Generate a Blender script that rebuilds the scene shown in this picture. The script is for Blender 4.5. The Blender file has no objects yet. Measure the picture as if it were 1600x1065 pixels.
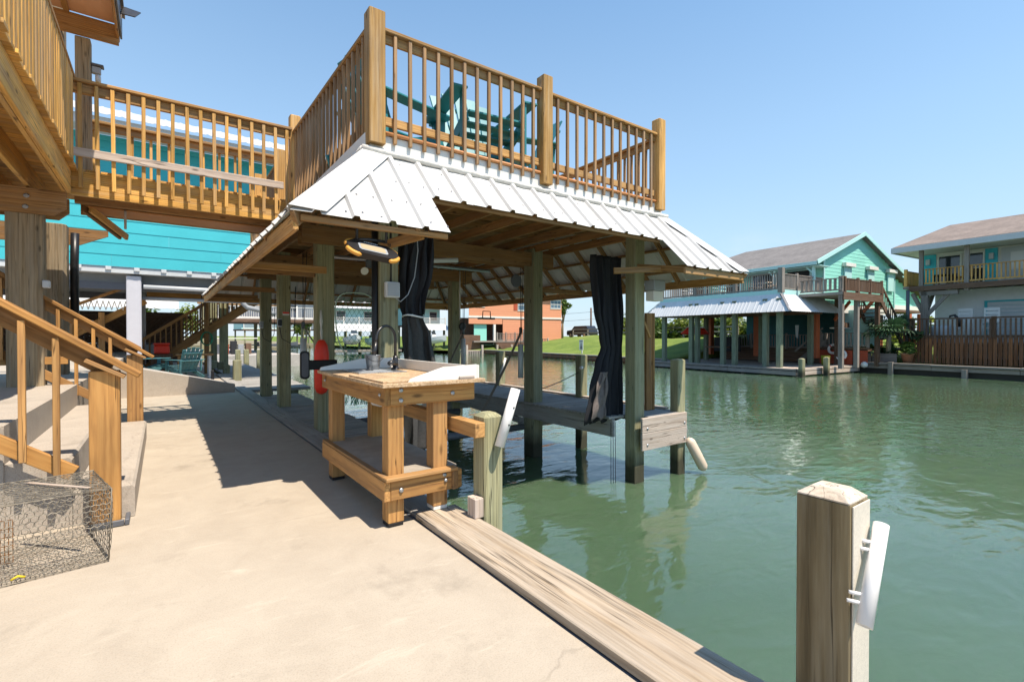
import bpy, bmesh, math, random
from mathutils import Vector, Matrix
rnd = random.Random(7)
R = math.radians
# ------------------------------------------------------------------ camera, sky, sun, exposure
scene = bpy.context.scene
C = scene.collection
HCAM = 1.35
cd = bpy.data.cameras.new("camera"); cam = bpy.data.objects.new("camera", cd); C.objects.link(cam)
cam.location = (0, 0, HCAM)
cam.rotation_euler = (R(90) - 0.0097, 0, -0.6235)
cd.lens = 36.0 * 761 / 1600; cd.sensor_width = 36; cd.clip_start = 0.05; cd.clip_end = 6000
scene.camera = cam
SUN = Vector((0.129, -0.426, 0.896)).normalized()
elev = math.asin(SUN.z); azi = math.atan2(SUN.x, SUN.y)
world = bpy.data.worlds.new("World"); scene.world = world; world.use_nodes = True
wn = world.node_tree.nodes; wl = world.node_tree.links
bg = wn["Background"]
sky = wn.new("ShaderNodeTexSky"); sky.sky_type = 'NISHITA'; sky.sun_disc = False
sky.sun_elevation = elev; sky.sun_rotation = azi
sky.altitude = 0; sky.air_density = 1.0; sky.dust_density = 0.12; sky.ozone_density = 1.6
# a few low cumulus clouds near the horizon, all the way round
tc = wn.new("ShaderNodeTexCoord")
mp = wn.new("ShaderNodeMapping"); mp.inputs["Scale"].default_value = (1.0, 1.0, 2.6)
nz = wn.new("ShaderNodeTexNoise"); nz.inputs["Scale"].default_value = 5.5; nz.inputs["Detail"].default_value = 7; nz.inputs["Roughness"].default_value = 0.62
cr = wn.new("ShaderNodeValToRGB"); cr.color_ramp.elements[0].position = 0.50; cr.color_ramp.elements[1].position = 0.72
sp = wn.new("ShaderNodeSeparateXYZ")
hr = wn.new("ShaderNodeValToRGB")
he = hr.color_ramp.elements; he[0].position = 0.0; he[0].color = (1, 1, 1, 1); he[1].position = 0.20; he[1].color = (0, 0, 0, 1)
mm = wn.new("ShaderNodeMath"); mm.operation = 'MULTIPLY'
mx = wn.new("ShaderNodeMix"); mx.data_type = 'RGBA'
mx.inputs["B"].default_value = (4.0, 4.1, 4.25, 1)
wl.new(tc.outputs["Generated"], mp.inputs["Vector"]); wl.new(mp.outputs[0], nz.inputs["Vector"])
wl.new(nz.outputs["Fac"], cr.inputs[0]); wl.new(tc.outputs["Generated"], sp.inputs[0]); wl.new(sp.outputs["Z"], hr.inputs[0])
wl.new(cr.outputs[0], mm.inputs[0]); wl.new(hr.outputs[0], mm.inputs[1])
hs = wn.new("ShaderNodeHueSaturation"); hs.inputs["Saturation"].default_value = 1.12
tint = wn.new("ShaderNodeMix"); tint.data_type = 'RGBA'; tint.blend_type = 'MULTIPLY'; tint.inputs["Factor"].default_value = 1.0
tr = wn.new("ShaderNodeValToRGB"); te = tr.color_ramp.elements
te[0].position = 0.0; te[0].color = (0.84, 0.93, 1.02, 1); te[1].position = 0.35; te[1].color = (0.96, 1.05, 1.0, 1)
wl.new(sp.outputs["Z"], tr.inputs[0]); wl.new(sky.outputs[0], tint.inputs["A"]); wl.new(tr.outputs[0], tint.inputs["B"])
wl.new(tint.outputs["Result"], hs.inputs["Color"])
# coastal haze: the sky pales evenly towards the horizon all the way round
hz = wn.new("ShaderNodeMix"); hz.data_type = 'RGBA'; hz.inputs["B"].default_value = (2.45, 3.05, 3.65, 1)
hzr = wn.new("ShaderNodeValToRGB"); hze = hzr.color_ramp.elements
hze[0].position = 0.0; hze[0].color = (0.9, 0.9, 0.9, 1); hze[1].position = 0.75; hze[1].color = (0, 0, 0, 1)
q_ = hzr.color_ramp.elements.new(0.28); q_.color = (0.46, 0.46, 0.46, 1)
wl.new(sp.outputs["Z"], hzr.inputs[0]); wl.new(hzr.outputs[0], hz.inputs["Factor"]); wl.new(hs.outputs[0], hz.inputs["A"])
wl.new(mm.outputs[0], mx.inputs["Factor"]); wl.new(hz.outputs["Result"], mx.inputs["A"]); wl.new(mx.outputs["Result"], bg.inputs["Color"])
bg.inputs["Strength"].default_value = 0.125
sd = bpy.data.lights.new("sun", 'SUN'); sun = bpy.data.objects.new("sun", sd); C.objects.link(sun)
sd.energy = 3.95; sd.angle = R(0.5); sd.color = (1.0, 0.89, 0.75)
sun.rotation_euler = SUN.to_track_quat('Z', 'Y').to_euler()
sun.location = (0, 0, 30)
vs = scene.view_settings
vs.view_transform = 'Standard'; vs.look = 'None'; vs.exposure = 0.97; vs.gamma = 1.0; vs.use_curve_mapping = False
scene.render.engine = 'CYCLES'
scene.cycles.max_bounces = 8; scene.cycles.diffuse_bounces = 4; scene.cycles.glossy_bounces = 4
scene.cycles.transmission_bounces = 6; scene.cycles.transparent_max_bounces = 12

# ------------------------------------------------------------------ materials
def newmat(name):
    m = bpy.data.materials.new(name); m.use_nodes = True
    nt = m.node_tree
    return m, nt.nodes, nt.links, nt.nodes["Principled BSDF"]
def ramp(n, stops):
    r = n.new("ShaderNodeValToRGB"); e = r.color_ramp.elements
    while len(e) < len(stops): e.new(0.5)
    for i, (p, c) in enumerate(stops):
        e[i].position = p; e[i].color = (c[0], c[1], c[2], 1)
    return r
def noise(n, l, vec, scale, detail=4, rough=0.55, dist=0.0):
    t = n.new("ShaderNodeTexNoise"); t.inputs["Scale"].default_value = scale
    t.inputs["Detail"].default_value = detail; t.inputs["Roughness"].default_value = rough
    t.inputs["Distortion"].default_value = dist
    if vec is not None: l.new(vec, t.inputs["Vector"])
    return t
def mixc(n, l, fac, a, b, mode='MIX'):
    x = n.new("ShaderNodeMix"); x.data_type = 'RGBA'; x.blend_type = mode
    for k, s in (("Factor", fac), ("A", a), ("B", b)):
        if hasattr(s, "links"): l.new(s, x.inputs[k])
        elif isinstance(s, (int, float)): x.inputs[k].default_value = s
        else: x.inputs[k].default_value = (s[0], s[1], s[2], 1)
    return x.outputs["Result"]
def math_(n, l, op, a, b=0.0, clamp=False):
    x = n.new("ShaderNodeMath"); x.operation = op; x.use_clamp = clamp
    for i, s in enumerate((a, b)):
        if hasattr(s, "links"): l.new(s, x.inputs[i])
        else: x.inputs[i].default_value = s
    return x.outputs[0]
def bump(n, l, h, strength, dist, bs):
    b = n.new("ShaderNodeBump"); b.inputs["Strength"].default_value = strength; b.inputs["Distance"].default_value = dist
    l.new(h, b.inputs["Height"]); l.new(b.outputs[0], bs.inputs["Normal"])
    return b

def wood(name, light, mid, dark, ring=0.022, rough=0.75, weather=0.0, knots=True, tide=False, bumpd=0.0022, var=0.5, gray=(0.36, 0.32, 0.27), crack=1.0):
    """solid timber: growth rings about the length axis (local X), pores, knots, blotches, end checks"""
    m, n, l, bs = newmat(name)
    t = n.new("ShaderNodeTexCoord"); oi = n.new("ShaderNodeObjectInfo")
    off = n.new("ShaderNodeCombineXYZ")
    r1 = math_(n, l, 'MULTIPLY', oi.outputs["Random"], 37.0)
    l.new(r1, off.inputs[0])
    l.new(math_(n, l, 'MULTIPLY', math_(n, l, 'FRACT', math_(n, l, 'MULTIPLY', oi.outputs["Random"], 91.7)), 0.16), off.inputs[1])
    l.new(math_(n, l, 'MULTIPLY', math_(n, l, 'FRACT', math_(n, l, 'MULTIPLY', oi.outputs["Random"], 53.3)), 0.13), off.inputs[2])
    v = n.new("ShaderNodeVectorMath"); v.operation = 'ADD'; l.new(t.outputs["Object"], v.inputs[0]); l.new(off.outputs[0], v.inputs[1])
    mp = n.new("ShaderNodeMapping"); mp.inputs["Scale"].default_value = (0.16, 1, 1); l.new(v.outputs[0], mp.inputs["Vector"])
    w = n.new("ShaderNodeTexWave"); w.wave_type = 'RINGS'; w.rings_direction = 'X'
    w.inputs["Scale"].default_value = 0.314 / ring; w.inputs["Distortion"].default_value = 4.0
    w.inputs["Detail"].default_value = 2.5; w.inputs["Detail Scale"].default_value = 1.6; w.inputs["Detail Roughness"].default_value = 0.6
    l.new(mp.outputs[0], w.inputs["Vector"])
    mp2 = n.new("ShaderNodeMapping"); mp2.inputs["Scale"].default_value = (2.2, 55, 55); l.new(v.outputs[0], mp2.inputs["Vector"])
    f = noise(n, l, mp2.outputs[0], 1.6, 5, 0.65)
    mp3 = n.new("ShaderNodeMapping"); mp3.inputs["Scale"].default_value = (0.9, 3.5, 3.5); l.new(v.outputs[0], mp3.inputs["Vector"])
    bl = noise(n, l, mp3.outputs[0], 1.6, 3, 0.5)
    rp = ramp(n, [(0.10, dark), (0.5, mid), (0.92, light)])
    mps = n.new("ShaderNodeMapping"); mps.inputs["Scale"].default_value = (0.6, 15, 15); l.new(v.outputs[0], mps.inputs["Vector"])
    st = noise(n, l, mps.outputs[0], 1.2, 4, 0.6)
    g = math_(n, l, 'ADD', math_(n, l, 'MULTIPLY', w.outputs["Fac"], 0.24), math_(n, l, 'MULTIPLY', f.outputs["Fac"], 0.58))
    g = math_(n, l, 'ADD', math_(n, l, 'SUBTRACT', g, 0.30), math_(n, l, 'MULTIPLY', st.outputs["Fac"], 0.80))
    l.new(g, rp.inputs[0])
    col = rp.outputs[0]
    # blotches and per-piece tone
    br = ramp(n, [(0.28, (0.52, 0.50, 0.47)), (0.68, (1.15, 1.12, 1.08))]); l.new(bl.outputs["Fac"], br.inputs[0])
    col = mixc(n, l, 0.75, col, br.outputs[0], 'MULTIPLY')
    tone = math_(n, l, 'ADD', math_(n, l, 'MULTIPLY', math_(n, l, 'FRACT', math_(n, l, 'MULTIPLY', oi.outputs["Random"], 17.1)), var), 1.0 - var * 0.5)
    cx = n.new("ShaderNodeCombineColor"); [l.new(tone, cx.inputs[i]) for i in range(3)]
    col = mixc(n, l, 1.0, col, cx.outputs[0], 'MULTIPLY')
    # every piece has greyed and darkened differently
    ag = math_(n, l, 'MULTIPLY', math_(n, l, 'POWER', math_(n, l, 'FRACT', math_(n, l, 'MULTIPLY', oi.outputs["Random"], 71.9)), 2.0), 0.42)
    col = mixc(n, l, ag, col, [m_ * 0.55 + g_ * 0.35 for m_, g_ in zip(mid, gray)])
    if weather > 0:
        mp4 = n.new("ShaderNodeMapping"); mp4.inputs["Scale"].default_value = (0.8, 14, 14); l.new(v.outputs[0], mp4.inputs["Vector"])
        wz = noise(n, l, mp4.outputs[0], 1.3, 5, 0.6)
        wr = ramp(n, [(0.5 - weather * 0.4, (0, 0, 0)), (0.75 - weather * 0.25, (1, 1, 1))]); l.new(wz.outputs["Fac"], wr.inputs[0])
        col = mixc(n, l, math_(n, l, 'MULTIPLY', wr.outputs[0], min(1, 0.35 + weather * 0.6)), col, gray)
    if knots:
        mp5 = n.new("ShaderNodeMapping"); mp5.inputs["Scale"].default_value = (2.6, 7.5, 7.5); l.new(v.outputs[0], mp5.inputs["Vector"])
        vo = n.new("ShaderNodeTexVoronoi"); vo.inputs["Scale"].default_value = 1.0; l.new(mp5.outputs[0], vo.inputs["Vector"])
        kr = ramp(n, [(0.06, (1, 1, 1)), (0.15, (0, 0, 0))]); l.new(vo.outputs["Distance"], kr.inputs[0])
        col = mixc(n, l, math_(n, l, 'MULTIPLY', kr.outputs[0], 0.75), col, [c * 0.30 for c in dark])
    # drying cracks along the grain
    mp6 = n.new("ShaderNodeMapping"); mp6.inputs["Scale"].default_value = (0.55, 22, 22); l.new(v.outputs[0], mp6.inputs["Vector"])
    ck = noise(n, l, mp6.outputs[0], 1.0, 2, 0.5)
    ca = math_(n, l, 'ABSOLUTE', math_(n, l, 'SUBTRACT', ck.outputs["Fac"], 0.5))
    crk = ramp(n, [(0.0, (1, 1, 1)), ((0.012 + 0.014 * weather) * crack, (0, 0, 0))]); l.new(ca, crk.inputs[0])
    cm = math_(n, l, 'MULTIPLY', crk.outputs[0], ramp_gate(n, l, bl.outputs["Fac"]))
    col = mixc(n, l, math_(n, l, 'MULTIPLY', cm, 0.8), col, [c * 0.25 for c in dark])
    if tide:
        ge = n.new("ShaderNodeNewGeometry"); sx = n.new("ShaderNodeSeparateXYZ"); l.new(ge.outputs["Position"], sx.inputs[0])
        wob = noise(n, l, ge.outputs["Position"], 7, 3, 0.6)
        zz = math_(n, l, 'ADD', sx.outputs["Z"], math_(n, l, 'MULTIPLY', wob.outputs["Fac"], 0.16))
        tr = ramp(n, [(0.30, (1, 1, 1)), (0.62, (0, 0, 0))]); l.new(math_(n, l, 'ADD', zz, 0.92), tr.inputs[0])
        col = mixc(n, l, math_(n, l, 'MULTIPLY', tr.outputs[0], 0.9), col, (0.028, 0.026, 0.016))
    l.new(col, bs.inputs["Base Color"]); bs.inputs["Roughness"].default_value = rough
    bs.inputs["Specular IOR Level"].default_value = 0.3
    hh = math_(n, l, 'SUBTRACT', math_(n, l, 'ADD', math_(n, l, 'MULTIPLY', w.outputs["Fac"], 0.4), f.outputs["Fac"]), math_(n, l, 'MULTIPLY', cm, 2.2))
    bump(n, l, hh, 0.55, bumpd, bs)
    return m
def ramp_gate(n, l, s):
    r = ramp(n, [(0.42, (0, 0, 0)), (0.56, (1, 1, 1))]); l.new(s, r.inputs[0]); return r.outputs[0]

def plain(name, col, rough=0.6, metal=0.0, var=0.12, scale=6.0, bd=0.0, spec=0.4, dirt=0.0, dirtc=(0.12, 0.10, 0.08), ovar=0.0):
    m, n, l, bs = newmat(name)
    t = n.new("ShaderNodeTexCoord"); oi = n.new("ShaderNodeObjectInfo")
    v = n.new("ShaderNodeVectorMath"); v.operation = 'ADD'; l.new(t.outputs["Object"], v.inputs[0])
    cb = n.new("ShaderNodeCombineXYZ"); l.new(math_(n, l, 'MULTIPLY', oi.outputs["Random"], 41.0), cb.inputs[0]); l.new(cb.outputs[0], v.inputs[1])
    a = noise(n, l, v.outputs[0], scale, 6, 0.6)
    rp = ramp(n, [(0.25, [c * (1 - var) for c in col]), (0.75, [min(1, c * (1 + var)) for c in col])]); l.new(a.outputs["Fac"], rp.inputs[0])
    out = rp.outputs[0]
    if dirt > 0:
        d = noise(n, l, v.outputs[0], scale * 0.35, 5, 0.65)
        dr = ramp(n, [(0.48, (0, 0, 0)), (0.75, (1, 1, 1))]); l.new(d.outputs["Fac"], dr.inputs[0])
        out = mixc(n, l, math_(n, l, 'MULTIPLY', dr.outputs[0], dirt), out, dirtc)
    if ovar > 0:
        tone = math_(n, l, 'ADD', math_(n, l, 'MULTIPLY', oi.outputs["Random"], ovar), 1 - ovar * 0.5)
        cx = n.new("ShaderNodeCombineColor"); [l.new(tone, cx.inputs[i]) for i in range(3)]
        out = mixc(n, l, 1.0, out, cx.outputs[0], 'MULTIPLY')
    l.new(out, bs.inputs["Base Color"])
    rr = math_(n, l, 'ADD', math_(n, l, 'MULTIPLY', a.outputs["Fac"], 0.2), rough - 0.1)
    l.new(rr, bs.inputs["Roughness"]); bs.inputs["Metallic"].default_value = metal
    bs.inputs["Specular IOR Level"].default_value = spec
    if bd > 0:
        f = noise(n, l, v.outputs[0], scale * 6, 4, 0.6); bump(n, l, f.outputs["Fac"], 0.6, bd, bs)
    return m

YEL = wood("honey_pine", (0.62, 0.35, 0.115), (0.47, 0.24, 0.070), (0.21, 0.095, 0.028), 0.036, 0.62, 0.0, bumpd=0.0015)
RAIL = wood("sunned_pine", (0.54, 0.33, 0.125), (0.42, 0.23, 0.075), (0.19, 0.092, 0.030), 0.02, 0.72, 0.12, gray=(0.36, 0.28, 0.2))
BALU = wood("baluster_pine", (0.46, 0.28, 0.130), (0.33, 0.185, 0.074), (0.15, 0.075, 0.029), 0.016, 0.72, 0.2, knots=False, gray=(0.38, 0.31, 0.24), var=0.45)
POSTW = wood("golden_post_pine", (0.64, 0.40, 0.15), (0.51, 0.29, 0.085), (0.25, 0.125, 0.035), 0.035, 0.7, 0.08, gray=(0.5, 0.42, 0.3))
DECKW = wood("bright_pine", (0.80, 0.50, 0.14), (0.64, 0.35, 0.08), (0.32, 0.145, 0.032), 0.022, 0.68, 0.05)
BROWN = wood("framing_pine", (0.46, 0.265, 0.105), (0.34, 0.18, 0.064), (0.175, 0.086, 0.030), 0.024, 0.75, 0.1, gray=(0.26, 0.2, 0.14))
GREEN = wood("treated_green_pine", (0.38, 0.36, 0.21), (0.27, 0.255, 0.145), (0.13, 0.12, 0.065), 0.026, 0.8, 0.15, tide=True, gray=(0.30, 0.33, 0.25))
GREY = wood("weathered_grey_timber", (0.50, 0.40, 0.29), (0.37, 0.285, 0.195), (0.13, 0.092, 0.058), 0.016, 0.85, 0.5, knots=False, bumpd=0.006, gray=(0.46, 0.395, 0.32), crack=2.0)
DOCKW = wood("dock_grey_timber", (0.36, 0.33, 0.29), (0.28, 0.26, 0.23), (0.13, 0.115, 0.10), 0.018, 0.85, 0.5, knots=False, bumpd=0.003, gray=(0.36, 0.35, 0.34), tide=True)
PALE = wood("bleached_timber", (0.56, 0.47, 0.39), (0.47, 0.38, 0.31), (0.26, 0.19, 0.15), 0.02, 0.85, 0.45, bumpd=0.003, gray=(0.52, 0.46, 0.41))
PILE = wood("old_pile_timber", (0.42, 0.33, 0.21), (0.31, 0.235, 0.14), (0.14, 0.10, 0.055), 0.028, 0.85, 0.3, bumpd=0.005, gray=(0.34, 0.29, 0.22))
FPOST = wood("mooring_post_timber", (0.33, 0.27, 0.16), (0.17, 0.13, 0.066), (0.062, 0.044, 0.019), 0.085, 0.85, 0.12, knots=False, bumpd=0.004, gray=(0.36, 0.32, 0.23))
FTOP = wood("bleached_sunlit_top", (0.66, 0.58, 0.47), (0.55, 0.46, 0.36), (0.28, 0.22, 0.16), 0.02, 0.9, 0.3, knots=False, bumpd=0.004, gray=(0.55, 0.5, 0.44))
FGREEN = wood("far_green_posts", (0.24, 0.27, 0.19), (0.17, 0.20, 0.135), (0.08, 0.09, 0.06), 0.03, 0.85, 0.2, knots=False, gray=(0.2, 0.23, 0.19))
FGREY = wood("far_grey_timber", (0.33, 0.29, 0.25), (0.25, 0.215, 0.185), (0.12, 0.10, 0.085), 0.02, 0.85, 0.4, knots=False, gray=(0.30, 0.28, 0.26))
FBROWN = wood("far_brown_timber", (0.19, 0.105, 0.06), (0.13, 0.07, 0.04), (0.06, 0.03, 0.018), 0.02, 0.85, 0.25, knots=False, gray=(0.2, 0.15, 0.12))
RUSTW = wood("stained_fence_timber", (0.38, 0.16, 0.055), (0.24, 0.095, 0.034), (0.06, 0.03, 0.018), 0.03, 0.85, 0.25, knots=False, gray=(0.10, 0.085, 0.075), var=0.6)
WHITE = plain("white_paint", (0.66, 0.66, 0.64), 0.5, var=0.05, dirt=0.25, dirtc=(0.55, 0.52, 0.47))
METAL = plain("white_painted_metal", (0.54, 0.54, 0.53), 0.42, var=0.06, scale=2.2, dirt=0.45, dirtc=(0.36, 0.33, 0.29))
FMETAL = plain("galvanised_sheet", (0.60, 0.61, 0.62), 0.5, 0.05, var=0.08, scale=1.0, dirt=0.2, dirtc=(0.36, 0.34, 0.33))
TRIMW = plain("white_board", (0.74, 0.71, 0.65), 0.5, var=0.05, dirt=0.15, dirtc=(0.5, 0.42, 0.32))
PVC = plain("white_pvc", (0.72, 0.71, 0.69), 0.3, var=0.03, dirt=0.08, dirtc=(0.5, 0.47, 0.4), spec=0.5)
CAULK = plain("rough_white_foam", (0.66, 0.64, 0.60), 0.85, var=0.1, scale=18, bd=0.012, dirt=0.55, dirtc=(0.42, 0.38, 0.32))
TURQ = plain("turquoise_siding_paint", (0.045, 0.42, 0.48), 0.55, var=0.06, scale=1.5, dirt=0.12, dirtc=(0.05, 0.30, 0.32), ovar=0.06)
AQUA = plain("aqua_siding_paint", (0.27, 0.64, 0.53), 0.6, var=0.05, scale=1.5, ovar=0.05)
PALEAQ = plain("pale_aqua_paint", (0.42, 0.68, 0.66), 0.6, var=0.04)
TEAL = plain("teal_chair_paint", (0.03, 0.20, 0.225), 0.45, var=0.14, scale=8, ovar=0.2)
CYAN = plain("cyan_panel_paint", (0.05, 0.50, 0.60), 0.55, var=0.05)
ORANGE = plain("orange_house_paint", (0.68, 0.29, 0.16), 0.65, var=0.05, ovar=0.04)
ORPOST = plain("orange_post_paint", (0.42, 0.10, 0.035), 0.65, var=0.12)
REDBRICK = plain("red_painted_board", (0.40, 0.07, 0.03), 0.7, var=0.15)
BLACK = plain("black_plastic", (0.012, 0.012, 0.014), 0.4, var=0.2)
BLKMET = plain("black_metal", (0.018, 0.018, 0.02), 0.32, 0.0, var=0.2, spec=0.6)
DARK = plain("dark_interior", (0.018, 0.019, 0.022), 0.7, var=0.3)
GREYPL = plain("grey_plastic", (0.30, 0.32, 0.34), 0.45, var=0.06)
LGREY = plain("pale_grey_plastic", (0.52, 0.54, 0.55), 0.4, var=0.06)
DGREY = plain("dark_grey_plastic", (0.10, 0.105, 0.12), 0.5, var=0.12)
STEEL = plain("stainless_steel", (0.55, 0.56, 0.57), 0.28, 0.9, var=0.06, scale=14)
GALV = plain("galvanised_steel", (0.42, 0.44, 0.46), 0.4, 0.8, var=0.14, scale=12)
REDF = plain("red_float_plastic", (0.78, 0.045, 0.02), 0.42, var=0.1, dirt=0.15, dirtc=(0.35, 0.03, 0.02))
AMBER = plain("amber_bumper", (0.62, 0.30, 0.05), 0.5, var=0.06)
LENS = plain("frosted_lens", (0.42, 0.34, 0.22), 0.3, var=0.04)
CREAM = plain("cream_vinyl", (0.62, 0.50, 0.38), 0.45, var=0.08, dirt=0.3, dirtc=(0.4, 0.3, 0.2))
ROPE = plain("white_rope", (0.62, 0.60, 0.55), 0.9, var=0.1, scale=60, bd=0.003)
STRAP = plain("grey_sling_web", (0.20, 0.18, 0.15), 0.9, var=0.15, scale=30)
CABLE = plain("black_cable", (0.015, 0.015, 0.017), 0.5)
HOOP = plain("pale_green_hoop", (0.34, 0.46, 0.36), 0.5)
NETG = plain("green_net", (0.03, 0.22, 0.12), 0.6)
WIRE = plain("galvanised_wire", (0.20, 0.175, 0.135), 0.55, 0.4, var=0.35, scale=25)
RUST = plain("rusty_wire", (0.30, 0.13, 0.03), 0.8, 0.2, var=0.3, scale=25)
YELROPE = plain("yellow_rope", (0.68, 0.50, 0.03), 0.8, var=0.1)
GLASSD = plain("window_glass", (0.03, 0.04, 0.05), 0.06, var=0.1, spec=0.8)
BOARD = None
def chipboard():
    m, n, l, bs = newmat("worn_particle_board")
    t = n.new("ShaderNodeTexCoord")
    vo = n.new("ShaderNodeTexVoronoi"); vo.inputs["Scale"].default_value = 95; l.new(t.outputs["Object"], vo.inputs["Vector"])
    a = noise(n, l, t.outputs["Object"], 4, 5, 0.65)
    c1 = ramp(n, [(0.0, (0.30, 0.19, 0.10)), (0.5, (0.52, 0.37, 0.22)), (1.0, (0.66, 0.50, 0.34))]); l.new(vo.outputs["Color"], c1.inputs[0])
    c2 = ramp(n, [(0.35, (0.55, 0.52, 0.5)), (0.65, (1.1, 1.06, 1.0))]); l.new(a.outputs["Fac"], c2.inputs[0])
    l.new(mixc(n, l, 0.8, c1.outputs[0], c2.outputs[0], 'MULTIPLY'), bs.inputs["Base Color"])
    bs.inputs["Roughness"].default_value = 0.8; bump(n, l, vo.outputs["Distance"], 0.5, 0.002, bs)
    return m
CHIP = chipboard()
def concrete(name, c1, c2, speck=0.5):
    m, n, l, bs = newmat(name)
    g = n.new("ShaderNodeNewGeometry"); P = g.outputs["Position"]
    a = noise(n, l, P, 0.55, 6, 0.6); b = noise(n, l, P, 3.2, 6, 0.7, 0.6); c = noise(n, l, P, 130, 3, 0.7); d = noise(n, l, P, 28, 4, 0.65)
    r = ramp(n, [(0.3, c2), (0.7, c1)]); l.new(math_(n, l, 'ADD', math_(n, l, 'MULTIPLY', a.outputs["Fac"], 0.5), math_(n, l, 'MULTIPLY', b.outputs["Fac"], 0.5)), r.inputs[0])
    s = ramp(n, [(0.28, (0.62, 0.6, 0.58)), (0.5, (1, 1, 1)), (0.78, (1.1, 1.1, 1.1))]); l.new(c.outputs["Fac"], s.inputs[0])
    col = mixc(n, l, speck, r.outputs[0], s.outputs[0], 'MULTIPLY')
    # pale trowel scuffs and a few darker stains
    mpp = n.new("ShaderNodeMapping"); mpp.inputs["Scale"].default_value = (1.6, 6.5, 4); mpp.inputs["Rotation"].default_value = (0, 0, 0.5); l.new(P, mpp.inputs["Vector"])
    e = noise(n, l, mpp.outputs[0], 1.1, 5, 0.7, 0.4); er = ramp(n, [(0.60, (0, 0, 0)), (0.72, (1, 1, 1))]); l.new(e.outputs["Fac"], er.inputs[0])
    col = mixc(n, l, math_(n, l, 'MULTIPLY', er.outputs[0], 0.45), col, [min(1, x * 1.22) for x in c1])
    f = noise(n, l, P, 1.3, 6, 0.7, 0.3); fr = ramp(n, [(0.57, (0, 0, 0)), (0.74, (1, 1, 1))]); l.new(f.outputs["Fac"], fr.inputs[0])
    col = mixc(n, l, math_(n, l, 'MULTIPLY', fr.outputs[0], 0.65), col, [x * 0.62 for x in c2])
    vd = n.new("ShaderNodeTexVoronoi"); vd.feature = 'DISTANCE_TO_EDGE'; vd.inputs["Scale"].default_value = 0.42
    wq = noise(n, l, P, 1.8, 4, 0.6); wv = n.new("ShaderNodeVectorMath"); wv.operation = 'MULTIPLY_ADD'; l.new(wq.outputs["Color"], wv.inputs[0]); wv.inputs[1].default_value = (0.5, 0.5, 0.0); l.new(P, wv.inputs[2]); l.new(wv.outputs[0], vd.inputs["Vector"])
    vk = ramp(n, [(0.0, (1, 1, 1)), (0.0022, (0, 0, 0))]); l.new(vd.outputs["Distance"], vk.inputs[0])
    col = mixc(n, l, math_(n, l, 'MULTIPLY', vk.outputs[0], math_(n, l, 'MULTIPLY', ramp_gate(n, l, a.outputs["Fac"]), 0.45)), col, [x * 0.5 for x in c2])
    # pits
    vo = n.new("ShaderNodeTexVoronoi"); vo.inputs["Scale"].default_value = 5.0; l.new(P, vo.inputs["Vector"])
    vr = ramp(n, [(0.0, (1, 1, 1)), (0.035, (0, 0, 0))]); l.new(vo.outputs["Distance"], vr.inputs[0])
    col = mixc(n, l, math_(n, l, 'MULTIPLY', vr.outputs[0], 0.6), col, [x * 0.35 for x in c2])
    l.new(col, bs.inputs["Base Color"]); bs.inputs["Roughness"].default_value = 0.85; bs.inputs["Specular IOR Level"].default_value = 0.25
    h = math_(n, l, 'ADD', math_(n, l, 'MULTIPLY', c.outputs["Fac"], 0.5), d.outputs["Fac"])
    bump(n, l, h, 0.5, 0.004, bs)
    return m
CONC = concrete("patio_concrete", (0.455, 0.395, 0.315), (0.345, 0.293, 0.23))
CONC2 = concrete("step_concrete", (0.47, 0.415, 0.35), (0.355, 0.31, 0.26), 0.9)
CONC3 = concrete("grey_concrete", (0.46, 0.42, 0.38), (0.36, 0.33, 0.30))
def shingles(name, c1, c2):
    m, n, l, bs = newmat(name)
    t = n.new("ShaderNodeTexCoord")
    v1 = n.new("ShaderNodeTexVoronoi"); v1.inputs["Scale"].default_value = 1.0
    mp = n.new("ShaderNodeMapping"); mp.inputs["Scale"].default_value = (3.2, 7.0, 7.0); l.new(t.outputs["Object"], mp.inputs["Vector"]); l.new(mp.outputs[0], v1.inputs["Vector"])
    a = noise(n, l, t.outputs["Object"], 0.8, 5, 0.6); b = noise(n, l, t.outputs["Object"], 35, 3, 0.7)
    r = ramp(n, [(0.1, c2), (0.9, c1)]); l.new(math_(n, l, 'ADD', math_(n, l, 'MULTIPLY', v1.outputs["Color"], 0.4), math_(n, l, 'MULTIPLY', b.outputs["Fac"], 0.5)), r.inputs[0])
    s = ramp(n, [(0.3, (0.8, 0.8, 0.8)), (0.7, (1.1, 1.1, 1.1))]); l.new(a.outputs["Fac"], s.inputs[0])
    l.new(mixc(n, l, 1.0, r.outputs[0], s.outputs[0], 'MULTIPLY'), bs.inputs["Base Color"]); bs.inputs["Roughness"].default_value = 0.9
    bump(n, l, v1.outputs["Distance"], 0.4, 0.02, bs)
    return m
SHING = shingles("grey_shingles", (0.22, 0.205, 0.195), (0.13, 0.12, 0.115))
SHING2 = shingles("tan_shingles", (0.26, 0.21, 0.18), (0.165, 0.13, 0.11))
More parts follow.
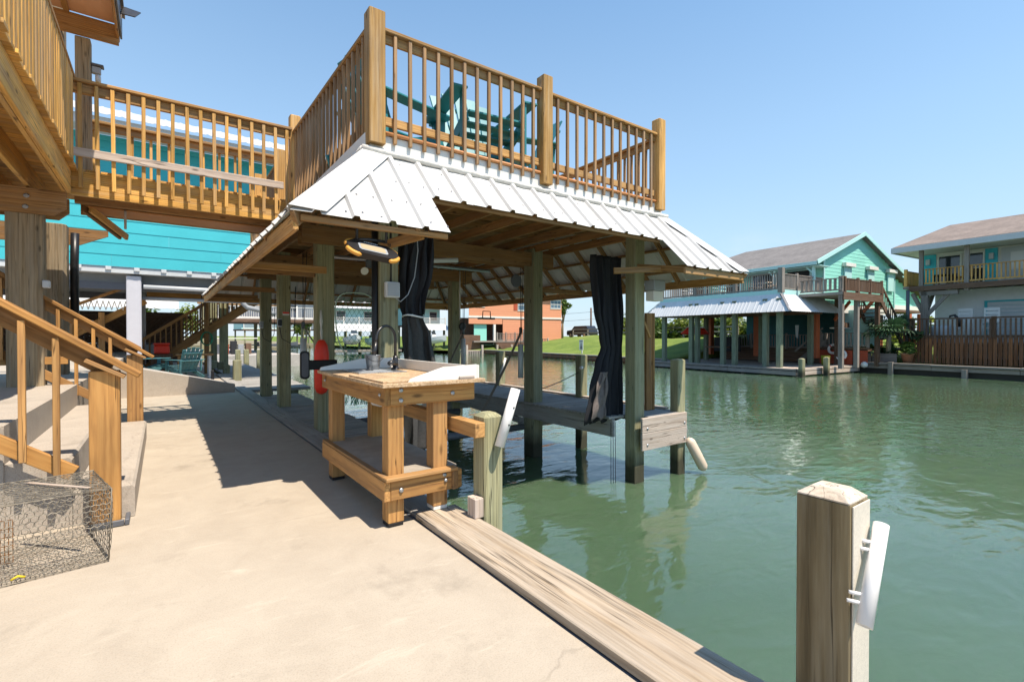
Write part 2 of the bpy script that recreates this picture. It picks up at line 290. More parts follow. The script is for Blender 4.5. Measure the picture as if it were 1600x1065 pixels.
def leafmat(name, c1, c2):
    m, n, l, bs = newmat(name)
    g = n.new("ShaderNodeNewGeometry"); oi = n.new("ShaderNodeObjectInfo")
    a = noise(n, l, g.outputs["Position"], 1.2, 4, 0.6)
    f = math_(n, l, 'ADD', math_(n, l, 'MULTIPLY', g.outputs["Random Per Island"], 0.6), math_(n, l, 'MULTIPLY', a.outputs["Fac"], 0.5))
    r = ramp(n, [(0.15, c2), (0.9, c1)]); l.new(f, r.inputs[0])
    l.new(r.outputs[0], bs.inputs["Base Color"]); bs.inputs["Roughness"].default_value = 0.6
    tr = n.new("ShaderNodeBsdfTranslucent"); l.new(r.outputs[0], tr.inputs["Color"])
    ms = n.new("ShaderNodeMixShader"); ms.inputs[0].default_value = 0.3
    l.new(bs.outputs[0], ms.inputs[1]); l.new(tr.outputs[0], ms.inputs[2]); l.new(ms.outputs[0], n["Material Output"].inputs["Surface"])
    return m
LEAF = leafmat("green_leaves", (0.14, 0.22, 0.035), (0.03, 0.075, 0.015))
LEAFY = leafmat("yellow_green_leaves", (0.26, 0.30, 0.04), (0.08, 0.13, 0.02))
LEAFD = leafmat("dark_leaves", (0.05, 0.11, 0.025), (0.012, 0.035, 0.012))
PALMM = leafmat("palm_leaves", (0.055, 0.13, 0.055), (0.018, 0.05, 0.025))
def grassmat():
    m, n, l, bs = newmat("lawn_grass")
    g = n.new("ShaderNodeNewGeometry"); P = g.outputs["Position"]
    a = noise(n, l, P, 0.35, 6, 0.65); b = noise(n, l, P, 9, 4, 0.7)
    r = ramp(n, [(0.22, (0.16, 0.13, 0.06)), (0.36, (0.09, 0.14, 0.034)), (0.55, (0.16, 0.215, 0.045)), (0.75, (0.29, 0.28, 0.12))]); l.new(math_(n, l, 'ADD', math_(n, l, 'MULTIPLY', a.outputs["Fac"], 0.65), math_(n, l, 'MULTIPLY', b.outputs["Fac"], 0.35)), r.inputs[0])
    l.new(r.outputs[0], bs.inputs["Base Color"]); bs.inputs["Roughness"].default_value = 0.9; bs.inputs["Specular IOR Level"].default_value = 0.1
    bump(n, l, b.outputs["Fac"], 0.8, 0.08, bs)
    return m
GRASS = grassmat()
def watermat():
    m, n, l, bs = newmat("canal_water")
    g = n.new("ShaderNodeNewGeometry"); P = g.outputs["Position"]
    mp = n.new("ShaderNodeMapping"); mp.inputs["Rotation"].default_value = (0, 0, R(28)); mp.inputs["Scale"].default_value = (1.0, 1.7, 1); l.new(P, mp.inputs["Vector"])
    a = noise(n, l, mp.outputs[0], 1.25, 2, 0.45, 0.6)
    mp2 = n.new("ShaderNodeMapping"); mp2.inputs["Rotation"].default_value = (0, 0, R(55)); mp2.inputs["Scale"].default_value = (1.0, 2.1, 1); l.new(P, mp2.inputs["Vector"])
    b = noise(n, l, mp2.outputs[0], 3.0, 3, 0.5, 0.4)
    sw = noise(n, l, P, 0.10, 3, 0.5)   # calm and ruffled patches
    sr = ramp(n, [(0.35, (0.45, 0.45, 0.45)), (0.65, (1.25, 1.25, 1.25))]); l.new(sw.outputs["Fac"], sr.inputs[0])
    h = math_(n, l, 'ADD', math_(n, l, 'MULTIPLY', a.outputs["Fac"], 0.022), math_(n, l, 'MULTIPLY', math_(n, l, 'MULTIPLY', b.outputs["Fac"], 0.0095), sr.outputs[0]))
    mp3 = n.new("ShaderNodeMapping"); mp3.inputs["Rotation"].default_value = (0, 0, R(40)); mp3.inputs["Scale"].default_value = (1.0, 2.4, 1); l.new(P, mp3.inputs["Vector"])
    c_ = noise(n, l, mp3.outputs[0], 8.5, 2, 0.5, 0.3)
    h = math_(n, l, 'ADD', h, math_(n, l, 'MULTIPLY', math_(n, l, 'MULTIPLY', c_.outputs["Fac"], 0.0011), sr.outputs[0]))
    b_ = bump(n, l, h, 1.0, 1.0, bs)
    mur = noise(n, l, P, 0.35, 3, 0.5)
    r = ramp(n, [(0.3, (0.062, 0.106, 0.060)), (0.7, (0.080, 0.130, 0.074))]); l.new(mur.outputs["Fac"], r.inputs[0])
    l.new(r.outputs[0], bs.inputs["Base Color"])
    bs.inputs["Subsurface Weight"].default_value = 1.0; bs.inputs["Subsurface Radius"].default_value = (0.5, 0.8, 0.5); bs.inputs["Subsurface Scale"].default_value = 1.0
    bs.inputs["Roughness"].default_value = 0.035; bs.inputs["IOR"].default_value = 1.55; bs.inputs["Specular IOR Level"].default_value = 0.5
    return m
WATER = watermat()
# ------------------------------------------------------------------ helpers
G = [Matrix()]                       # current frame
WM = {}                              # world matrices of what was built
def T(x, y, z): return Matrix.Translation((x, y, z))
def RZ(a): return Matrix.Rotation(a, 4, 'Z')
class frame:
    def __init__(self, M): self.M = M
    def __enter__(self): G.append(G[-1] @ self.M)
    def __exit__(self, *a): G.pop()
def link(o, M, parent=None):
    C.objects.link(o); WM[o.name] = M
    if parent is not None:
        o.parent = parent; o.matrix_basis = WM[parent.name].inverted() @ M
    else: o.matrix_basis = M
    return o
def tag(o, label=None, cat=None, group=None, kind=None):
    for k, v in (("label", label), ("category", cat), ("group", group), ("kind", kind)):
        if v: o[k] = v
    return o
def thing(name, label, cat, loc=(0, 0, 0), rz=0.0, group=None):
    o = bpy.data.objects.new(name, None); o.empty_display_size = 0.1
    return tag(link(o, G[-1] @ T(*loc) @ RZ(rz)), label, cat, group)
def obj(name, mesh, M, parent=None):
    return link(bpy.data.objects.new(name, mesh), G[-1] @ M, parent)
def mk(name, verts, faces, mat, smooth=False):
    me = bpy.data.meshes.new(name); me.from_pydata([tuple(v) for v in verts], [], faces)
    if isinstance(mat, (list, tuple)):
        for m in mat: me.materials.append(m)
    else: me.materials.append(mat)
    if smooth: me.polygons.foreach_set("use_smooth", [True] * len(me.polygons))
    me.update(); return me
MC = {}
def cbox(lx, ly, lz, mat, b=0.004):
    key = (round(lx, 3), round(ly, 3), round(lz, 3), mat.name, round(b, 4))
    if key in MC: return MC[key]
    x, y, z = lx / 2, ly / 2, lz / 2; b = min(b, x * 0.45, y * 0.45, z * 0.45)
    V = []; idx = {}
    for sx in (-1, 1):
        for sy in (-1, 1):
            for sz in (-1, 1):
                for ax in range(3):
                    p = [sx * (x - b), sy * (y - b), sz * (z - b)]; p[ax] = (sx, sy, sz)[ax] * (x, y, z)[ax]
                    idx[(sx, sy, sz, ax)] = len(V); V.append(p)
    F = []
    for ax in range(3):
        o1, o2 = [a for a in range(3) if a != ax]
        for s in (-1, 1):
            q = []
            for s1, s2 in ((-1, -1), (1, -1), (1, 1), (-1, 1)):
                c = [0, 0, 0]; c[ax] = s; c[o1] = s1; c[o2] = s2; q.append(idx[(c[0], c[1], c[2], ax)])
            F.append(q)
    for ax in range(3):                     # edges along ax
        o1, o2 = [a for a in range(3) if a != ax]
        for s1 in (-1, 1):
            for s2 in (-1, 1):
                q = []
                for s, f in ((-1, o1), (1, o1), (1, o2), (-1, o2)):
                    c = [0, 0, 0]; c[ax] = s; c[o1] = s1; c[o2] = s2; q.append(idx[(c[0], c[1], c[2], f)])
                F.append(q)
    for sx in (-1, 1):
        for sy in (-1, 1):
            for sz in (-1, 1): F.append([idx[(sx, sy, sz, a)] for a in range(3)])
    me = mk("piece", V, F, mat)
    bm = bmesh.new(); bm.from_mesh(me); bmesh.ops.recalc_face_normals(bm, faces=bm.faces); bm.to_mesh(me); bm.free()
    MC[key] = me; return me
def axes(p0, p1, ref=None):
    p0, p1 = Vector(p0), Vector(p1); d = p1 - p0; L = d.length; x = d / L
    if ref is None: ref = Vector((0, 0, 1)) if abs(x.z) < 0.95 else Vector((0, 1, 0))
    else: ref = Vector(ref)
    y = ref.cross(x).normalized(); z = x.cross(y)
    M = Matrix((x, y, z)).transposed().to_4x4(); M.translation = (p0 + p1) / 2
    return M, L
def stick(name, parent, p0, p1, w, h, mat, b=0.004, ref=None, roll=0.0):
    """a piece of timber from p0 to p1; h along ref (up, or world Y for a post), w across"""
    M, L = axes(p0, p1, ref)
    if roll: M = M @ Matrix.Rotation(roll, 4, 'X')
    return obj(name, cbox(L, w, h, mat, b), M, parent)
def block(name, parent, x0, x1, y0, y1, z0, z1, mat, b=0.004):
    """axis box with its grain along the longest side"""
    d = (x1 - x0, y1 - y0, z1 - z0); c = ((x0 + x1) / 2, (y0 + y1) / 2, (z0 + z1) / 2)
    a = max(range(3), key=lambda i: d[i])
    p0, p1 = list(c), list(c); p0[a] -= d[a] / 2; p1[a] += d[a] / 2
    if a == 0: return stick(name, parent, p0, p1, d[1], d[2], mat, b)
    if a == 1: return stick(name, parent, p0, p1, d[0], d[2], mat, b)
    return stick(name, parent, p0, p1, d[0], d[1], mat, b)
def jit(s): return rnd.uniform(-s, s)
def tube_mesh(pts, r, mat, seg=8, cap=True, closed=False):
    pts = [Vector(p) for p in pts]; n = len(pts); V = []; F = []
    rr = r if isinstance(r, (list, tuple)) else [r] * n
    prev = None
    for i, p in enumerate(pts):
        if closed: t = pts[(i + 1) % n] - pts[i - 1]
        else: t = pts[min(i + 1, n - 1)] - pts[max(i - 1, 0)]
        t = t.normalized()
        if prev is None:
            a = Vector((0, 0, 1)) if abs(t.z) < 0.9 else Vector((1, 0, 0)); u = t.cross(a).normalized()
        else: u = (prev - t * prev.dot(t)).normalized()
        prev = u; v = t.cross(u)
        for k in range(seg):
            an = 2 * math.pi * k / seg; V.append(p + (u * math.cos(an) + v * math.sin(an)) * rr[i])
    m = n if closed else n - 1
    for i in range(m):
        j = (i + 1) % n
        for k in range(seg):
            F.append((i * seg + k, i * seg + (k + 1) % seg, j * seg + (k + 1) % seg, j * seg + k))
    if cap and not closed:
        F.append(tuple(reversed(range(seg)))); F.append(tuple(range((n - 1) * seg, n * seg)))
    return mk("tube", V, F, mat, True)
def pipe(name, parent, pts, r, mat, seg=8, closed=False):
    c = Vector(pts[0]); return obj(name, tube_mesh([Vector(p) - c for p in pts], r, mat, seg, closed=closed), T(*c), parent)
def hollow(name, parent, p0, p1, r, mat, wall=0.006, seg=16):
    M, L = axes(p0, p1); V = []; F = []
    for x, q in ((-L / 2, r), (L / 2, r), (L / 2, r - wall), (-L / 2, r - wall)):
        for k in range(seg):
            a = 2 * math.pi * k / seg; V.append((x, q * math.cos(a), q * math.sin(a)))
    for i in range(4):
        j = (i + 1) % 4
        for k in range(seg): F.append((i * seg + k, i * seg + (k + 1) % seg, j * seg + (k + 1) % seg, j * seg + k))
    me = mk("hollow_tube", V, F, mat, False)
    bm = bmesh.new(); bm.from_mesh(me); bmesh.ops.recalc_face_normals(bm, faces=bm.faces); bm.to_mesh(me); bm.free()
    for p in me.polygons: p.use_smooth = abs(p.normal.x) < 0.5
    return obj(name, me, M, parent)
def lathe(name, parent, prof, mat, M, seg=20):
    V = []; F = []; n = len(prof)
    for r, z in prof:
        for k in range(seg):
            a = 2 * math.pi * k / seg; V.append((r * math.cos(a), r * math.sin(a), z))
    for i in range(n - 1):
        for k in range(seg): F.append((i * seg + k, i * seg + (k + 1) % seg, (i + 1) * seg + (k + 1) % seg, (i + 1) * seg + k))
    F.append(tuple(reversed(range(seg)))); F.append(tuple(range((n - 1) * seg, n * seg)))
    me = mk("turned", V, F, mat, False)
    for p in me.polygons[:-2]: p.use_smooth = True
    return obj(name, me, M, parent)
def prism(name, parent, poly, axis_vec, mat, M=None):
    """extrude a planar polygon (list of 3-D points) along axis_vec"""
    n = len(poly); a = Vector(axis_vec); P = [Vector(p) for p in poly]; c = sum(P, Vector()) / n + a / 2
    V = [p - c for p in P] + [p + a - c for p in P]
    F = [tuple(range(n)), tuple(reversed(range(n, 2 * n)))] + [(i, i + n, (i + 1) % n + n, (i + 1) % n) for i in range(n)]
    me = mk("prism", V, F, mat)
    bm = bmesh.new(); bm.from_mesh(me); bmesh.ops.recalc_face_normals(bm, faces=bm.faces); bm.to_mesh(me); bm.free()
    return obj(name, me, T(*c) if M is None else M @ T(*c), parent)
def capped_post(name, parent, x0, x1, y0, y1, z0, z1, mat, ch=0.03, b=0.006):
    """square post (length along local X) with a chamfered top"""
    w, d, L = x1 - x0, y1 - y0, z1 - z0
    def ring(t, ins, cc):
        a, c = w / 2 - ins, d / 2 - ins
        return [(t, -a + cc, -c), (t, a - cc, -c), (t, a, -c + cc), (t, a, c - cc), (t, a - cc, c), (t, -a + cc, c), (t, -a, c - cc), (t, -a, -c + cc)]
    V = ring(-L / 2, 0, b) + ring(L / 2 - ch, 0, b) + ring(L / 2, ch * 1.3, b); F = [tuple(range(8)), tuple(range(16, 24))]
    for i in range(2):
        for k in range(8): F.append((i * 8 + k, i * 8 + (k + 1) % 8, (i + 1) * 8 + (k + 1) % 8, (i + 1) * 8 + k))
    me = mk("post", V, F, mat)
    bm = bmesh.new(); bm.from_mesh(me); bmesh.ops.recalc_face_normals(bm, faces=bm.faces); bm.to_mesh(me); bm.free()
    # local x -> up, local y -> world x, local z -> world y
    M = Matrix(((0, 1, 0, (x0 + x1) / 2), (0, 0, 1, (y0 + y1) / 2), (1, 0, 0, (z0 + z1) / 2), (0, 0, 0, 1)))
    return obj(name, me, M, parent)
def dup(root, M, label=None, group=None):
    """copy a thing, its parts and sub-parts to frame matrix M"""
    r = root.copy(); link_copy(r, G[-1] @ M, None)
    if label: r["label"] = label
    if group: r["group"] = group
    def rec(src, dst):
        for ch in [o for o in KIDS.get(src.name, [])]:
            c = ch.copy(); C.objects.link(c); c.parent = dst; c.matrix_basis = ch.matrix_basis.copy()
            WM[c.name] = WM[dst.name] @ c.matrix_basis
            rec(ch, c)
    rec(root, r); return r
def link_copy(o, M, p): C.objects.link(o); o.matrix_basis = M; WM[o.name] = M
KIDS = {}
_link = link
def link(o, M, parent=None):
    if parent is not None: KIDS.setdefault(parent.name, []).append(o)
    return _link(o, M, parent)
def rope_pts(p0, p1, sag, n=10):
    p0, p1 = Vector(p0), Vector(p1)
    return [p0.lerp(p1, i / n) - Vector((0, 0, sag * 4 * (i / n) * (1 - i / n))) for i in range(n + 1)]
def text_obj(name, parent, body, size, M, mat):
    cu = bpy.data.curves.new("txt", 'FONT'); cu.body = body; cu.size = size; cu.extrude = 0.0006; cu.align_x = 'CENTER'; cu.align_y = 'CENTER'
    o = bpy.data.objects.new("txt", cu); C.objects.link(o)
    dg = bpy.context.evaluated_depsgraph_get(); me = bpy.data.meshes.new_from_object(o.evaluated_get(dg))
    bpy.data.objects.remove(o); me.materials.clear(); me.materials.append(mat)
    return obj(name, me, M, parent)

# ------------------------------------------------------------------ ground, water, far land
ZW = -0.93
def struct(name, me, M=Matrix()): return tag(obj(name, me, M), kind="structure")
struct("canal_bed", mk("canal_bed", [(-3000, -3000, -4.2), (3000, -3000, -4.2), (3000, 3000, -4.2), (-3000, 3000, -4.2)], [(0, 1, 2, 3)], plain("mud", (0.10, 0.085, 0.05), 0.9)))
struct("canal_water", mk("canal_water", [(-1500, -1500, ZW), (1500, -1500, ZW), (1500, 1500, ZW), (-1500, 1500, ZW)], [(0, 1, 2, 3)], WATER))
def slab(name, poly, z0, z1, mat):
    n = len(poly); V = [(x, y, z0) for x, y in poly] + [(x, y, z1) for x, y in poly]
    F = [tuple(range(n, 2 * n))] + [(i, (i + 1) % n, (i + 1) % n + n, i + n) for i in range(n)]
    me = mk(name, V, F, mat); return struct(name, me)
slab("patio", [(-40, -12), (1.5, -12), (1.5, 210), (-40, 210)], -4.0, 0.0, CONC)
slab("raised_patio", [(-9, 4.62), (-0.86, 4.62), (-0.86, 13.5), (-0.86, 16.4), (-0.86, 40), (-9, 40)], 0.005, 0.75, CONC2)
# ------------------------------------------------------------------ bulkhead along our side
t = thing("bulkhead", "weathered timber cap and wall along the edge of the concrete patio", "bulkhead", (1.6, 1, 0))
block("wall", t, 1.503, 1.60, -8, 60, -3.5, -0.003, DGREY, 0.002)
for i, (x0, x1) in enumerate(((1.512, 1.845),)):
    block("cap_board", t, x0, x1, -3.6, 0.62, -0.002, 0.048, GREY, 0.006)
    block("cap_board", t, x0, x1, 0.63, 3.32, 0.0, 0.05, GREY, 0.006)
for y0, y1 in ((3.34, 6.9), (6.91, 10.6), (10.61, 14.5), (14.51, 20)):
    block("cap_board", t, 1.53, 1.79, y0, y1, -0.02 + jit(0.004), 0.022 + jit(0.003), DOCKW, 0.006)
block("waler", t, 1.602, 1.70, -6, 6, -0.42, -0.20, DOCKW, 0.008)
# side deck of grey planks between the posts
nd = thing("plank_dock", "sunlit plank dock continuing past the concrete ramp along the water", "dock", (2.4, 20, 0))
for k in range(64):
    block("plank", nd, 1.81, 3.3 + jit(0.03), 13.9 + k * 0.4, 14.28 + k * 0.4, -0.08, -0.012 + jit(0.004), DOCKW, 0.006)
for y in (15, 19, 23, 27, 31, 35): block("pile", nd, 3.0, 3.2, y, y + 0.2, -3, -0.09, GREEN)
t = thing("side_dock", "low grey plank dock running under the roof beside the patio", "dock", (2.2, 9, 0))
for i in range(46):
    y = 5.75 + i * 0.152
    block("plank", t, 1.80 if not 0 else 0, 2.68 + jit(0.015), y, y + 0.142, -0.075, -0.035 + jit(0.003), DOCKW, 0.004)
for x in (1.86, 2.58): block("joist", t, x, x + 0.05, 5.75, 12.7, -0.26, -0.078, DOCKW)
for y in (6.2, 9.0, 12.2): block("pile", t, 2.40, 2.56, y, y + 0.16, -3, -0.265, GREEN)

# ------------------------------------------------------------------ mooring posts
def rod_holder(parent, p0, p1, r=0.027):
    hollow("rod_holder", parent, p0, p1, r, PVC)
t = thing("mooring_post", "square timber mooring post in the right foreground with one white tube on it", "post", (1.95, 0.73, -0.9))
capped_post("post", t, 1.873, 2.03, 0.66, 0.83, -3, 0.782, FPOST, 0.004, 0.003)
capped_post("post_top", t, 1.8735, 2.0295, 0.6605, 0.8295, 0.7822, 0.815, FTOP, 0.028, 0.004)  # weathered end plus sun on the top, both put into the pale colour
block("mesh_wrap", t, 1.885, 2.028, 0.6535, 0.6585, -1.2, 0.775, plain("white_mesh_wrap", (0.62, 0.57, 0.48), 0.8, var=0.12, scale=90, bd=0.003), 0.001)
t2 = t
FH0, FH1 = (2.035, 0.622, 0.695), (1.835, 0.605, 0.415)
h = hollow("rod_holder", t2, FH0, FH1, 0.024, PVC)
for f in (0.20, 0.28, 0.72, 0.80):
    q = Vector(FH0).lerp(Vector(FH1), f)
    pipe("bracket", t, [(q.x - 0.035, 0.656, q.z + 0.006), (q.x - 0.005, q.y + 0.012, q.z)], 0.0065, PVC, 8)
t = thing("mooring_post", "green tinted timber post beside the wooden work table with a tilted white tube", "post", (1.95, 2.83, 0))
capped_post("post", t, 1.876, 2.035, 2.94, 3.11, -3, 0.79, GREEN, 0.028, 0.012)
block("cleat_block", t, 1.80, 1.872, 2.95, 3.06, 0.051, 0.19, PALE, 0.004)
block("rail", t, 1.79, 1.872, 2.93, 5.1, 0.63, 0.735, YEL, 0.004)
hollow("rod_holder", t, (2.10, 2.875, 0.965), (1.96, 2.88, 0.56), 0.036, PVC)
for k in (0.32, 0.62):
    p = Vector((2.10, 2.875, 0.965)).lerp(Vector((1.96, 2.88, 0.56)), k) + Vector((0.004, -0.036, 0))
    lathe("screw", t, [(0.0065, 0), (0.0065, 0.003)], BLACK, T(*p) @ Matrix.Rotation(R(90), 4, 'X'), 8)

# ------------------------------------------------------------------ work table
t = thing("work_table", "honey coloured timber fish cleaning table with chipboard top and shelf", "table", (1.6, 4.0, 0))
leg = 0.118
for x, y, z in ((1.285, 3.275, 0.03), (1.635, 3.275, 0.080), (1.285, 4.66, 0.03), (1.66, 4.66, 0.03)):
    l_ = block("leg", t, x, x + leg, y, y + leg, z, 0.995, YEL, 0.004)
    block("foot_pad", l_, x + 0.003, x + leg - 0.003, y + 0.003, y + leg - 0.003, z - 0.028, z - 0.001, BLACK if x < 1.5 or y > 4 else TRIMW, 0.003)
def bolt(parent, x, y, z, d=(0, -1, 0), r=0.012):
    M, L = axes((x, y, z), (x + d[0] * 0.008, y + d[1] * 0.008, z + d[2] * 0.008))
    lathe("bolt", parent, [(r * 1.7, -0.004), (r * 1.7, -0.001), (r, 0.0), (r, 0.006)], GALV, M @ Matrix.Rotation(R(90), 4, 'Y'), 10)
fr = block("apron", t, 1.285, 1.965, 3.228, 3.273, 0.865, 0.995, YEL)
for x, z in ((1.36, 0.90), (1.36, 0.972), (1.77, 0.925)): bolt(fr, x, 3.224, z, r=0.010)
sl = block("apron", t, 1.238, 1.283, 3.228, 4.82, 0.865, 0.995, YEL); bolt(sl, 1.235, 3.30, 0.94, (-1, 0, 0), 0.008); bolt(sl, 1.235, 4.70, 0.94, (-1, 0, 0), 0.008)
block("apron", t, 1.285, 1.965, 4.775, 4.82, 0.865, 0.995, YEL)
block("apron", t, 1.92, 1.965, 3.275, 4.773, 0.865, 0.995, YEL)
lf = block("lower_rail", t, 1.285, 1.85, 3.225, 3.273, 0.205, 0.345, YEL); bolt(lf, 1.36, 3.221, 0.27, r=0.010); bolt(lf, 1.70, 3.221, 0.325, r=0.010); bolt(lf, 1.71, 3.221, 0.28, r=0.008)
block("lower_rail", t, 1.237, 1.283, 3.225, 4.82, 0.205, 0.345, YEL)
block("lower_rail", t, 1.285, 1.85, 4.775, 4.82, 0.205, 0.345, YEL)
block("lower_rail", t, 1.76, 1.805, 3.20, 4.773, 0.207, 0.347, BROWN)
block("shelf_lip", t, 1.24, 1.80, 3.19, 3.272, 0.347, 0.372, YEL)
block("shelf_panel", t, 1.286, 1.845, 3.30, 4.773, 0.346, 0.366, plain("grey_plywood", (0.33, 0.29, 0.24), 0.8, var=0.2, scale=7, bd=0.002, dirt=0.4, dirtc=(0.2, 0.17, 0.13)), 0.002)
block("shelf_edge", t, 1.24, 1.284, 3.275, 4.82, 0.347, 0.369, BROWN, 0.003)
block("tabletop", t, 1.205, 2.025, 3.165, 4.86, 0.998, 1.026, CHIP, 0.003)
block("cutting_board", t, 1.22, 1.62, 3.20, 3.95, 1.028, 1.041, CHIP, 0.002)
prism("front_trim", t, [(1.40, 3.185, 1.028), (1.96, 3.185, 1.028), (1.96, 3.185, 1.135), (1.68, 3.185, 1.125), (1.42, 3.185, 1.05)], (0, 0.02, 0), TRIMW)
block("trim_end", t, 1.962, 1.98, 3.185, 3.21, 1.028, 1.13, TRIMW, 0.002)
block("side_trim", t, 1.960, 1.98, 3.213, 4.84, 1.028, 1.12, TRIMW, 0.002)
prism("back_trim", t, [(1.215, 4.80, 1.028), (1.955, 4.80, 1.028), (1.955, 4.80, 1.13), (1.60, 4.80, 1.125), (1.225, 4.80, 1.055)], (0, 0.02, 0), TRIMW)
block("spacer_block", t, 1.80, 1.93, 3.168, 3.182, 1.028, 1.052, PALE, 0.002)
# sink let into the top
s = block("sink", t, 1.36, 1.80, 4.12, 4.62, 1.028, 1.036, STEEL, 0.003)
block("basin", s, 1.40, 1.68, 4.17, 4.57, 1.0365, 1.0385, GREYPL, 0.0008)
lathe("drain", s, [(0.035, 0), (0.035, 0.003)], BLKMET, T(1.54, 4.37, 1.039), 12)
pipe("drain_pipe", t, [(1.50, 4.2, 0.93), (1.50, 4.2, 0.80), (1.52, 4.2, 0.765), (1.57, 4.2, 0.75), (1.80, 4.15, 0.745), (1.95, 4.15, 0.74)], 0.027, PVC, 10)
f = thing("gooseneck_faucet", "black gooseneck faucet mounted on the work table beside the bucket", "faucet", (1.80, 4.40, 1.03))
lathe("base", f, [(0.04, 0), (0.04, 0.012), (0.026, 0.02), (0.026, 0.10), (0.02, 0.13)], BLKMET, T(1.80, 4.40, 1.037), 16)
arc = [(1.80, 4.40, 1.15), (1.80, 4.40, 1.33)] + [(1.80 - 0.11 * (1 - math.cos(a)), 4.40 - 0.05 * (1 - math.cos(a)), 1.33 + 0.115 * math.sin(a)) for a in [math.pi * k / 12 for k in range(1, 13)]] + [(1.57, 4.30, 1.28)]
pipe("spout", f, arc, 0.013, BLKMET, 10)
pipe("spray_head", f, [(1.575, 4.30, 1.30), (1.56, 4.295, 1.22), (1.553, 4.293, 1.18)], [0.017, 0.021, 0.019], BLKMET, 12)
pipe("handle", f, [(1.795, 4.37, 1.09), (1.74, 4.33, 1.105), (1.70, 4.30, 1.10)], [0.022, 0.026, 0.020], BLKMET, 10)
b_ = thing("metal_bucket", "small galvanised bucket standing on the work table by the faucet", "bucket", (1.66, 4.52, 1.04))
lathe("pail", b_, [(0.052, 0.0), (0.055, 0.004), (0.062, 0.05), (0.064, 0.052), (0.072, 0.128), (0.076, 0.130), (0.076, 0.136), (0.069, 0.134), (0.058, 0.01)], GALV, T(1.62, 4.50, 1.040), 20)
pipe("handle", b_, [(1.62 + 0.076 * math.cos(a), 4.44 - 0.03 * math.sin(a), 1.165 - 0.05 * math.sin(a)) for a in [math.pi * k / 8 for k in range(9)]], 0.003, BLKMET, 6)
# black rounded guide pad on an arm beside the table
g = thing("guide_pad", "black rounded pad on an arm to the left of the work table", "pad", (1.35, 5.3, 0))
pts = []
for k in range(24):
    a = 2 * math.pi * k / 24; c_, s_ = math.cos(a), math.sin(a)
    pts.append((1.43 + 0.055 * max(-1, min(1, 1.25 * c_)), 6.35, 0.995 + (0.11 * math.copysign(1, s_) + 0.065 * s_ if abs(s_) > 0.01 else 0)))
prism("pad", g, pts, (0, 0.03, 0), BLACK)
prism("pad_face", g, [(1.43 + (p[0] - 1.43) * 0.72, 6.347, 0.995 + (p[2] - 0.995) * 0.86) for p in pts], (0, 0.002, 0), DGREY)
block("arm", g, 1.45, 1.83, 6.382, 6.44, 0.93, 1.05, BLACK, 0.01)

# ------------------------------------------------------------------ concrete steps and their rails
t = thing("concrete_steps", "three broad pale concrete steps rising from the patio to the left", "steps", (-0.5, 6, 0))
def step(x0, x1, y0, y1, z1):
    prism("step", t, [(x0, y0, 0.004), (x1, y0, 0.004), (x1, y0, z1 - 0.018), (x1 - 0.018, y0, z1), (x0, y0, z1)], (0, y1 - y0, 0), CONC2)
step(-0.52, -0.17, 4.62, 8.06, 0.235)
step(-0.862, -0.523, 4.625, 8.055, 0.49)
step(-1.2, -0.864, 4.615, 8.05, 0.752)
def stair_rail(label, y, fx, base):
    t = thing("stair_railing", label, "railing", (-0.3, y, 0))
    sl_ = 0.70
    def zt(x): return 1.085 - sl_ * (x + 0.19)           # underside of the cap
    n_ = block("newel_post", t, -0.415 + fx, -0.245 + fx, y - 0.05, y + 0.075, base, 1.105, YEL, 0.005)
    stick("post_cap", n_, (-0.43 + fx, y - 0.02, 1.185), (-0.215 + fx, y - 0.02, 1.060), 0.145, 0.026, YEL, 0.003)
    stick("handrail", t, (-0.13 + fx, y, 1.045 + 0.02), (-2.35, y, zt(-2.35) + 0.045 + 0.70 * fx), 0.15, 0.040, YEL, 0.006)
    stick("handrail_beam", t, (-0.30 + fx, y + 0.05, zt(-0.30) - 0.045 + 0.7 * fx), (-2.35, y + 0.05, zt(-2.35) - 0.06 + 0.7 * fx), 0.04, 0.14, BROWN, 0.004)
    stick("bottom_rail", t, (-0.50 + fx, y + 0.012, 0.40 + (base > 0.1) * 0.12), (-2.35, y + 0.012, 0.40 + 0.7 * 1.85), 0.04, 0.10, YEL, 0.004)
    for k in range(11):
        x = -0.58 + fx - k * 0.165
        z0 = 0.38 + 0.70 * (-0.50 - x) * 1.0 - 0.03
        b = block("baluster", t, x - 0.018, x + 0.018, y - 0.058, y - 0.022, max(z0, 0.05), zt(x) - 0.02 + 0.7 * fx, YEL, 0.003)
    return t
t = stair_rail("near stair railing with a thick cracked newel post above the wire crab trap", 4.50, 0.0, 0.012)
block("post_foot", t, -0.42, -0.225, 4.42, 4.442, 0.004, 0.045, DGREY, 0.004)
block("post_foot", t, -0.222, -0.195, 4.42, 4.60, 0.004, 0.045, DGREY, 0.004)
t = stair_rail("far stair railing standing at the back edge of the concrete steps", 8.17, 0.04, 0.02)
stick("patio_rail", t, (-2.4, 8.17, 1.05), (-0.95, 8.17, 1.05), 0.04, 0.09, YEL)

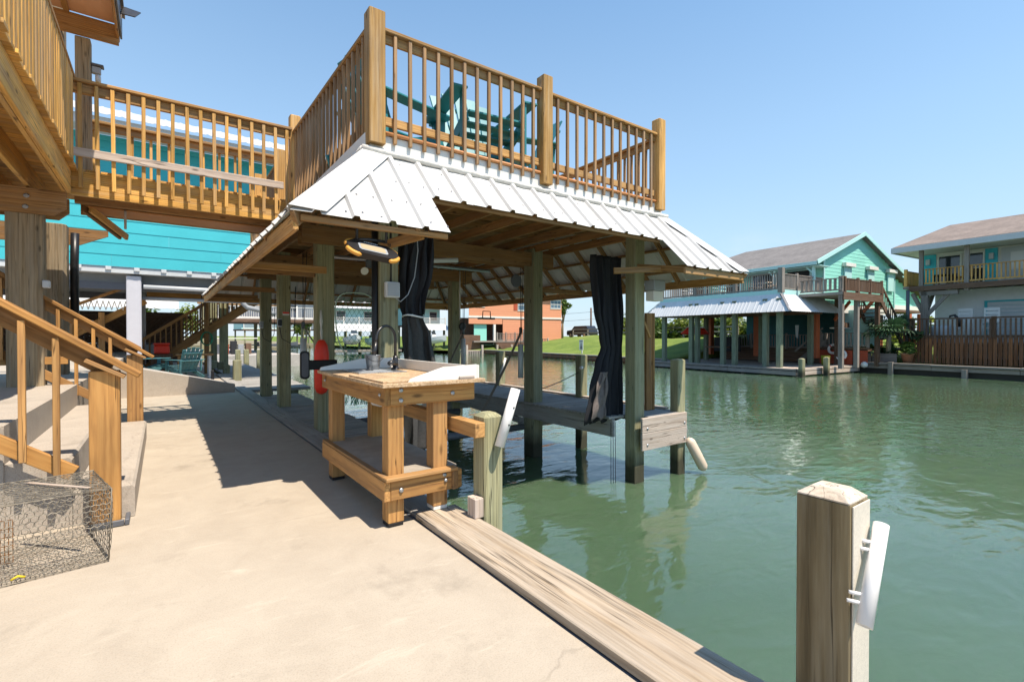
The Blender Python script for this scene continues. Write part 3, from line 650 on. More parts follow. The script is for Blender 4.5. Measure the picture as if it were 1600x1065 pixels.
# ------------------------------------------------------------------ crab trap of hexagonal wire
def hexnet(Oc, U, Vv, a, r, mat_, warp=0.0):
    """verts and faces of hexagonal wire netting over a parallelogram"""
    Oc, U, Vv = Vector(Oc), Vector(U), Vector(Vv); lu, lv = U.length, Vv.length; u, v = U / lu, Vv / lv; nrm = u.cross(v)
    E = []; pts = {}
    dx = a; dy = a * 0.866
    rows = int(lv / dy) + 2; cols = int(lu / dx) + 2
    def P(x, y):
        x = min(max(x, 0), lu); y = min(max(y, 0), lv)
        k = (round(x, 4), round(y, 4))
        if k not in pts:
            pts[k] = Oc + u * (x + jit(0.003)) + v * (y + jit(0.003)) + nrm * (warp * math.sin(3.1 * x / lu + 1) * math.sin(3.1 * y / lv) + jit(0.0025))
        return pts[k]
    for j in range(rows):
        for i in range(cols):
            cx = i * dx + (0.5 * dx if j % 2 else 0); cy = j * dy
            q = [(cx - dx / 2, cy + dy * 0.33), (cx, cy + dy * 0.67), (cx + dx / 2, cy + dy * 0.33)]
            if cx - dx / 2 > lu or cy > lv: continue
            e = [(q[0], q[1]), (q[1], q[2]), ((cx - dx / 2, cy + dy * 0.33), (cx - dx / 2, cy - dy * 0.33))]
            for p_, q_ in e:
                A, B = P(*p_), P(*q_)
                if (A - B).length > 0.004: E.append((A, B))
    return E
def wires(name, parent, E, r, mat_):
    V = []; F = []
    for A, B in E:
        d = (B - A).normalized(); w = Vector((0.3, 0.5, 0.8)); s = d.cross(w).normalized(); q = d.cross(s)
        n = len(V)
        for p in (A, B):
            for k in range(3):
                an = 2.094 * k; V.append(p + (s * math.cos(an) + q * math.sin(an)) * r)
        for k in range(3): F.append((n + k, n + (k + 1) % 3, n + 3 + (k + 1) % 3, n + 3 + k))
    c = E[0][0]
    o = obj(name, mk(name, [v - c for v in V], F, mat_), T(*c), parent); o["kind"] = "stuff"; return o
t = thing("crab_trap", "box shaped crab trap of hexagonal wire netting lying on the patio", "crab trap", (-0.8, 4.05, 0))
O0 = Vector((-0.265, 3.77, 0.012)); FX = Vector((-0.90, -0.12, 0)); BY = Vector((-0.135, 0.58, 0)); UZ = Vector((0.015, 0.02, 0.42))
hx = 0.037
for nm, o_, a_, b__ in (("front_net", O0, FX, UZ), ("back_net", O0 + BY, FX, UZ), ("side_net", O0, BY, UZ), ("top_net", O0 + UZ, FX, BY), ("floor_net", O0, FX, BY), ("far_side_net", O0 + FX, BY, UZ)):
    wires(nm, t, hexnet(o_, a_, b__, hx, 0.0017, WIRE, 0.012), 0.0021, WIRE)
for a_, b__ in ((O0, FX), (O0, BY), (O0, UZ), (O0 + UZ, FX), (O0 + UZ, BY), (O0 + BY, UZ), (O0 + BY, FX), (O0 + UZ + BY, FX), (O0 + FX, BY), (O0 + FX + UZ, BY), (O0 + FX, UZ)):
    pipe("frame_wire", t, [a_, a_ + b__ * 0.5 + Vector((0, 0, jit(0.006))), a_ + b__], 0.003, WIRE, 6)
bw = []
bc = O0 + FX * 0.50 + BY * 0.5
for k in range(9):
    for lv_ in range(6):
        x = -0.07 + 0.14 * k / 8
        z = 0.02 + lv_ * 0.05
        if lv_ < 5: bw.append((bc + Vector((x, 0, z)), bc + Vector((x, 0, z + 0.05))))
        if k < 8: bw.append((bc + Vector((x, 0, z)), bc + Vector((x + 0.0175, 0, z))))
        if lv_ < 5: bw.append((bc + Vector((-0.07, 0.14 * k / 8, z)), bc + Vector((-0.07, 0.14 * k / 8, z + 0.05))))
wires("bait_cage", t, bw, 0.0022, RUST)
pipe("yellow_line", t, [O0 + UZ + FX * 0.55 + BY * 0.9 + Vector((0, 0, 0.012)), O0 + UZ + FX * 0.75 + BY * 0.9 + Vector((0, 0, 0.02)), O0 + UZ + FX * 1.0 + BY * 0.86 + Vector((0, 0, 0.01))], 0.007, YELROPE, 6)
pipe("yellow_tie", t, [O0 + FX * 0.39 + Vector((0, -0.004, 0.02)), O0 + FX * 0.42 + Vector((0, -0.01, 0.035)), O0 + FX * 0.45 + Vector((0, -0.005, 0.02))], 0.006, YELROPE, 6)
stick("trap_board", t, O0 + UZ + FX * 0.10 + BY * 0.15 + Vector((0, 0, 0.006)), O0 + UZ + FX * 0.36 + BY * 0.82 + Vector((0, 0, 0.006)), 0.022, 0.006, PALE)
# ------------------------------------------------------------------ boathouse: posts, framing, metal skirt roof
PX0, PX1 = 1.845, 5.66            # post rows: near faces
BY0, BY1 = 5.0, 12.5
LX0, LX1, LY0, LY1, LZ = 1.67, 6.33, 4.80, 12.62, 3.20      # lip of the skirt roof
EO, ED = 0.89, 0.91                                          # overhang and drop of the skirt
t = thing("boathouse", "open timber boathouse on posts over the water with white metal skirt roof and upper deck", "boathouse", (3.9, 8.5, -0.9))
BH = t
for y in (4.98, 7.28, 10.35, 12.4):
    xa = (1.80 if y < 8 else 1.845) if y > 5.5 else 1.868
    block("post", t, xa, xa + ((0.25 if y < 8 else 0.225) if y > 5.5 else 0.205), y, y + 0.2, -3, 3.0, GREEN, 0.008)
    x1 = 5.66 if y > 5.5 else 5.915
    block("post", t, x1, x1 + 0.225, y - 0.1 * (7 < y < 8), y + 0.2, -3, 3.0, GREEN, 0.008)
# pairs of cross beams on the posts, girders along the posts
for y in (7.28, 10.35, 12.4):
    for yy in (y - 0.045, y + 0.201):
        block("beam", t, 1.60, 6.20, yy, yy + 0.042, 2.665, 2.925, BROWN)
# deck joists along the slip
x = 1.78
while x < 6.3:
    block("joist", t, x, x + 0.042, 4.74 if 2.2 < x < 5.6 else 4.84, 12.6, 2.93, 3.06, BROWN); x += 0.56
for y in (6.2, 8.7, 11.2):
    block("blocking", t, 1.78, 6.28, y, y + 0.04, 3.105, 3.22, BROWN, 0.003)
# deck boards
y = 4.82
while y < 12.6:
    block("deck_board", t, 1.70, 6.30, y, y + 0.135, 3.405 + jit(0.002), 3.44 + jit(0.002), RAIL, 0.003); y += 0.142
for y in (4.86, 7.3, 9.9, 12.3):
    block("deck_bearer", t, 1.72, 6.28, y, y + 0.09, 3.225, 3.40, BROWN)
# white painted band below the railing
block("fascia_board", t, LX0 + 0.03, LX1 - 0.03, LY0 - 0.012, LY0 + 0.022, 3.20, 3.385, WHITE)
block("fascia_board", t, LX0 - 0.012, LX0 + 0.022, LY0 + 0.024, LY1, 3.20, 3.385, WHITE)
block("fascia_board", t, LX1 - 0.022, LX1 + 0.012, LY0 + 0.024, LY1, 3.20, 3.385, WHITE)
block("fascia_board", t, LX0 + 0.03, LX1 - 0.03, LY1 - 0.02, LY1 + 0.012, 3.20, 3.385, WHITE)
pipe("orange_conduit", t, [(1.80, 4.765, 3.405), (3.8, 4.765, 3.40), (6.2, 4.765, 3.405)], 0.018, plain("orange_conduit", (0.55, 0.24, 0.09), 0.5), 10)
# rough white lip
def lip(p0, p1):
    pts = rope_pts(p0, p1, 0.02, 46); pts = [p + Vector((jit(0.004), jit(0.004), jit(0.005))) for p in pts]
    pipe("roof_lip", t, pts, [0.034 + jit(0.007) for _ in pts], CAULK, 8)
lip((LX0 - 0.06, LY0 - 0.045, 3.205), (LX1 + 0.05, LY0 - 0.045, 3.205)); lip((LX0 - 0.045, LY0 - 0.02, 3.20), (LX0 - 0.045, LY1, 3.20)); lip((LX1 + 0.045, LY0 - 0.02, 3.20), (LX1 + 0.045, LY1, 3.20))
# corrugated skirt
def skirt_panels(origin, sdir, ddir, length, t_at, pw=0.915, rib=0.305, off=0.0, mat=METAL):
    """ribbed sheets on a sloping plane; t_at(s) gives (t0, t1) down the slope"""
    S, D, O = Vector(sdir), Vector(ddir), Vector(origin); N = S.cross(D).normalized()
    if N.z < 0: N = -N
    k = 0; s0 = 0.0; out = []
    while s0 < length - 0.02:
        s1 = min(s0 + pw, length)
        ss = {s0 + 1e-4, s1}; q = off
        while q < length:
            for d in (-0.036, -0.020, 0.020, 0.036):
                if s0 < q + d < s1: ss.add(q + d)
            q += rib
        for d in BREAKS:
            if s0 < d < s1: ss.add(d - 0.0006); ss.add(d + 0.0006)
        for i in range(1, 12): ss.add(s0 + (s1 - s0) * i / 12)
        ss = sorted(ss); V = []; F = []
        lift = 0.0 if k % 2 else 0.003
        for s in ss:
            u = (s - off + rib / 2) % rib - rib / 2
            h = 0.03 * max(0, min(1, (0.036 - abs(u)) / 0.016)) + lift
            a, b = t_at(s)
            for tt in (a, b): 
                p = O + S * s + D * tt
                hh = h + 0.0022 * math.sin(s * 9.1 + tt * 5.3) + jit(0.0008)
                V.append(p + N * hh); V.append(p + N * (hh - 0.004))
        for i in range(len(ss) - 1):
            a, b = i * 4, i * 4 + 4
            F += [(a, b, b + 2, a + 2), (a + 1, a + 3, b + 3, b + 1), (a + 2, b + 2, b + 3, a + 3), (a, a + 1, b + 1, b)]
        F += [(0, 2, 3, 1), (len(V) - 4, len(V) - 3, len(V) - 1, len(V) - 2)]
        c = O + S * ((s0 + s1) / 2) + D * 0.4
        o = obj("roof_panel", mk("roof_panel", [v - c for v in V], F, mat), T(*c), t)
        for sc in range(3):
            pass
        out.append(o); s0 = s1; k += 1
    return out
SL = math.hypot(EO, ED)
W_ = LX1 - LX0 + 2 * EO; Dp = LY1 - LY0 + 2 * EO
dF = Vector((0, -EO, -ED)).normalized(); dL = Vector((-EO, 0, -ED)).normalized(); dR = Vector((EO, 0, -ED)).normalized(); dB = Vector((0, EO, -ED)).normalized()
def hip(s, L):
    return max(0.0, (EO - s) / EO * SL, (s - (L - EO)) / EO * SL)
SA, SB = 2.13 - (LX0 - EO), 5.69 - (LX0 - EO)
BREAKS = [SA, SB]
def front_t(s):
    b = SL if (s < SA or s > SB) else SL * (0.48 / EO) + 0.02
    return (min(hip(s, W_), b - 0.002), b)
skirt_panels((LX0 - EO, LY0, LZ), (1, 0, 0), dF, W_, front_t, off=0.19)
BREAKS = []
def side_t(s): return (min(hip(s, Dp), SL - 0.002), SL)
skirt_panels((LX0, LY1 + EO, LZ), (0, -1, 0), dL, Dp, side_t, off=0.12)
skirt_panels((LX1, LY0 - EO, LZ), (0, 1, 0), dR, Dp, side_t, off=0.12)
skirt_panels((LX1 + EO, LY1, LZ), (-1, 0, 0), dB, W_, lambda s: (min(hip(s, W_), SL - 0.002), SL), off=0.15)
# hip flashings
def hipcap(c, o, w=0.21):
    c, o = Vector(c), Vector(o); d = (o - c).normalized()
    a = Vector((math.copysign(1, o.x - c.x), 0, 0)); b = Vector((0, math.copysign(1, o.y - c.y), 0))
    up = 0.040; Z = Vector((0, 0, 1))
    # wings lie on the two roof planes either side of the hip
    wa = Vector((-a.x * 0.0, 0, 0)); 
    p1 = (Vector((0, -b.y, 0)) ) ; p2 = Vector((-a.x, 0, 0))
    V = []
    for base in (c - d * 0.03, o + d * 0.02):
        r = base + Z * (up + 0.012)
        V += [r + p1 * w * 1.3 + Z * -0.012, r, r + p2 * w * 1.3 + Z * -0.012]
    V2 = [v - Z * 0.005 for v in V]
    F = [(0, 1, 4, 3), (1, 2, 5, 4), (6, 9, 10, 7), (7, 10, 11, 8), (0, 3, 9, 6), (2, 8, 11, 5), (0, 6, 7, 1), (1, 7, 8, 2), (3, 4, 10, 9), (4, 5, 11, 10)]
    m = (c + o) / 2
    me = mk("hip", [v - m for v in V + V2], F, METAL)
    obj("hip_flashing", me, T(*m), t)
for x, sx in ((LX0, -1), (LX1, 1)):
    for y, sy in ((LY0, -1), (LY1, 1)):
        hipcap((x, y, LZ), (x + sx * EO, y + sy * EO, LZ - ED))
# screws on the roof sheets
sv = []; sf = []
for row in (0.18, 0.52, 0.88, 1.18):
    s = 0.12
    while s < W_ - 0.1:
        a, b = front_t(s)
        tt = row + jit(0.02); s_ = s + jit(0.015); s += 0.1525
        if not (a + 0.05 < tt < b - 0.03) or rnd.random() < 0.35: continue
        p = Vector((LX0 - EO + s_, LY0, LZ)) + dF * tt + Vector((0, -ED, EO)).normalized() * 0.008
        n = len(sv); u = Vector((1, 0, 0)); v = dF
        for k in range(6): sv.append(p + (u * math.cos(k * 1.047) + v * math.sin(k * 1.047)) * 0.010)
        sf.append(tuple(range(n, n + 6)))
o = obj("roof_screws", mk("screws", sv, sf, DGREY), Matrix(), t); o["kind"] = "stuff"
# rafters, purlins, fascia boards under the skirt
def rafter(p0, d, l0, l1):
    p0 = Vector(p0); n = Vector((0, 0, -0.07)); d = Vector(d)
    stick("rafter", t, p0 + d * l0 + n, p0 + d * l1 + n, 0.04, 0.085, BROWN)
y = LY0 + 0.3
while y < LY1:
    rafter((LX0, y, LZ), dL, 0.02, SL - 0.04); rafter((LX1, y, LZ), dR, 0.02, SL - 0.04); y += 0.60
x = LX0 + 0.15
while x < LX1:
    s = x - (LX0 - EO)
    rafter((x, LY0, LZ), dF, 0.02, (SL - 0.05) if (s < SA or s > SB) else 0.62); rafter((x, LY1, LZ), dB, 0.02, SL - 0.04); x += 0.60
for x, sx in ((LX0, -1), (LX1, 1)):
    for y, sy in ((LY0, -1), (LY1, 1)):
        d = Vector((sx * EO, sy * EO, -ED)).normalized(); Ld = Vector((EO, EO, ED)).length
        stick("hip_rafter", t, Vector((x, y, LZ - 0.09)), Vector((x, y, LZ - 0.09)) + d * (Ld - 0.06), 0.04, 0.12, BROWN)
for f in (0.42, 0.78):
    xo, zo = EO * f, ED * f + 0.030
    block("purlin", t, LX0 - xo - 0.04, LX0 - xo + 0.04, LY0 - xo + 0.1, LY1 + xo - 0.1, LZ - zo - 0.035, LZ - zo, BROWN)
    block("purlin", t, LX1 + xo - 0.04, LX1 + xo + 0.04, LY0 - xo + 0.1, LY1 + xo - 0.1, LZ - zo - 0.035, LZ - zo, BROWN)
    block("purlin", t, LX0 - xo + 0.1, LX1 + xo - 0.1, LY1 + xo - 0.04, LY1 + xo + 0.04, LZ - zo - 0.035, LZ - zo, BROWN)
ez = LZ - ED
for x, s in ((LX0 - EO + 0.03, 1), (LX1 + EO - 0.07, -1)):
    block("eave_board", t, x, x + 0.04, LY0 - EO + 0.05, LY1 + EO - 0.05, ez - 0.135, ez - 0.010, RAIL)
block("eave_board", t, LX0 - EO + 0.08, 2.12, LY0 - EO + 0.03, LY0 - EO + 0.07, ez - 0.06, ez - 0.012, BROWN)
block("eave_board", t, 5.70, LX1 + EO - 0.08, LY0 - EO + 0.03, LY0 - EO + 0.07, ez - 0.10, ez - 0.012, RAIL)
block("eave_board", t, 2.14, 5.68, 4.345, 4.385, 2.66, 2.705, BROWN)
block("eave_board", t, LX0 - EO + 0.08, LX1 + EO - 0.08, LY1 + EO - 0.07, LY1 + EO - 0.03, ez - 0.12, ez - 0.010, RAIL)
# look-out arms from the posts to the eaves, and knee braces
for y in (7.34, 10.41, 12.46):
    block("lookout_arm", t, 0.86, PX0 - 0.05, y, y + 0.04, 2.20, 2.29, BROWN)
    block("lookout_arm", t, PX1 + 0.235, 7.10, y, y + 0.04, 2.20, 2.29, BROWN)
for x in (PX0 + 0.05, 5.98):
    stick("lookout_arm", t, (x, 4.0, 2.26), (x, 4.99, 2.30 if x < 3 else 2.42), 0.04, 0.09, RAIL)
stick("lookout_arm", t, (5.35, 4.90, 2.30), (6.85, 4.06, 2.40), 0.04, 0.09, RAIL)
block("lookout_arm", t, 0.86, 1.84, 6.9, 6.94, 2.205, 2.30, RAIL)
# short gutter-like board at the right corner
block("gutter_box", t, 6.15, 6.42, 4.80, 5.0, 2.06, 2.22, GREYPL, 0.01)
block("gutter_box", t, 6.16, 6.40, 4.82, 4.98, 1.90, 2.055, TRIMW, 0.01)

# ------------------------------------------------------------------ railing of the upper deck
def railing(name, label, runs, posts, zt, zb, hand=RAIL, bal=BALU, group=None, extra=None):
    t = thing(name, label, "railing", (runs[0][0][0], runs[0][0][1], zb), group=group)
    for (x, y, z0, z1, w) in posts:
        capped_post("post", t, x - w / 2, x + w / 2, y - w / 2, y + w / 2, z0, z1, hand, 0.012, 0.006)
    return t
t = thing("deck_railing", "timber railing with square balusters round the deck on top of the boathouse", "railing", (3.9, 4.8, 3.4))
def post(x0, y0, z0, z1, w=0.14): capped_post("post", t, x0, x0 + w, y0, y0 + w, z0, z1, POSTW, 0.014, 0.008)
YF = 4.70
post(1.665, YF, 3.27, 4.59, 0.165); post(3.87, YF, 3.26, 4.62, 0.15); post(6.13, YF, 3.28, 4.66, 0.15)
post(1.60, 7.97, 3.0, 4.72, 0.15); post(6.22, 8.6, 3.27, 4.66); post(6.22, 12.45, 3.27, 4.66); post(1.66, 12.45, 3.27, 4.66); post(1.66, 9.40, 3.27, 4.66); post(3.9, 12.45, 3.27, 4.66)
def run(p0, p1, zt, zb, zbal, n, side, sagv=0.0):
    """top cap, top rail, bottom rail and balusters nailed on one side"""
    p0, p1 = Vector((p0[0], p0[1], 0)), Vector((p1[0], p1[1], 0)); d = (p1 - p0).normalized(); s = Vector(side)
    Z = lambda z: Vector((0, 0, z))
    stick("cap_rail", t, p0 + Z(zt), p1 + Z(zt), 0.135, 0.036, RAIL, 0.006)
    stick("top_rail", t, p0 + Z(zt - 0.064) , p1 + Z(zt - 0.064), 0.038, 0.088, RAIL)
    stick("bottom_rail", t, p0 + Z(zb), p1 + Z(zb), 0.038, 0.088, RAIL)
    L = (p1 - p0).length
    for k in range(n):
        q = p0 + d * (L * (k + 0.75) / (n + 0.5)) + s * 0.0385
        a = q + Z(zbal + jit(0.008)) + d * jit(0.004); b = q + Z(zt - 0.022) 
        stick("baluster", t, a, b, 0.036, 0.036, BALU, 0.004)
run((1.83, 4.80), (3.87, 4.80), 4.43, 3.535, 3.31, 12, (0, -1, 0))
run((4.02, 4.80), (6.13, 4.80), 4.42, 3.53, 3.30, 12, (0, -1, 0))
run((1.745, 4.87), (1.69, 7.97), 4.44, 3.54, 3.27, 19, (-1, 0, 0))
run((6.28, 4.85), (6.28, 8.6), 4.42, 3.53, 3.30, 25, (1, 0, 0))
run((6.28, 8.74), (6.28, 12.45), 4.42, 3.53, 3.30, 25, (1, 0, 0))
run((1.80, 12.52), (3.9, 12.52), 4.42, 3.53, 3.30, 14, (0, 1, 0)); run((4.04, 12.52), (6.22, 12.52), 4.42, 3.53, 3.30, 14, (0, 1, 0))
run((1.73, 9.54), (1.73, 12.45), 4.42, 3.53, 3.30, 19, (-1, 0, 0))

# ------------------------------------------------------------------ outer catwalk of the boathouse
t = thing("catwalk", "grey plank catwalk on green piles along the outer side of the boathouse", "catwalk", (6.4, 8.5, -0.9))
y = 5.22
while y < 12.4:
    block("plank", t, 5.60, 7.02 + jit(0.02), y, y + 0.136, 0.065, 0.103 + jit(0.003), DOCKW, 0.004); y += 0.143
block("beam", t, 5.66, 5.71, 5.2, 12.5, -0.21, 0.062, DOCKW); block("beam", t, 6.80, 6.85, 5.2, 12.5, -0.15, 0.062, DOCKW)
block("edge_board", t, 6.93, 7.05, 5.2, 12.4, 0.106, 0.14, PALE)
for y in (7.48, 10.42): block("cross_beam", t, 5.55, 7.0, y, y + 0.045, -0.42, -0.215, DOCKW)
stick("brace", t, (5.70, 7.45, -0.30), (5.70, 9.6, -0.20), 0.045, 0.12, DOCKW)
for y in (4.90, 7.2, 10.15, 12.3):
    capped_post("pile", t, 6.90, 7.09, y, y + 0.17, -3, 0.97 if y < 11 else 0.9, GREEN, 0.02, 0.012)
for k, (z0, z1) in enumerate(((-0.135, 0.095), (-0.405, -0.14))):
    b_ = block("end_board", t, 5.945, 7.07, 4.855, 4.897, z0, z1, PALE, 0.006)
    for x in (6.06, 7.0): bolt(b_, x, 4.851, (z0 + z1) / 2 - 0.05, r=0.012)
block("end_deck", t, 6.14, 7.07, 4.90, 5.21, 0.06, 0.10, DOCKW)
f_ = thing("boat_fender", "cream coloured boat fender hanging from the outermost catwalk pile", "fender", (7.15, 4.75, -0.7))
M_, L_ = axes((7.10, 4.84, -0.36), (7.32, 4.70, -0.86))
lathe("body", f_, [(0.012, -L_ / 2 - 0.03), (0.055, -L_ / 2), (0.082, -L_ / 2 + 0.05), (0.085, 0), (0.082, L_ / 2 - 0.05), (0.055, L_ / 2), (0.012, L_ / 2 + 0.03)], CREAM, M_ @ Matrix.Rotation(R(90), 4, 'Y'), 16)
pipe("line", f_, [(7.10, 4.84, -0.34), (7.08, 4.88, -0.1), (7.06, 4.9, 0.1)], 0.006, ROPE, 6)
b_ = thing("leaning_board", "tall brown board standing behind the right front post of the boathouse", "board", (6.66, 5.32, 0.1))
stick("board", b_, (6.66, 5.32, 0.105), (6.66, 5.32, 1.74), 0.16, 0.05, BROWN); stick("frame_edge", b_, (6.765, 5.32, 0.105), (6.765, 5.32, 1.74), 0.045, 0.07, RAIL)
stick("brace", b_, (6.50, 5.285, 1.60), (6.66, 5.285, 1.33), 0.02, 0.04, RAIL)

# ------------------------------------------------------------------ curtains
def cloth(t, name, rows, y0, mat, nf=7, amp=0.045, seg=64, ph=0.0):
    """hanging cloth: rows of (z, x centre, half width), gathered in folds"""
    V = []; F = []; nr = 40; zs = [r[0] for r in rows]
    for i in range(nr + 1):
        z = zs[0] + (zs[-1] - zs[0]) * i / nr
        for a, b in zip(rows, rows[1:]):
            if b[0] - 1e-6 <= z <= a[0] + 1e-6:
                f = (a[0] - z) / (a[0] - b[0]); f = f * f * (3 - 2 * f)
                xc, hw = a[1] + (b[1] - a[1]) * f, a[2] + (b[2] - a[2]) * f; break
        for k in range(seg + 1):
            u = k / seg; an = 2 * math.pi * nf * (u + 0.06 * math.sin(5 * u + 1)) + ph + 0.5 * math.sin(3 * u + i * 0.08)
            V.append((xc + hw * (2 * u - 1) + 0.012 * math.sin(an * 2 + i * 0.2), y0 + amp * (0.7 + 0.5 * math.sin(9 * u)) * math.sin(an) * (0.5 + 0.5 * min(1, hw / 0.2)) + 0.016 * math.sin(7 * u + i * 0.3), z - 0.03 * math.sin(an) * (i == nr)))
    for i in range(nr):
        for k in range(seg):
            a = i * (seg + 1) + k; F.append((a, a + 1, a + seg + 2, a + seg + 1))
    c = Vector((rows[0][1], y0, (zs[0] + zs[-1]) / 2))
    o = obj(name, mk("cloth", [Vector(v) - c for v in V], F, mat, True), T(*c), t)
    md = o.modifiers.new("thick", 'SOLIDIFY'); md.thickness = 0.006
    return o
CLOTH = plain("black_cloth", (0.016, 0.017, 0.021), 0.85, var=0.25, scale=20, bd=0.002)
MESHC = plain("charcoal_mesh_cloth", (0.055, 0.052, 0.05), 0.9, var=0.3, scale=40, bd=0.003)
t = thing("tied_curtain", "black curtain tied with a white band beside the left front post of the boathouse", "curtain", (2.36, 5.12, 0))
cloth(t, "cloth", [(2.56, 2.36, 0.20), (2.1, 2.33, 0.19), (1.66, 2.30, 0.135), (1.575, 2.31, 0.115)], 5.12, CLOTH, 4, 0.05)
cloth(t, "cloth_skirt", [(1.57, 2.31, 0.115), (1.35, 2.36, 0.16), (0.6, 2.42, 0.21), (0.05, 2.44, 0.22)], 5.12, MESHC, 3, 0.045, ph=0.7)
band = [(2.31 + 0.125 * math.cos(a), 5.12 + 0.066 * math.sin(a), 1.575 + 0.012 * math.sin(2 * a)) for a in [2 * math.pi * k / 24 for k in range(24)]]
pipe("tie_band", t, band, 0.010, PVC, 8, closed=True)
t = thing("tied_curtain", "black curtain gathered in the middle behind the right front post of the boathouse", "curtain", (5.66, 5.33, 0))
cloth(t, "cloth", [(2.60, 5.65, 0.31), (1.75, 5.68, 0.29), (1.30, 5.74, 0.225), (1.18, 5.76, 0.195), (0.9, 5.71, 0.26), (0.5, 5.65, 0.33), (0.02, 5.60, 0.39)], 5.33, CLOTH, 5, 0.055)
cloth(t, "torn_lining", [(0.80, 5.52, 0.07), (0.5, 5.45, 0.11), (0.10, 5.39, 0.14)], 5.245, plain("torn_grey_lining", (0.14, 0.115, 0.105), 0.9, var=0.3, scale=20), 2, 0.02, ph=0.3)
for k in range(3):
    pipe("cord", t, [(5.62 + k * 0.05, 5.2, 0.02), (5.625 + k * 0.05, 5.2, -0.95)], 0.005, CABLE, 5)

# ------------------------------------------------------------------ things hung in the boathouse
# work light under the front eave
t = thing("work_light", "black and amber LED work light hanging under the front eave of the boathouse", "work light", (1.43, 3.98, 2.05))
Ml = T(1.43, 3.96, 2.075) @ Matrix.Rotation(R(7), 4, 'Y') @ Matrix.Rotation(R(-52), 4, 'X') 
def oct_(w, h, c): return [(-w + c, -h), (w - c, -h), (w, -h + c), (w, h - c), (w - c, h), (-w + c, h), (-w, h - c), (-w, -h + c)]
prism("housing", t, [(x, 0.0, z) for x, z in oct_(0.215, 0.108, 0.07)], (0, 0.05, 0), BLACK, Ml)
prism("lens", t, [(x, -0.0045, z) for x, z in oct_(0.105, 0.042, 0.010)], (0, 0.004, 0), LENS, Ml)
prism("lens_frame", t, [(x, -0.003, z) for x, z in oct_(0.122, 0.057, 0.016)], (0, 0.0025, 0), GREYPL, Ml)
for sx in (-1, 1):
    for sz in (-1, 1):
        pts = [Vector((sx * (0.10 + 0.115 * math.sin(a)), 0.02, sz * (0.02 + 0.098 * math.cos(a)))) for a in [R(8 + 9 * k) for k in range(10)]]
        me = tube_mesh(pts, [0.008] + [0.019] * 8 + [0.008], AMBER, 8); obj("corner_bumper", me, Ml, t)
lx = -0.062
for wd in (0.012, 0.010, 0.013, 0.008, 0.012, 0.010, 0.012, 0.009):
    prism("lettering", t, [(lx, -0.0012, 0.083), (lx + wd, -0.0012, 0.083), (lx + wd, -0.0012, 0.083 + rnd.choice((0.012, 0.016))), (lx, -0.0012, 0.095)], (0, 0.001, 0), WHITE, Ml); lx += wd + 0.0045
for sx in (-1, 1): pipe("hanger", t, [(1.43 + sx * 0.125, 4.0, 2.14), (1.43 + sx * 0.125, 3.99, 2.22), (1.43 + sx * 0.125, 3.97, 2.29)], 0.012, BLACK, 8)
pipe("handle", t, [(1.30, 4.04, 2.15), (1.43, 4.045, 2.165), (1.56, 4.04, 2.16)], 0.013, BLKMET, 8)
pipe("flex", t, rope_pts((1.60, 4.02, 2.14), (1.95, 4.97, 2.40), 0.08), 0.005, CABLE, 6)
# junction box and pipes on the left front post
t = thing("junction_box", "clear grey junction box screwed to the left front post of the boathouse", "junction box", (1.98, 4.97, 1.75))
block("box", t, 1.915, 2.07, 4.925, 4.997, 1.76, 1.925, LGREY, 0.008); block("cover", t, 1.93, 2.055, 4.915, 4.924, 1.775, 1.91, GREYPL, 0.003)
pipe("conduit", t, [(1.99, 4.985, 1.927), (1.99, 4.985, 2.35), (1.99, 4.985, 2.55)], 0.012, CABLE, 8)
pipe("cable", t, [(2.03, 4.95, 1.76), (2.08, 4.94, 1.72), (2.17, 4.95, 1.80), (2.27, 5.0, 2.0), (2.32, 5.02, 2.3), (2.31, 5.03, 2.55)], 0.006, GREYPL, 6)
t = thing("black_downpipe", "black vertical pipe strapped to the left front post of the boathouse", "pipe", (1.84, 5.05, 0))
pipe("pipe", t, [(1.845, 5.06, 0.03), (1.845, 5.06, 1.4), (1.845, 5.06, 2.56)], 0.036, BLACK, 12)
# float
t = thing("rescue_float", "long red float hanging by a white rope from a boathouse post", "float", (1.84, 7.2, 0.6))
Mf = T(1.84, 7.17, 1.0)
lathe("body", t, [(0.015, -0.40), (0.07, -0.37), (0.098, -0.30), (0.102, 0.0), (0.102, 0.18), (0.085, 0.29), (0.045, 0.36), (0.02, 0.37)], REDF, T(1.835, 7.17, 0.93) @ Matrix.Diagonal((1, 0.8, 1, 1)), 18)
pipe("rope", t, [(1.835, 7.17, 1.29), (1.84, 7.18, 1.42), (1.83, 7.20, 1.55), (1.845, 7.225, 1.72)], 0.012, ROPE, 8)
pipe("rope", t, [(1.835, 7.17, 1.29), (1.825, 7.17, 1.40), (1.85, 7.20, 1.56), (1.845, 7.225, 1.72)], 0.010, ROPE, 8)
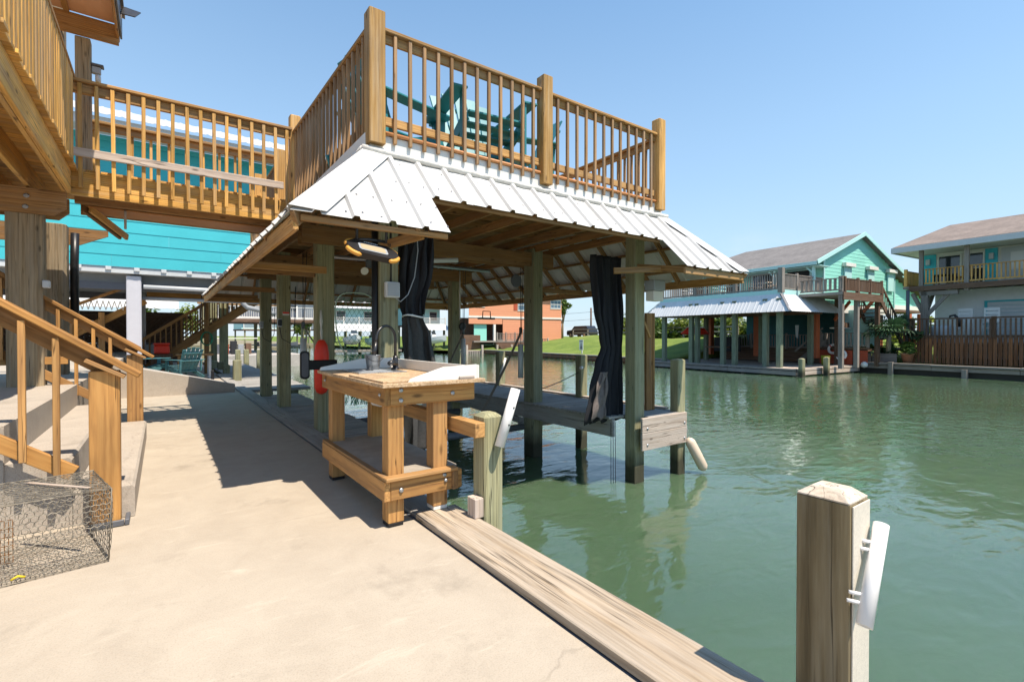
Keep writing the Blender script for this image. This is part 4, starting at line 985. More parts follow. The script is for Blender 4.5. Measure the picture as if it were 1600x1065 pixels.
# sockets on the posts
for (x, y, z, lab) in ((1.862, 10.28, 1.62, "small grey switch box on a boathouse post with a red and white label above it"), (1.862, 12.38, 1.62, "weatherproof socket box on the farthest boathouse post near the concrete ramp")):
    t = thing("socket_box", lab, "socket", (x, y, z))
    block("box", t, x - 0.05, x + 0.02, y - 0.085, y + 0.0, z - 0.09, z + 0.07, LGREY, 0.008); block("cover", t, x - 0.055, x + 0.015, y - 0.10, y - 0.086, z - 0.07, z + 0.05, GREYPL if y > 11 else BLACK, 0.006)
    if y < 11:
        block("label_plate", t, x + 0.03, x + 0.15, y - 0.088, y - 0.082, z + 0.13, z + 0.20, TRIMW, 0.001); block("label_band", t, x + 0.031, x + 0.149, y - 0.0905, y - 0.0885, z + 0.165, z + 0.198, REDF, 0.0005)
    pipe("cable", t, [(x - 0.02, y - 0.05, z - 0.09), (x + 0.02, y - 0.06, z - 0.32), (x + 0.16, y - 0.07, z - 0.40), (x + 0.24, y - 0.07, z - 0.22), (x + 0.26, y - 0.05, z + 0.1), (x + 0.27, y - 0.05, z + 0.7)], 0.008, CABLE, 6)
# landing net
t = thing("landing_net", "green netting on a pale hoop hanging by the left front boathouse post", "net", (2.0, 6.0, 1.5))
hoop = []
for k in range(28):
    a = 2 * math.pi * k / 28; c_, s_ = math.cos(a), math.sin(a)
    hoop.append((2.02 + 0.30 * math.copysign(abs(c_) ** 0.7, c_) + 0.07 * (-s_), 6.05, 1.47 + 0.42 * math.copysign(abs(s_) ** 0.7, s_)))
pipe("hoop", t, hoop, 0.008, HOOP, 8, closed=True)
E_ = []
for k in range(-9, 10):
    for sgn in (1, -1):
        prev = None
        for j in range(15):
            tt = -1 + 2 * j / 14; x = 2.02 + k * 0.06 + sgn * tt * 0.28; z = 1.47 + tt * 0.42
            inside = abs((x - 2.02) / 0.30) ** 2.6 + abs((z - 1.47) / 0.42) ** 2.6 < 1
            p = Vector((x, 6.06 + 0.16 * math.sin(max(0, 1 - tt * tt) * 1.5), z - 0.05 * (1 - tt * tt))) if inside else None
            if p is not None and prev is not None: E_.append((prev, p))
            prev = p
wires("netting", t, E_, 0.0022, NETG, )
E_ = []
for k in range(60):
    x = 1.84 + rnd.uniform(0, 0.34); p = Vector((x, 6.1 + jit(0.06), 1.12))
    for j in range(7):
        q = p + Vector((jit(0.05), jit(0.03), -0.09)); E_.append((p, q)); p = q
wires("net_bag", t, E_, 0.003, NETG)
# boat lift: cables, hooks, bumpers and slings
t = thing("boat_lift", "boat lift cables with white bumper tubes and slack grey slings under the boathouse roof", "boat lift", (3.9, 8.5, 1.5))
def hanger(x, y, zh, zb0, zb1, sx, sz, side):
    pipe("cable", t, [(x, y, 2.9), (x, y, zh)], 0.006, CABLE, 6); pipe("cable", t, [(x + 0.07, y, 2.9), (x + 0.02, y, zh)], 0.006, CABLE, 6)
    block("hook", t, x - 0.028, x + 0.028, y - 0.025, y + 0.025, zh - 0.13, zh, BLKMET, 0.01)
    pipe("bumper_tube", t, [(x + side * 0.09, y, zb1), (x + side * 0.09, y, zb0)], 0.052, LGREY, 14)
    pipe("bumper_cord", t, [(x + side * 0.02, y, zh - 0.08), (x + side * 0.09, y, zb1)], 0.005, CABLE, 5)
    p = rope_pts((x, y, zh - 0.1), (sx, y + 0.05, sz), 0.06, 8)
    for a, b in zip(p, p[1:]): pass
    V = []; F = []
    for i, q in enumerate(p): V += [q + Vector((0, -0.04, 0)), q + Vector((0, 0.04, 0)), q + Vector((0.009, 0.04, 0.009)), q + Vector((0.009, -0.04, 0.009))]
    for i in range(len(p) - 1):
        for k in range(4): F.append((i * 4 + k, i * 4 + (k + 1) % 4, i * 4 + 4 + (k + 1) % 4, i * 4 + 4 + k))
    c = p[0]; obj("sling", mk("sling", [v - c for v in V], F, STRAP), T(*c), t)
hanger(5.60, 7.5, 1.52, 0.55, 1.20, 4.6, -0.25, 0)
hanger(5.60, 9.7, 1.52, 0.70, 1.30, 4.7, -0.15, 0)
hanger(2.12, 9.55, 1.62, 0.76, 1.32, 3.1, 0.2, 0)
for y in (7.2, 9.6):
    pipe("cradle_beam", t, [(2.2, y + 0.1, -0.35), (5.5, y + 0.1, -0.35)], 0.06, DGREY, 10)
pipe("winch_pipe", t, [(2.3, 8.6, 2.72), (5.6, 8.6, 2.72)], 0.035, GALV, 10)
lathe("winch_wheel", t, [(0.11, -0.02), (0.12, 0.0), (0.11, 0.02)], DGREY, T(5.2, 7.1, 2.35) @ Matrix.Rotation(R(90), 4, 'X'), 18)
t = thing("strip_light", "tubular strip light fixed to the long beam under the boathouse deck", "strip light", (3.2, 6.9, 2.5))
pipe("tube", t, [(2.78, 6.6, 2.42), (3.55, 6.3, 2.47)], 0.035, LGREY, 12); block("box", t, 3.0, 3.14, 6.75, 6.85, 2.50, 2.66, GREYPL, 0.01)
t = thing("hanging_lamp", "dark flat lamp hanging below the far eave of the boathouse", "lamp", (6.3, 10.2, 1.9))
block("shade", t, 5.62, 6.02, 9.0, 9.12, 1.72, 1.76, BLKMET, 0.01); pipe("handle", t, [(5.72, 9.06, 1.76), (5.73, 9.06, 1.90), (5.92, 9.06, 1.90), (5.93, 9.06, 1.76)], 0.012, BLKMET, 6)
t = thing("flood_light", "small double flood light on the beam under the boathouse roof", "flood light", (1.6, 7.2, 2.5))
for dx in (-0.09, 0.09): lathe("lamp", t, [(0.02, -0.09), (0.045, -0.05), (0.06, 0.0), (0.055, 0.005)], TRIMW, T(2.55 + dx, 7.18, 2.32) @ Matrix.Rotation(R(110), 4, 'X'), 12)
block("mount", t, 2.49, 2.61, 7.19, 7.235, 2.38, 2.5, DGREY, 0.008)
pipe("dock_line", thing("dock_line", "thin dark line stretched low across the catwalk to the outer pile", "line", (5.8, 7.2, 0.3)), rope_pts((5.72, 7.2, 0.32), (6.92, 7.28, 0.62), 0.03), 0.008, CABLE, 6)
t = thing("plug_box", "black reel with a white rod fixed high on the far boathouse post", "reel", (5.7, 10.1, 1.6))
pipe("rod", t, [(5.78, 10.17, 2.9), (5.78, 10.17, 1.75)], 0.018, TRIMW, 8); lathe("reel", t, [(0.08, -0.03), (0.1, 0), (0.08, 0.03)], BLACK, T(5.84, 10.15, 1.58) @ Matrix.Rotation(R(90), 4, 'X'), 14)
for (x, y, lab) in ((6.965, 10.09, "short white tube strapped to the farther catwalk pile"), (6.99, 7.14, "small white cleat on the middle catwalk pile")):
    tt = thing("rod_tube" if y > 9 else "dock_cleat", lab, "tube" if y > 9 else "cleat", (x, y, 0.6))
    if y > 9: hollow("tube", tt, (7.06, 10.10, 0.80), (6.90, 10.09, 0.40), 0.03, PVC)
    else: pipe("cleat", tt, [(6.84, 7.15, 0.70), (6.88, 7.15, 0.72), (6.89, 7.19, 0.72)], 0.03, PVC, 8)

# ------------------------------------------------------------------ Adirondack chairs and table on the deck
def adirondack(label, x, y, rz, mat=TEAL, group="teal chairs on the deck", z=3.442, sc=1.0):
    """chair that faces local +Y"""
    t = thing("adirondack_chair", label, "chair", (x, y, z), rz, group)
    with frame(T(x, y, z) @ RZ(rz) @ Matrix.Scale(sc, 4)):
        for k in range(5):
            u = (k - 2) / 2; ht = 0.93 - 0.07 * u * u
            stick("back_slat", t, (u * 0.20, -0.10 , 0.20), (u * 0.255, -0.10 - ht * 0.36, ht), 0.105, 0.018, mat, 0.004, ref=(0, 1, 0.3))
        for k in range(5):
            y0 = 0.42 - k * 0.115; z0 = 0.37 - k * 0.042
            stick("seat_slat", t, (-0.26, y0, z0), (0.26, y0, z0), 0.10, 0.018, mat, 0.003)
        for s in (-1, 1):
            stick("arm", t, (s * 0.33, -0.33, 0.555), (s * 0.33, 0.46, 0.56), 0.135, 0.02, mat, 0.004)
            stick("front_leg", t, (s * 0.285, 0.40, 0.0), (s * 0.285, 0.40, 0.55), 0.022, 0.09, mat, 0.003)
            stick("rear_leg", t, (s * 0.262, 0.44, 0.36), (s * 0.262, -0.48, 0.035), 0.022, 0.11, mat, 0.003)
            stick("arm_support", t, (s * 0.30, -0.27, 0.22), (s * 0.30, -0.29, 0.545), 0.022, 0.07, mat, 0.003)
        stick("back_brace", t, (-0.34, -0.30, 0.535), (0.34, -0.30, 0.535), 0.055, 0.03, mat, 0.003)
        stick("back_brace", t, (-0.27, -0.385, 0.75), (0.27, -0.385, 0.75), 0.045, 0.025, mat, 0.003)
        stick("back_brace", t, (-0.27, -0.13, 0.22), (0.27, -0.13, 0.22), 0.055, 0.03, mat, 0.003)
    return t
adirondack("teal slatted chair on the deck facing the front railing", 3.36, 5.50, R(172), sc=1.42)
adirondack("teal slatted chair on the deck seen from the side near the corner post", 2.38, 6.0, R(-75), sc=1.35)
adirondack("teal slatted chair on the deck turned beside the middle railing post", 4.45, 6.0, R(75), sc=1.3)
t = thing("side_table", "low round teal table between the chairs on the boathouse deck", "table", (3.0, 6.5, 3.44))
lathe("top", t, [(0.30, 0), (0.31, 0.01), (0.31, 0.02), (0.30, 0.025)], TEAL, T(3.15, 6.75, 3.86), 24)
for a in (0.7, 2.3, 3.9, 5.4): stick("leg", t, (3.15 + 0.24 * math.cos(a), 6.75 + 0.24 * math.sin(a), 3.442), (3.15 + 0.16 * math.cos(a), 6.75 + 0.16 * math.sin(a), 3.86), 0.04, 0.04, TEAL)

# ------------------------------------------------------------------ raised walkway to the house
t = thing("raised_walkway", "bright timber footbridge with railings from the house deck to the boathouse deck", "walkway", (0.4, 8.6, 3.4))
block("beam", t, -0.93, 1.60, 8.045, 8.09, 3.09, 3.40, DECKW); block("beam", t, -0.93, 1.66, 9.26, 9.305, 3.09, 3.40, DECKW); block("beam", t, -0.93, 1.66, 8.65, 8.69, 3.12, 3.40, BROWN)
x = -0.9
while x < 1.62:
    block("deck_board", t, x, x + 0.136, 8.10, 9.30, 3.405, 3.44, DECKW, 0.003); x += 0.142
block("lit_underside", t, -0.80, 1.65, 8.72, 9.24, 3.10, 3.12, plain("bounce_lit_brown", (0.46, 0.205, 0.065), 0.7, var=0.15, scale=3))  # stands for the deck underside; warm bounced light is put into its colour
def wrun(y, zt, s, low, nb=16, bwid=0.042):
    block("cap_rail", t, -0.90, 1.62, y - 0.07, y + 0.07, zt - 0.02, zt + 0.02, RAIL, 0.006)
    block("top_rail", t, -0.90, 1.62, y - 0.02, y + 0.02, zt - (0.145 if low else 0.11), zt - 0.022, RAIL)
    for k in range(nb):
        x = -0.80 + k * 2.5 / nb
        o_ = jit(0.012)
        stick("baluster", t, (x + o_, y + s * 0.041, 3.17 if low else 3.15), (x, y + s * 0.041, zt - 0.03), bwid, 0.036, DECKW, 0.003)
    block("bottom_rail", t, -0.88, 1.49 if low else 1.62, y + s * 0.062 if s > 0 else y - 0.098, y + 0.098 if s > 0 else y - 0.061, 3.545, 3.645, PALE if low else DECKW)
wrun(8.0, 4.48, -1, True); wrun(9.36, 4.47, 1, False, 11, 0.036)
block("end_plank", t, 1.30, 1.48, 9.30, 9.33, 3.42, 4.12, DECKW)
block("drop_strip", t, -0.42, -0.39, 8.72, 8.74, 2.85, 3.12, PALE)

# ------------------------------------------------------------------ house deck at upper left
t = thing("house_deck", "high timber deck of the near house at upper left with bright balusters and joists", "deck", (-2, 6, 3.4))
DX = -0.89
block("rim_joist", t, DX - 0.04, DX, 2.4, 8.02, 3.10, 3.385, DECKW); block("rim_joist", t, DX - 0.084, DX - 0.043, 2.4, 8.02, 3.10, 3.385, DECKW)
for x in (-1.30, -1.66, -2.05, -2.45, -2.9, -3.3): block("joist", t, x, x + 0.042, 2.4, 9.6, 3.12, 3.385, DECKW)
y = 2.4
while y < 9.7:
    block("deck_board", t, -4.5, DX + 0.055 + jit(0.012) if y < 7.95 else DX - 0.03, y, y + 0.137, 3.388, 3.424 + jit(0.002), DECKW, 0.004); y += 0.1415
y = 2.45
while y < 7.95:
    stick("baluster", t, (DX + 0.022, y, 3.43), (DX + 0.022, y, 4.50), 0.036, 0.086 if True else 0.04, DECKW, 0.004); y += 0.128
block("top_rail", t, DX - 0.02, DX - 0.002, 2.4, 7.93, 4.38, 4.50, RAIL); block("cap_rail", t, DX - 0.09, DX + 0.05, 2.4, 7.95, 4.502, 4.54, RAIL)
block("bottom_rail", t, DX - 0.04, DX + 0.002, 2.4, 7.93, 3.50, 3.59, DECKW)
bb = prism("support_beam", t, [(-4.5, 7.98, 2.80), (-1.05, 7.98, 2.80), (-0.93, 7.98, 2.90), (-0.93, 7.98, 3.095), (-4.5, 7.98, 3.095)], (0, 0.045, 0), BROWN)
for x in (-1.28, -1.29): bolt(bb, x, 7.975, 2.87 if x < -1.285 else 3.0, r=0.016)
prism("support_beam", t, [(-4.5, 10.6, 2.83), (-1.1, 10.6, 2.83), (-0.72, 10.6, 3.02), (-0.72, 10.6, 3.11), (-4.5, 10.6, 3.11)], (0, 0.045, 0), BROWN)
prism("support_beam", t, [(-4.5, 8.36, 2.82), (-1.05, 8.36, 2.82), (-0.95, 8.36, 2.92), (-0.95, 8.36, 3.095), (-4.5, 8.36, 3.095)], (0, 0.045, 0), BROWN)
stick("brace", t, (-0.78, 8.75, 3.08), (-0.42, 9.5, 2.86), 0.04, 0.09, DECKW)
stick("brace", t, (-0.86, 8.75, 3.08), (-0.50, 9.5, 2.86), 0.04, 0.09, BROWN)
def pile(label, x0, x1, y0, y1, z0, z1):
    p = thing("house_pile", label, "pile", ((x0 + x1) / 2, (y0 + y1) / 2, z0), group="piles under the house deck")
    capped_post("pile", p, x0, x1, y0, y1, z0, z1, PILE, 0.01, 0.045); return p
p = pile("thick weathered pile under the deck nearest the stair railing", -1.48, -1.16, 8.03, 8.35, 0.75, 3.095)
block("spot_light", thing("wall_lamp", "small square lamp fixed to the side of the thick weathered pile", "lamp", (-1.13, 8.1, 1.95)), -1.158, -1.09, 8.0, 8.1, 1.93, 2.02, LGREY, 0.01)
p = pile("second weathered pile behind the first with a black pipe down its side", -1.50, -1.20, 10.25, 10.55, 0.75, 3.1)
pipe("black_pipe", p, [(-1.13, 10.45, 1.55), (-1.13, 10.45, 2.5), (-1.12, 10.45, 3.0)], 0.055, BLACK, 12)
# posts and roof corner of the house
t = thing("house_porch", "grey porch posts and brown roof corner of the near house above the deck", "porch", (-1.2, 8.5, 3.44))
block("post", t, -1.30, -1.03, 8.72, 8.97, 3.43, 5.9, PILE, 0.02)
block("post", t, -0.885, -0.73, 8.36, 8.52, 3.445, 5.21, PILE, 0.01)
block("roof_beam", t, -4.5, -0.44, 8.33, 8.375, 5.215, 5.47, BROWN)
block("soffit_panel", t, -4.5, -0.98, 6.4, 8.32, 5.475, 5.50, plain("tan_soffit", (0.52, 0.32, 0.22), 0.7, var=0.06)); block("soffit_panel", t, -0.93, -0.47, 6.4, 8.32, 5.475, 5.50, bpy.data.materials["tan_soffit"])
block("soffit_batten", t, -0.985, -0.925, 6.4, 8.32, 5.45, 5.474, RAIL)
block("fascia_board", t, -0.465, -0.435, 6.4, 8.45, 5.30, 5.62, RAIL); block("drip_edge", t, -0.432, -0.41, 6.4, 8.47, 5.36, 5.64, DGREY)
prism("roof_sheet", t, [(-4.5, 6.35, 5.66), (-0.38, 6.35, 5.66), (-0.38, 8.5, 5.66), (-4.5, 8.5, 6.6)], (0, 0, 0.05), SHING)
p = thing("solar_light", "small flat solar panel light sticking out from the house roof corner", "solar light", (-0.3, 8.2, 5.6))
prism("panel", p, [(-0.43, 8.08, 5.50), (-0.26, 8.08, 5.51), (-0.20, 8.18, 5.64), (-0.37, 8.18, 5.65)], (0, -0.01, 0.008), BLKMET); block("bracket", p, -0.44, -0.40, 8.1, 8.2, 5.50, 5.56, TRIMW, 0.004)
p = thing("motion_light", "little grey lamp with a glass jar on the side of the porch post", "lamp", (-0.68, 8.4, 4.8))
block("body", p, -0.727, -0.63, 8.38, 8.45, 4.79, 4.88, GREYPL, 0.01); block("hood", p, -0.727, -0.60, 8.36, 8.46, 4.882, 4.91, DGREY, 0.006); lathe("jar", p, [(0.02, -0.09), (0.03, -0.085), (0.03, -0.01), (0.02, 0)], LGREY, T(-0.66, 8.41, 4.78), 12)
# ------------------------------------------------------------------ small library for houses and plants
def siding(name, parent, p0, p1, z0, z1, mat, step=0.2, top=None, out=None, th=0.03, seg=0):
    """horizontal lap boards from p0 to p1 (xy); top(f) gives the wall height at fraction f for gables"""
    a, b = Vector((p0[0], p0[1], 0)), Vector((p1[0], p1[1], 0)); d = (b - a).normalized(); L = (b - a).length
    n = Vector((d.y, -d.x, 0)) if out is None else Vector(out)
    k = 0; z = z0
    while z < z1 - 0.02:
        h = min(step, z1 - z); s0, s1 = 0.0, L
        if top:
            s0, s1 = top(z + h * 0.9)
            if s1 - s0 < 0.1: break
        q0 = a + d * s0; q1 = a + d * s1
        lo, hi = 0.012, 0.0
        if seg and s1 - s0 > seg:
            cuts = [s0] + [s0 + seg * (j + 0.35 * ((k * 2) % 3) + 0.2) for j in range(int((s1 - s0) / seg) + 1)] + [s1]
            cuts = [c_ for c_ in cuts if c_ <= s1]
            for ca, cb in zip(cuts, cuts[1:]):
                if cb - ca > 0.05: siding(name, parent, (a + d * (ca + 0.0015)).to_tuple()[:2], (a + d * (cb - 0.0015)).to_tuple()[:2], z, z + h, mat, step, None, n, th)
            z += step; k += 1; continue
        P = [q0 + n * lo + Vector((0, 0, z)), q1 + n * lo + Vector((0, 0, z)), q1 + n * hi + Vector((0, 0, z + h)), q0 + n * hi + Vector((0, 0, z + h))]
        V = P + [p - n * (th + (lo if i < 2 else hi)) for i, p in enumerate(P)]
        c = sum(V, Vector()) / 8
        F = [(0, 1, 2, 3), (7, 6, 5, 4), (0, 4, 5, 1), (1, 5, 6, 2), (2, 6, 7, 3), (3, 7, 4, 0)]
        me = mk("board", [v - c for v in V], F, mat)
        obj(name, me, T(*c), parent); z += step; k += 1
def quad(name, parent, pts, mat, th=0.04):
    P = [Vector(p) for p in pts]; n = (P[1] - P[0]).cross(P[2] - P[0]).normalized()
    return prism(name, parent, P, n * -th, mat)
def fence_run(t, p0, p1, z0, zt, post_gap, mat, bal=0.14, pw=0.12, bw=0.035, posts=True, balmat=None, rails=True, ends=True):
    a, b = Vector((p0[0], p0[1], 0)), Vector((p1[0], p1[1], 0)); L = (b - a).length; d = (b - a) / L
    n = max(1, round(L / post_gap)); Z = lambda z: Vector((0, 0, z))
    if posts:
        for k in range(n + 1):
            if not ends and k in (0, n): continue
            q = a + d * (L * k / n); stick("post", t, q + Z(z0), q + Z(zt + 0.12), pw, pw, mat, 0.01)
    if rails:
        stick("top_rail", t, a + Z(zt), b + Z(zt), 0.13, 0.045, mat); stick("bottom_rail", t, a + Z(z0 + 0.12), b + Z(z0 + 0.12), 0.045, 0.09, mat)
    m = int(L / bal); bm_ = balmat or mat
    for k in range(m):
        q = a + d * (L * (k + 0.5) / m); stick("baluster", t, q + Z(z0 + 0.08 + jit(0.01)), q + Z(zt - 0.024), bw, bw, bm_, 0.003)
def metal_roof(t, O, S, D, length, drop, top_in0, top_in1, mat, rib=0.23):
    """ribbed sheets from a top edge (inset at both ends) down to an eave; one sheet each 0.9 m"""
    O, S, D = Vector(O), Vector(S), Vector(D); N = S.cross(D).normalized(); N = N if N.z > 0 else -N
    s0 = 0.0
    while s0 < length - 0.02:
        s1 = min(s0 + 0.92, length); V = []; F = []; n = max(4, int((s1 - s0) / (rib / 4)))
        for i in range(n + 1):
            s = s0 + (s1 - s0) * i / n; h = 0.022 if int(round(s / (rib / 4))) % 4 == 0 else 0.0
            ta = max((top_in0 - s) / top_in0 if top_in0 > 0 else 0, (s - (length - top_in1)) / top_in1 if top_in1 > 0 else 0, 0) * drop
            for tt in (min(ta, drop - 0.01), drop):
                p = O + S * s + D * tt; V += [p + N * h, p + N * (h - 0.006)]
        for i in range(n):
            a, b = 4 * i, 4 * i + 4; F += [(a, b, b + 2, a + 2), (a + 1, a + 3, b + 3, b + 1), (a + 2, b + 2, b + 3, a + 3), (a, a + 1, b + 1, b)]
        c = O + S * ((s0 + s1) / 2) + D * (drop / 2)
        obj("roof_sheet", mk("sheet", [v - c for v in V], F, mat), T(*c), t); s0 = s1
def leaves(name, parent, M, blobs, n, size, mat, seed=1, flat=0.5):
    """leaf-sized faces scattered through lumpy clumps: blobs = (centre, radius xyz)"""
    r = random.Random(seed); V = []; F = []
    wts = [b[1][0] * b[1][1] * b[1][2] for b in blobs]; tot = sum(wts)
    for b, w in zip(blobs, wts):
        cx, cy, cz = b[0]; rx, ry, rz = b[1]
        for _ in range(int(n * w / tot)):
            while True:
                x, y, z = r.uniform(-1, 1), r.uniform(-1, 1), r.uniform(-1, 1); q = x * x + y * y + z * z
                if 0.15 < q < 1: break
            q = math.sqrt(q); f = (0.55 + 0.45 * r.random()) / q * (q ** 0.6) * (1 + 0.22 * math.sin(5 * x + 3 * z + cx) * math.cos(4 * y + cz))
            p = Vector((cx + rx * x * f, cy + ry * y * f, cz + rz * z * f))
            u = Vector((r.gauss(0, 1), r.gauss(0, 1), r.gauss(0, flat))).normalized(); w_ = u.cross(Vector((r.gauss(0, 1), r.gauss(0, 1), r.gauss(0, 1)))).normalized()
            s = size * r.uniform(0.6, 1.3); i = len(V)
            V += [p - u * s, p + w_ * s * 0.45, p + u * s, p - w_ * s * 0.45]; F.append((i, i + 1, i + 2, i + 3))
    return obj(name, mk(name, V, F, mat), M, parent)
def tree(name, label, x, y, z, h, rad, mat, n=1500, size=0.22, seed=1, group=None, cat="tree", trunk=True, squash=0.8, nb=9):
    t = thing(name, label, cat, (x, y, z), group=group); r = random.Random(seed); blobs = []
    for k in range(nb):
        a = r.uniform(0, 6.28); q = rad * r.uniform(0.1, 0.65); zz = h * r.uniform(0.5, 0.86) if trunk else h * r.uniform(0.2, 0.75)
        s = rad * r.uniform(0.32, 0.58); blobs.append(((q * math.cos(a), q * math.sin(a), zz), (s, s, s * squash)))
    leaves("crown", t, T(x, y, z), blobs, n, size, mat, seed)
    if trunk:
        pipe("trunk", t, [(x, y, z - 0.3), (x + 0.05 * h * 0.3, y, z + h * 0.3), (x + jit(0.1), y + jit(0.1), z + h * 0.6)], [h * 0.035, h * 0.025, h * 0.012], PILE, 8)
        for b in blobs[:5]:
            pipe("limb", t, [(x + 0.02 * h, y, z + h * 0.32), (x + b[0][0] * 0.5, y + b[0][1] * 0.5, z + (h * 0.32 + b[0][2]) / 2 + 0.05 * h), (x + b[0][0], y + b[0][1], z + b[0][2])], [h * 0.018, h * 0.012, h * 0.005], PILE, 6)
    return t
def window(parent, face, o, u, w, h, mat=GLASSD, frame_=TRIMW, fw=0.06, rows=2, cols=1, depth=0.06, curtain_=None):
    """framed window: o lower-left corner, u unit vector along the wall, face outward normal"""
    o, u, n = Vector(o), Vector(u), Vector(face); Z = Vector((0, 0, 1))
    f = None
    for (a, b) in ((o, o + u * w), (o + Z * h, o + u * w + Z * h)):
        q = stick("window", parent, a + n * 0.02 - u * fw * 0.5, b + n * 0.02 + u * fw * 0.5, depth, fw, frame_) if f is None else stick("frame", f, a + n * 0.02 - u * fw * 0.5, b + n * 0.02 + u * fw * 0.5, depth, fw, frame_)
        f = f or q
    for a in (o, o + u * w): stick("frame", f, a + n * 0.02 + Z * fw / 2, a + n * 0.02 + Z * (h - fw / 2), depth, fw, frame_, ref=u.cross(Z) if False else None)
    for k in range(1, rows): stick("frame", f, o + Z * h * k / rows + n * 0.02 + u * fw / 2, o + u * (w - fw / 2) + Z * h * k / rows + n * 0.02, depth * 0.8, fw * 0.6, frame_)
    for k in range(1, cols): stick("frame", f, o + u * w * k / cols + n * 0.022 + Z * fw / 2, o + u * w * k / cols + Z * (h - fw / 2) + n * 0.022, depth * 0.8, fw * 0.6, frame_)
    p = [o - n * 0.0, o + u * w, o + u * w + Z * h, o + Z * h]
    prism("pane", f, p, n * 0.012, mat)
    return f

# ------------------------------------------------------------------ turquoise house next door (left, behind the footbridge)
YN = 16.8
t = thing("neighbour_house", "turquoise sided house on grey piers behind the footbridge with a white metal roof", "house", (-3, 20, 0))
siding("siding_board", t, (-9.0, YN), (4.1, YN), 3.22, 6.55, TURQ, 0.31, out=(0, -1, 0), seg=3.6)
siding("siding_board", t, (4.12, YN + 0.05), (4.12, YN + 7.5), 3.22, 6.55, TURQ, 0.31, out=(1, 0, 0))
block("frieze_board", t, -9, 4.15, YN - 0.05, YN - 0.014, 6.52, 6.655, TURQ)
block("soffit", t, -9.3, 4.6, YN - 0.75, YN - 0.055, 6.66, 6.69, LGREY)
block("eave_fascia", t, -9.3, 4.62, YN - 0.80, YN - 0.76, 6.62, 6.86, LGREY)
x0 = -9.3
metal_roof(t, (x0, YN + 3.4, 8.62), (1, 0, 0), Vector((0, -4.35, -1.73)).normalized(), 13.95, math.hypot(4.35, 1.73), 0, 0, METAL)
block("floor", t, -9, 4.1, YN + 0.02, YN + 7.5, 3.05, 3.2, LGREY)
block("skirt_beam", t, -9, 4.1, YN + 0.03, YN + 0.10, 3.06, 3.215, DGREY)
for k in range(14): block("bracket", t, -4.2 + k * 0.6, -4.08 + k * 0.6, YN - 0.02, YN + 0.03, 3.12, 3.21, LGREY)
for k in range(8): block("floor_joist", t, -9, 4.1, YN + 0.5 + k * 0.95, YN + 0.55 + k * 0.95, 2.82, 3.045, GREYPL)
for y in (YN + 0.25, YN + 4.5): block("floor_beam", t, -9, 4.1, y, y + 0.15, 2.62, 2.815, DGREY)
pipe("grey_duct", t, [(-0.4, YN + 0.15, 2.72), (2.6, YN + 0.15, 2.70)], 0.06, LGREY, 10); pipe("grey_duct", t, [(-0.6, YN + 0.45, 2.42), (3.4, YN + 0.45, 2.40)], 0.05, GREYPL, 10)
for x, y in ((-0.78, YN + 0.1), (-5.2, YN + 0.1), (-0.78, YN + 4.4), (-5.2, YN + 4.4)):
    block("pier", t, x, x + 0.33, y, y + 0.33, 0.0, 3.0, plain("lavender_grey_pier", (0.50, 0.50, 0.54), 0.7, var=0.05) if "lavender_grey_pier" not in bpy.data.materials else bpy.data.materials["lavender_grey_pier"], 0.02)
pipe("elbow_pipe", t, [(2.05, YN + 0.2, 2.62), (2.05, YN + 0.2, 2.34), (2.15, YN + 0.2, 2.24), (2.95, YN + 0.2, 2.05)], 0.075, GREYPL, 10)
block("shade_wall", t, -9, 0.75, YN + 7.6, YN + 7.7, 0.0, 2.32, FBROWN)  # added dark wall giving the deep shade behind the stairs and lattice
metal_roof(t, (-6, 27.6, 3.75), (1, 0, 0), Vector((0, -2.6, -1.25)).normalized(), 6.6, math.hypot(2.6, 1.25), 0, 0, METAL)
# concrete ramp
t = thing("concrete_ramp", "low concrete ramp wall sloping down to the right at the end of the patio", "ramp", (0.3, 13.5, 0))
prism("ramp_wall", t, [(-0.855, 13.52, 0.0), (1.44, 13.52, 0.0), (1.44, 13.52, 0.19), (-0.28, 13.52, 0.60), (-0.855, 13.52, 0.74)], (0, 0.16, 0), CONC2)
prism("ramp_slab", t, [(-0.855, 13.69, 0.001), (1.40, 13.69, 0.001), (1.40, 13.69, 0.06), (-0.855, 13.69, 0.62)], (0, 2.6, 0), CONC3)
block("ramp_peg", thing("iron_peg", "short dark peg standing on the patio beyond the ramp", "peg", (1.2, 16.9, 0)), 1.18, 1.26, 16.9, 16.98, 0.0, 0.34, BLACK, 0.01)
# stairs and lattice beyond, under the house
t = thing("wooden_stairs", "brown wooden staircase with balusters in the shade under the turquoise house", "stairs", (0.6, 22, 0))
stick("stringer", t, (-0.6, 21.0, 0.1), (3.3, 21.0, 2.95), 0.06, 0.28, BROWN); stick("stringer", t, (-0.6, 22.1, 0.1), (3.3, 22.1, 2.95), 0.06, 0.28, BROWN)
for k in range(13): block("tread", t, -0.55 + k * 0.29, -0.25 + k * 0.29, 21.03, 22.07, 0.25 + k * 0.212, 0.29 + k * 0.212, BROWN)
for yy in (20.95, 22.15):
    stick("handrail", t, (-0.6, yy, 1.18), (3.3, yy, 4.0), 0.05, 0.10, BROWN)
    for k in range(24): x = -0.5 + k * 0.155; stick("baluster", t, (x, yy, 0.30 + 0.73 * (x + 0.5)), (x, yy, 1.18 + 0.725 * (x + 0.6)), 0.035, 0.035, BROWN, 0.003)
for x, y in ((1.25, 20.8), (-0.7, 20.9)): block("post", t, x, x + 0.15, y, y + 0.15, 0, 3.4, BROWN)
t = thing("side_stair", "orange brown stair frame with white rope netting left of the grey pier", "stairs", (-1.6, 18.5, 0.75))
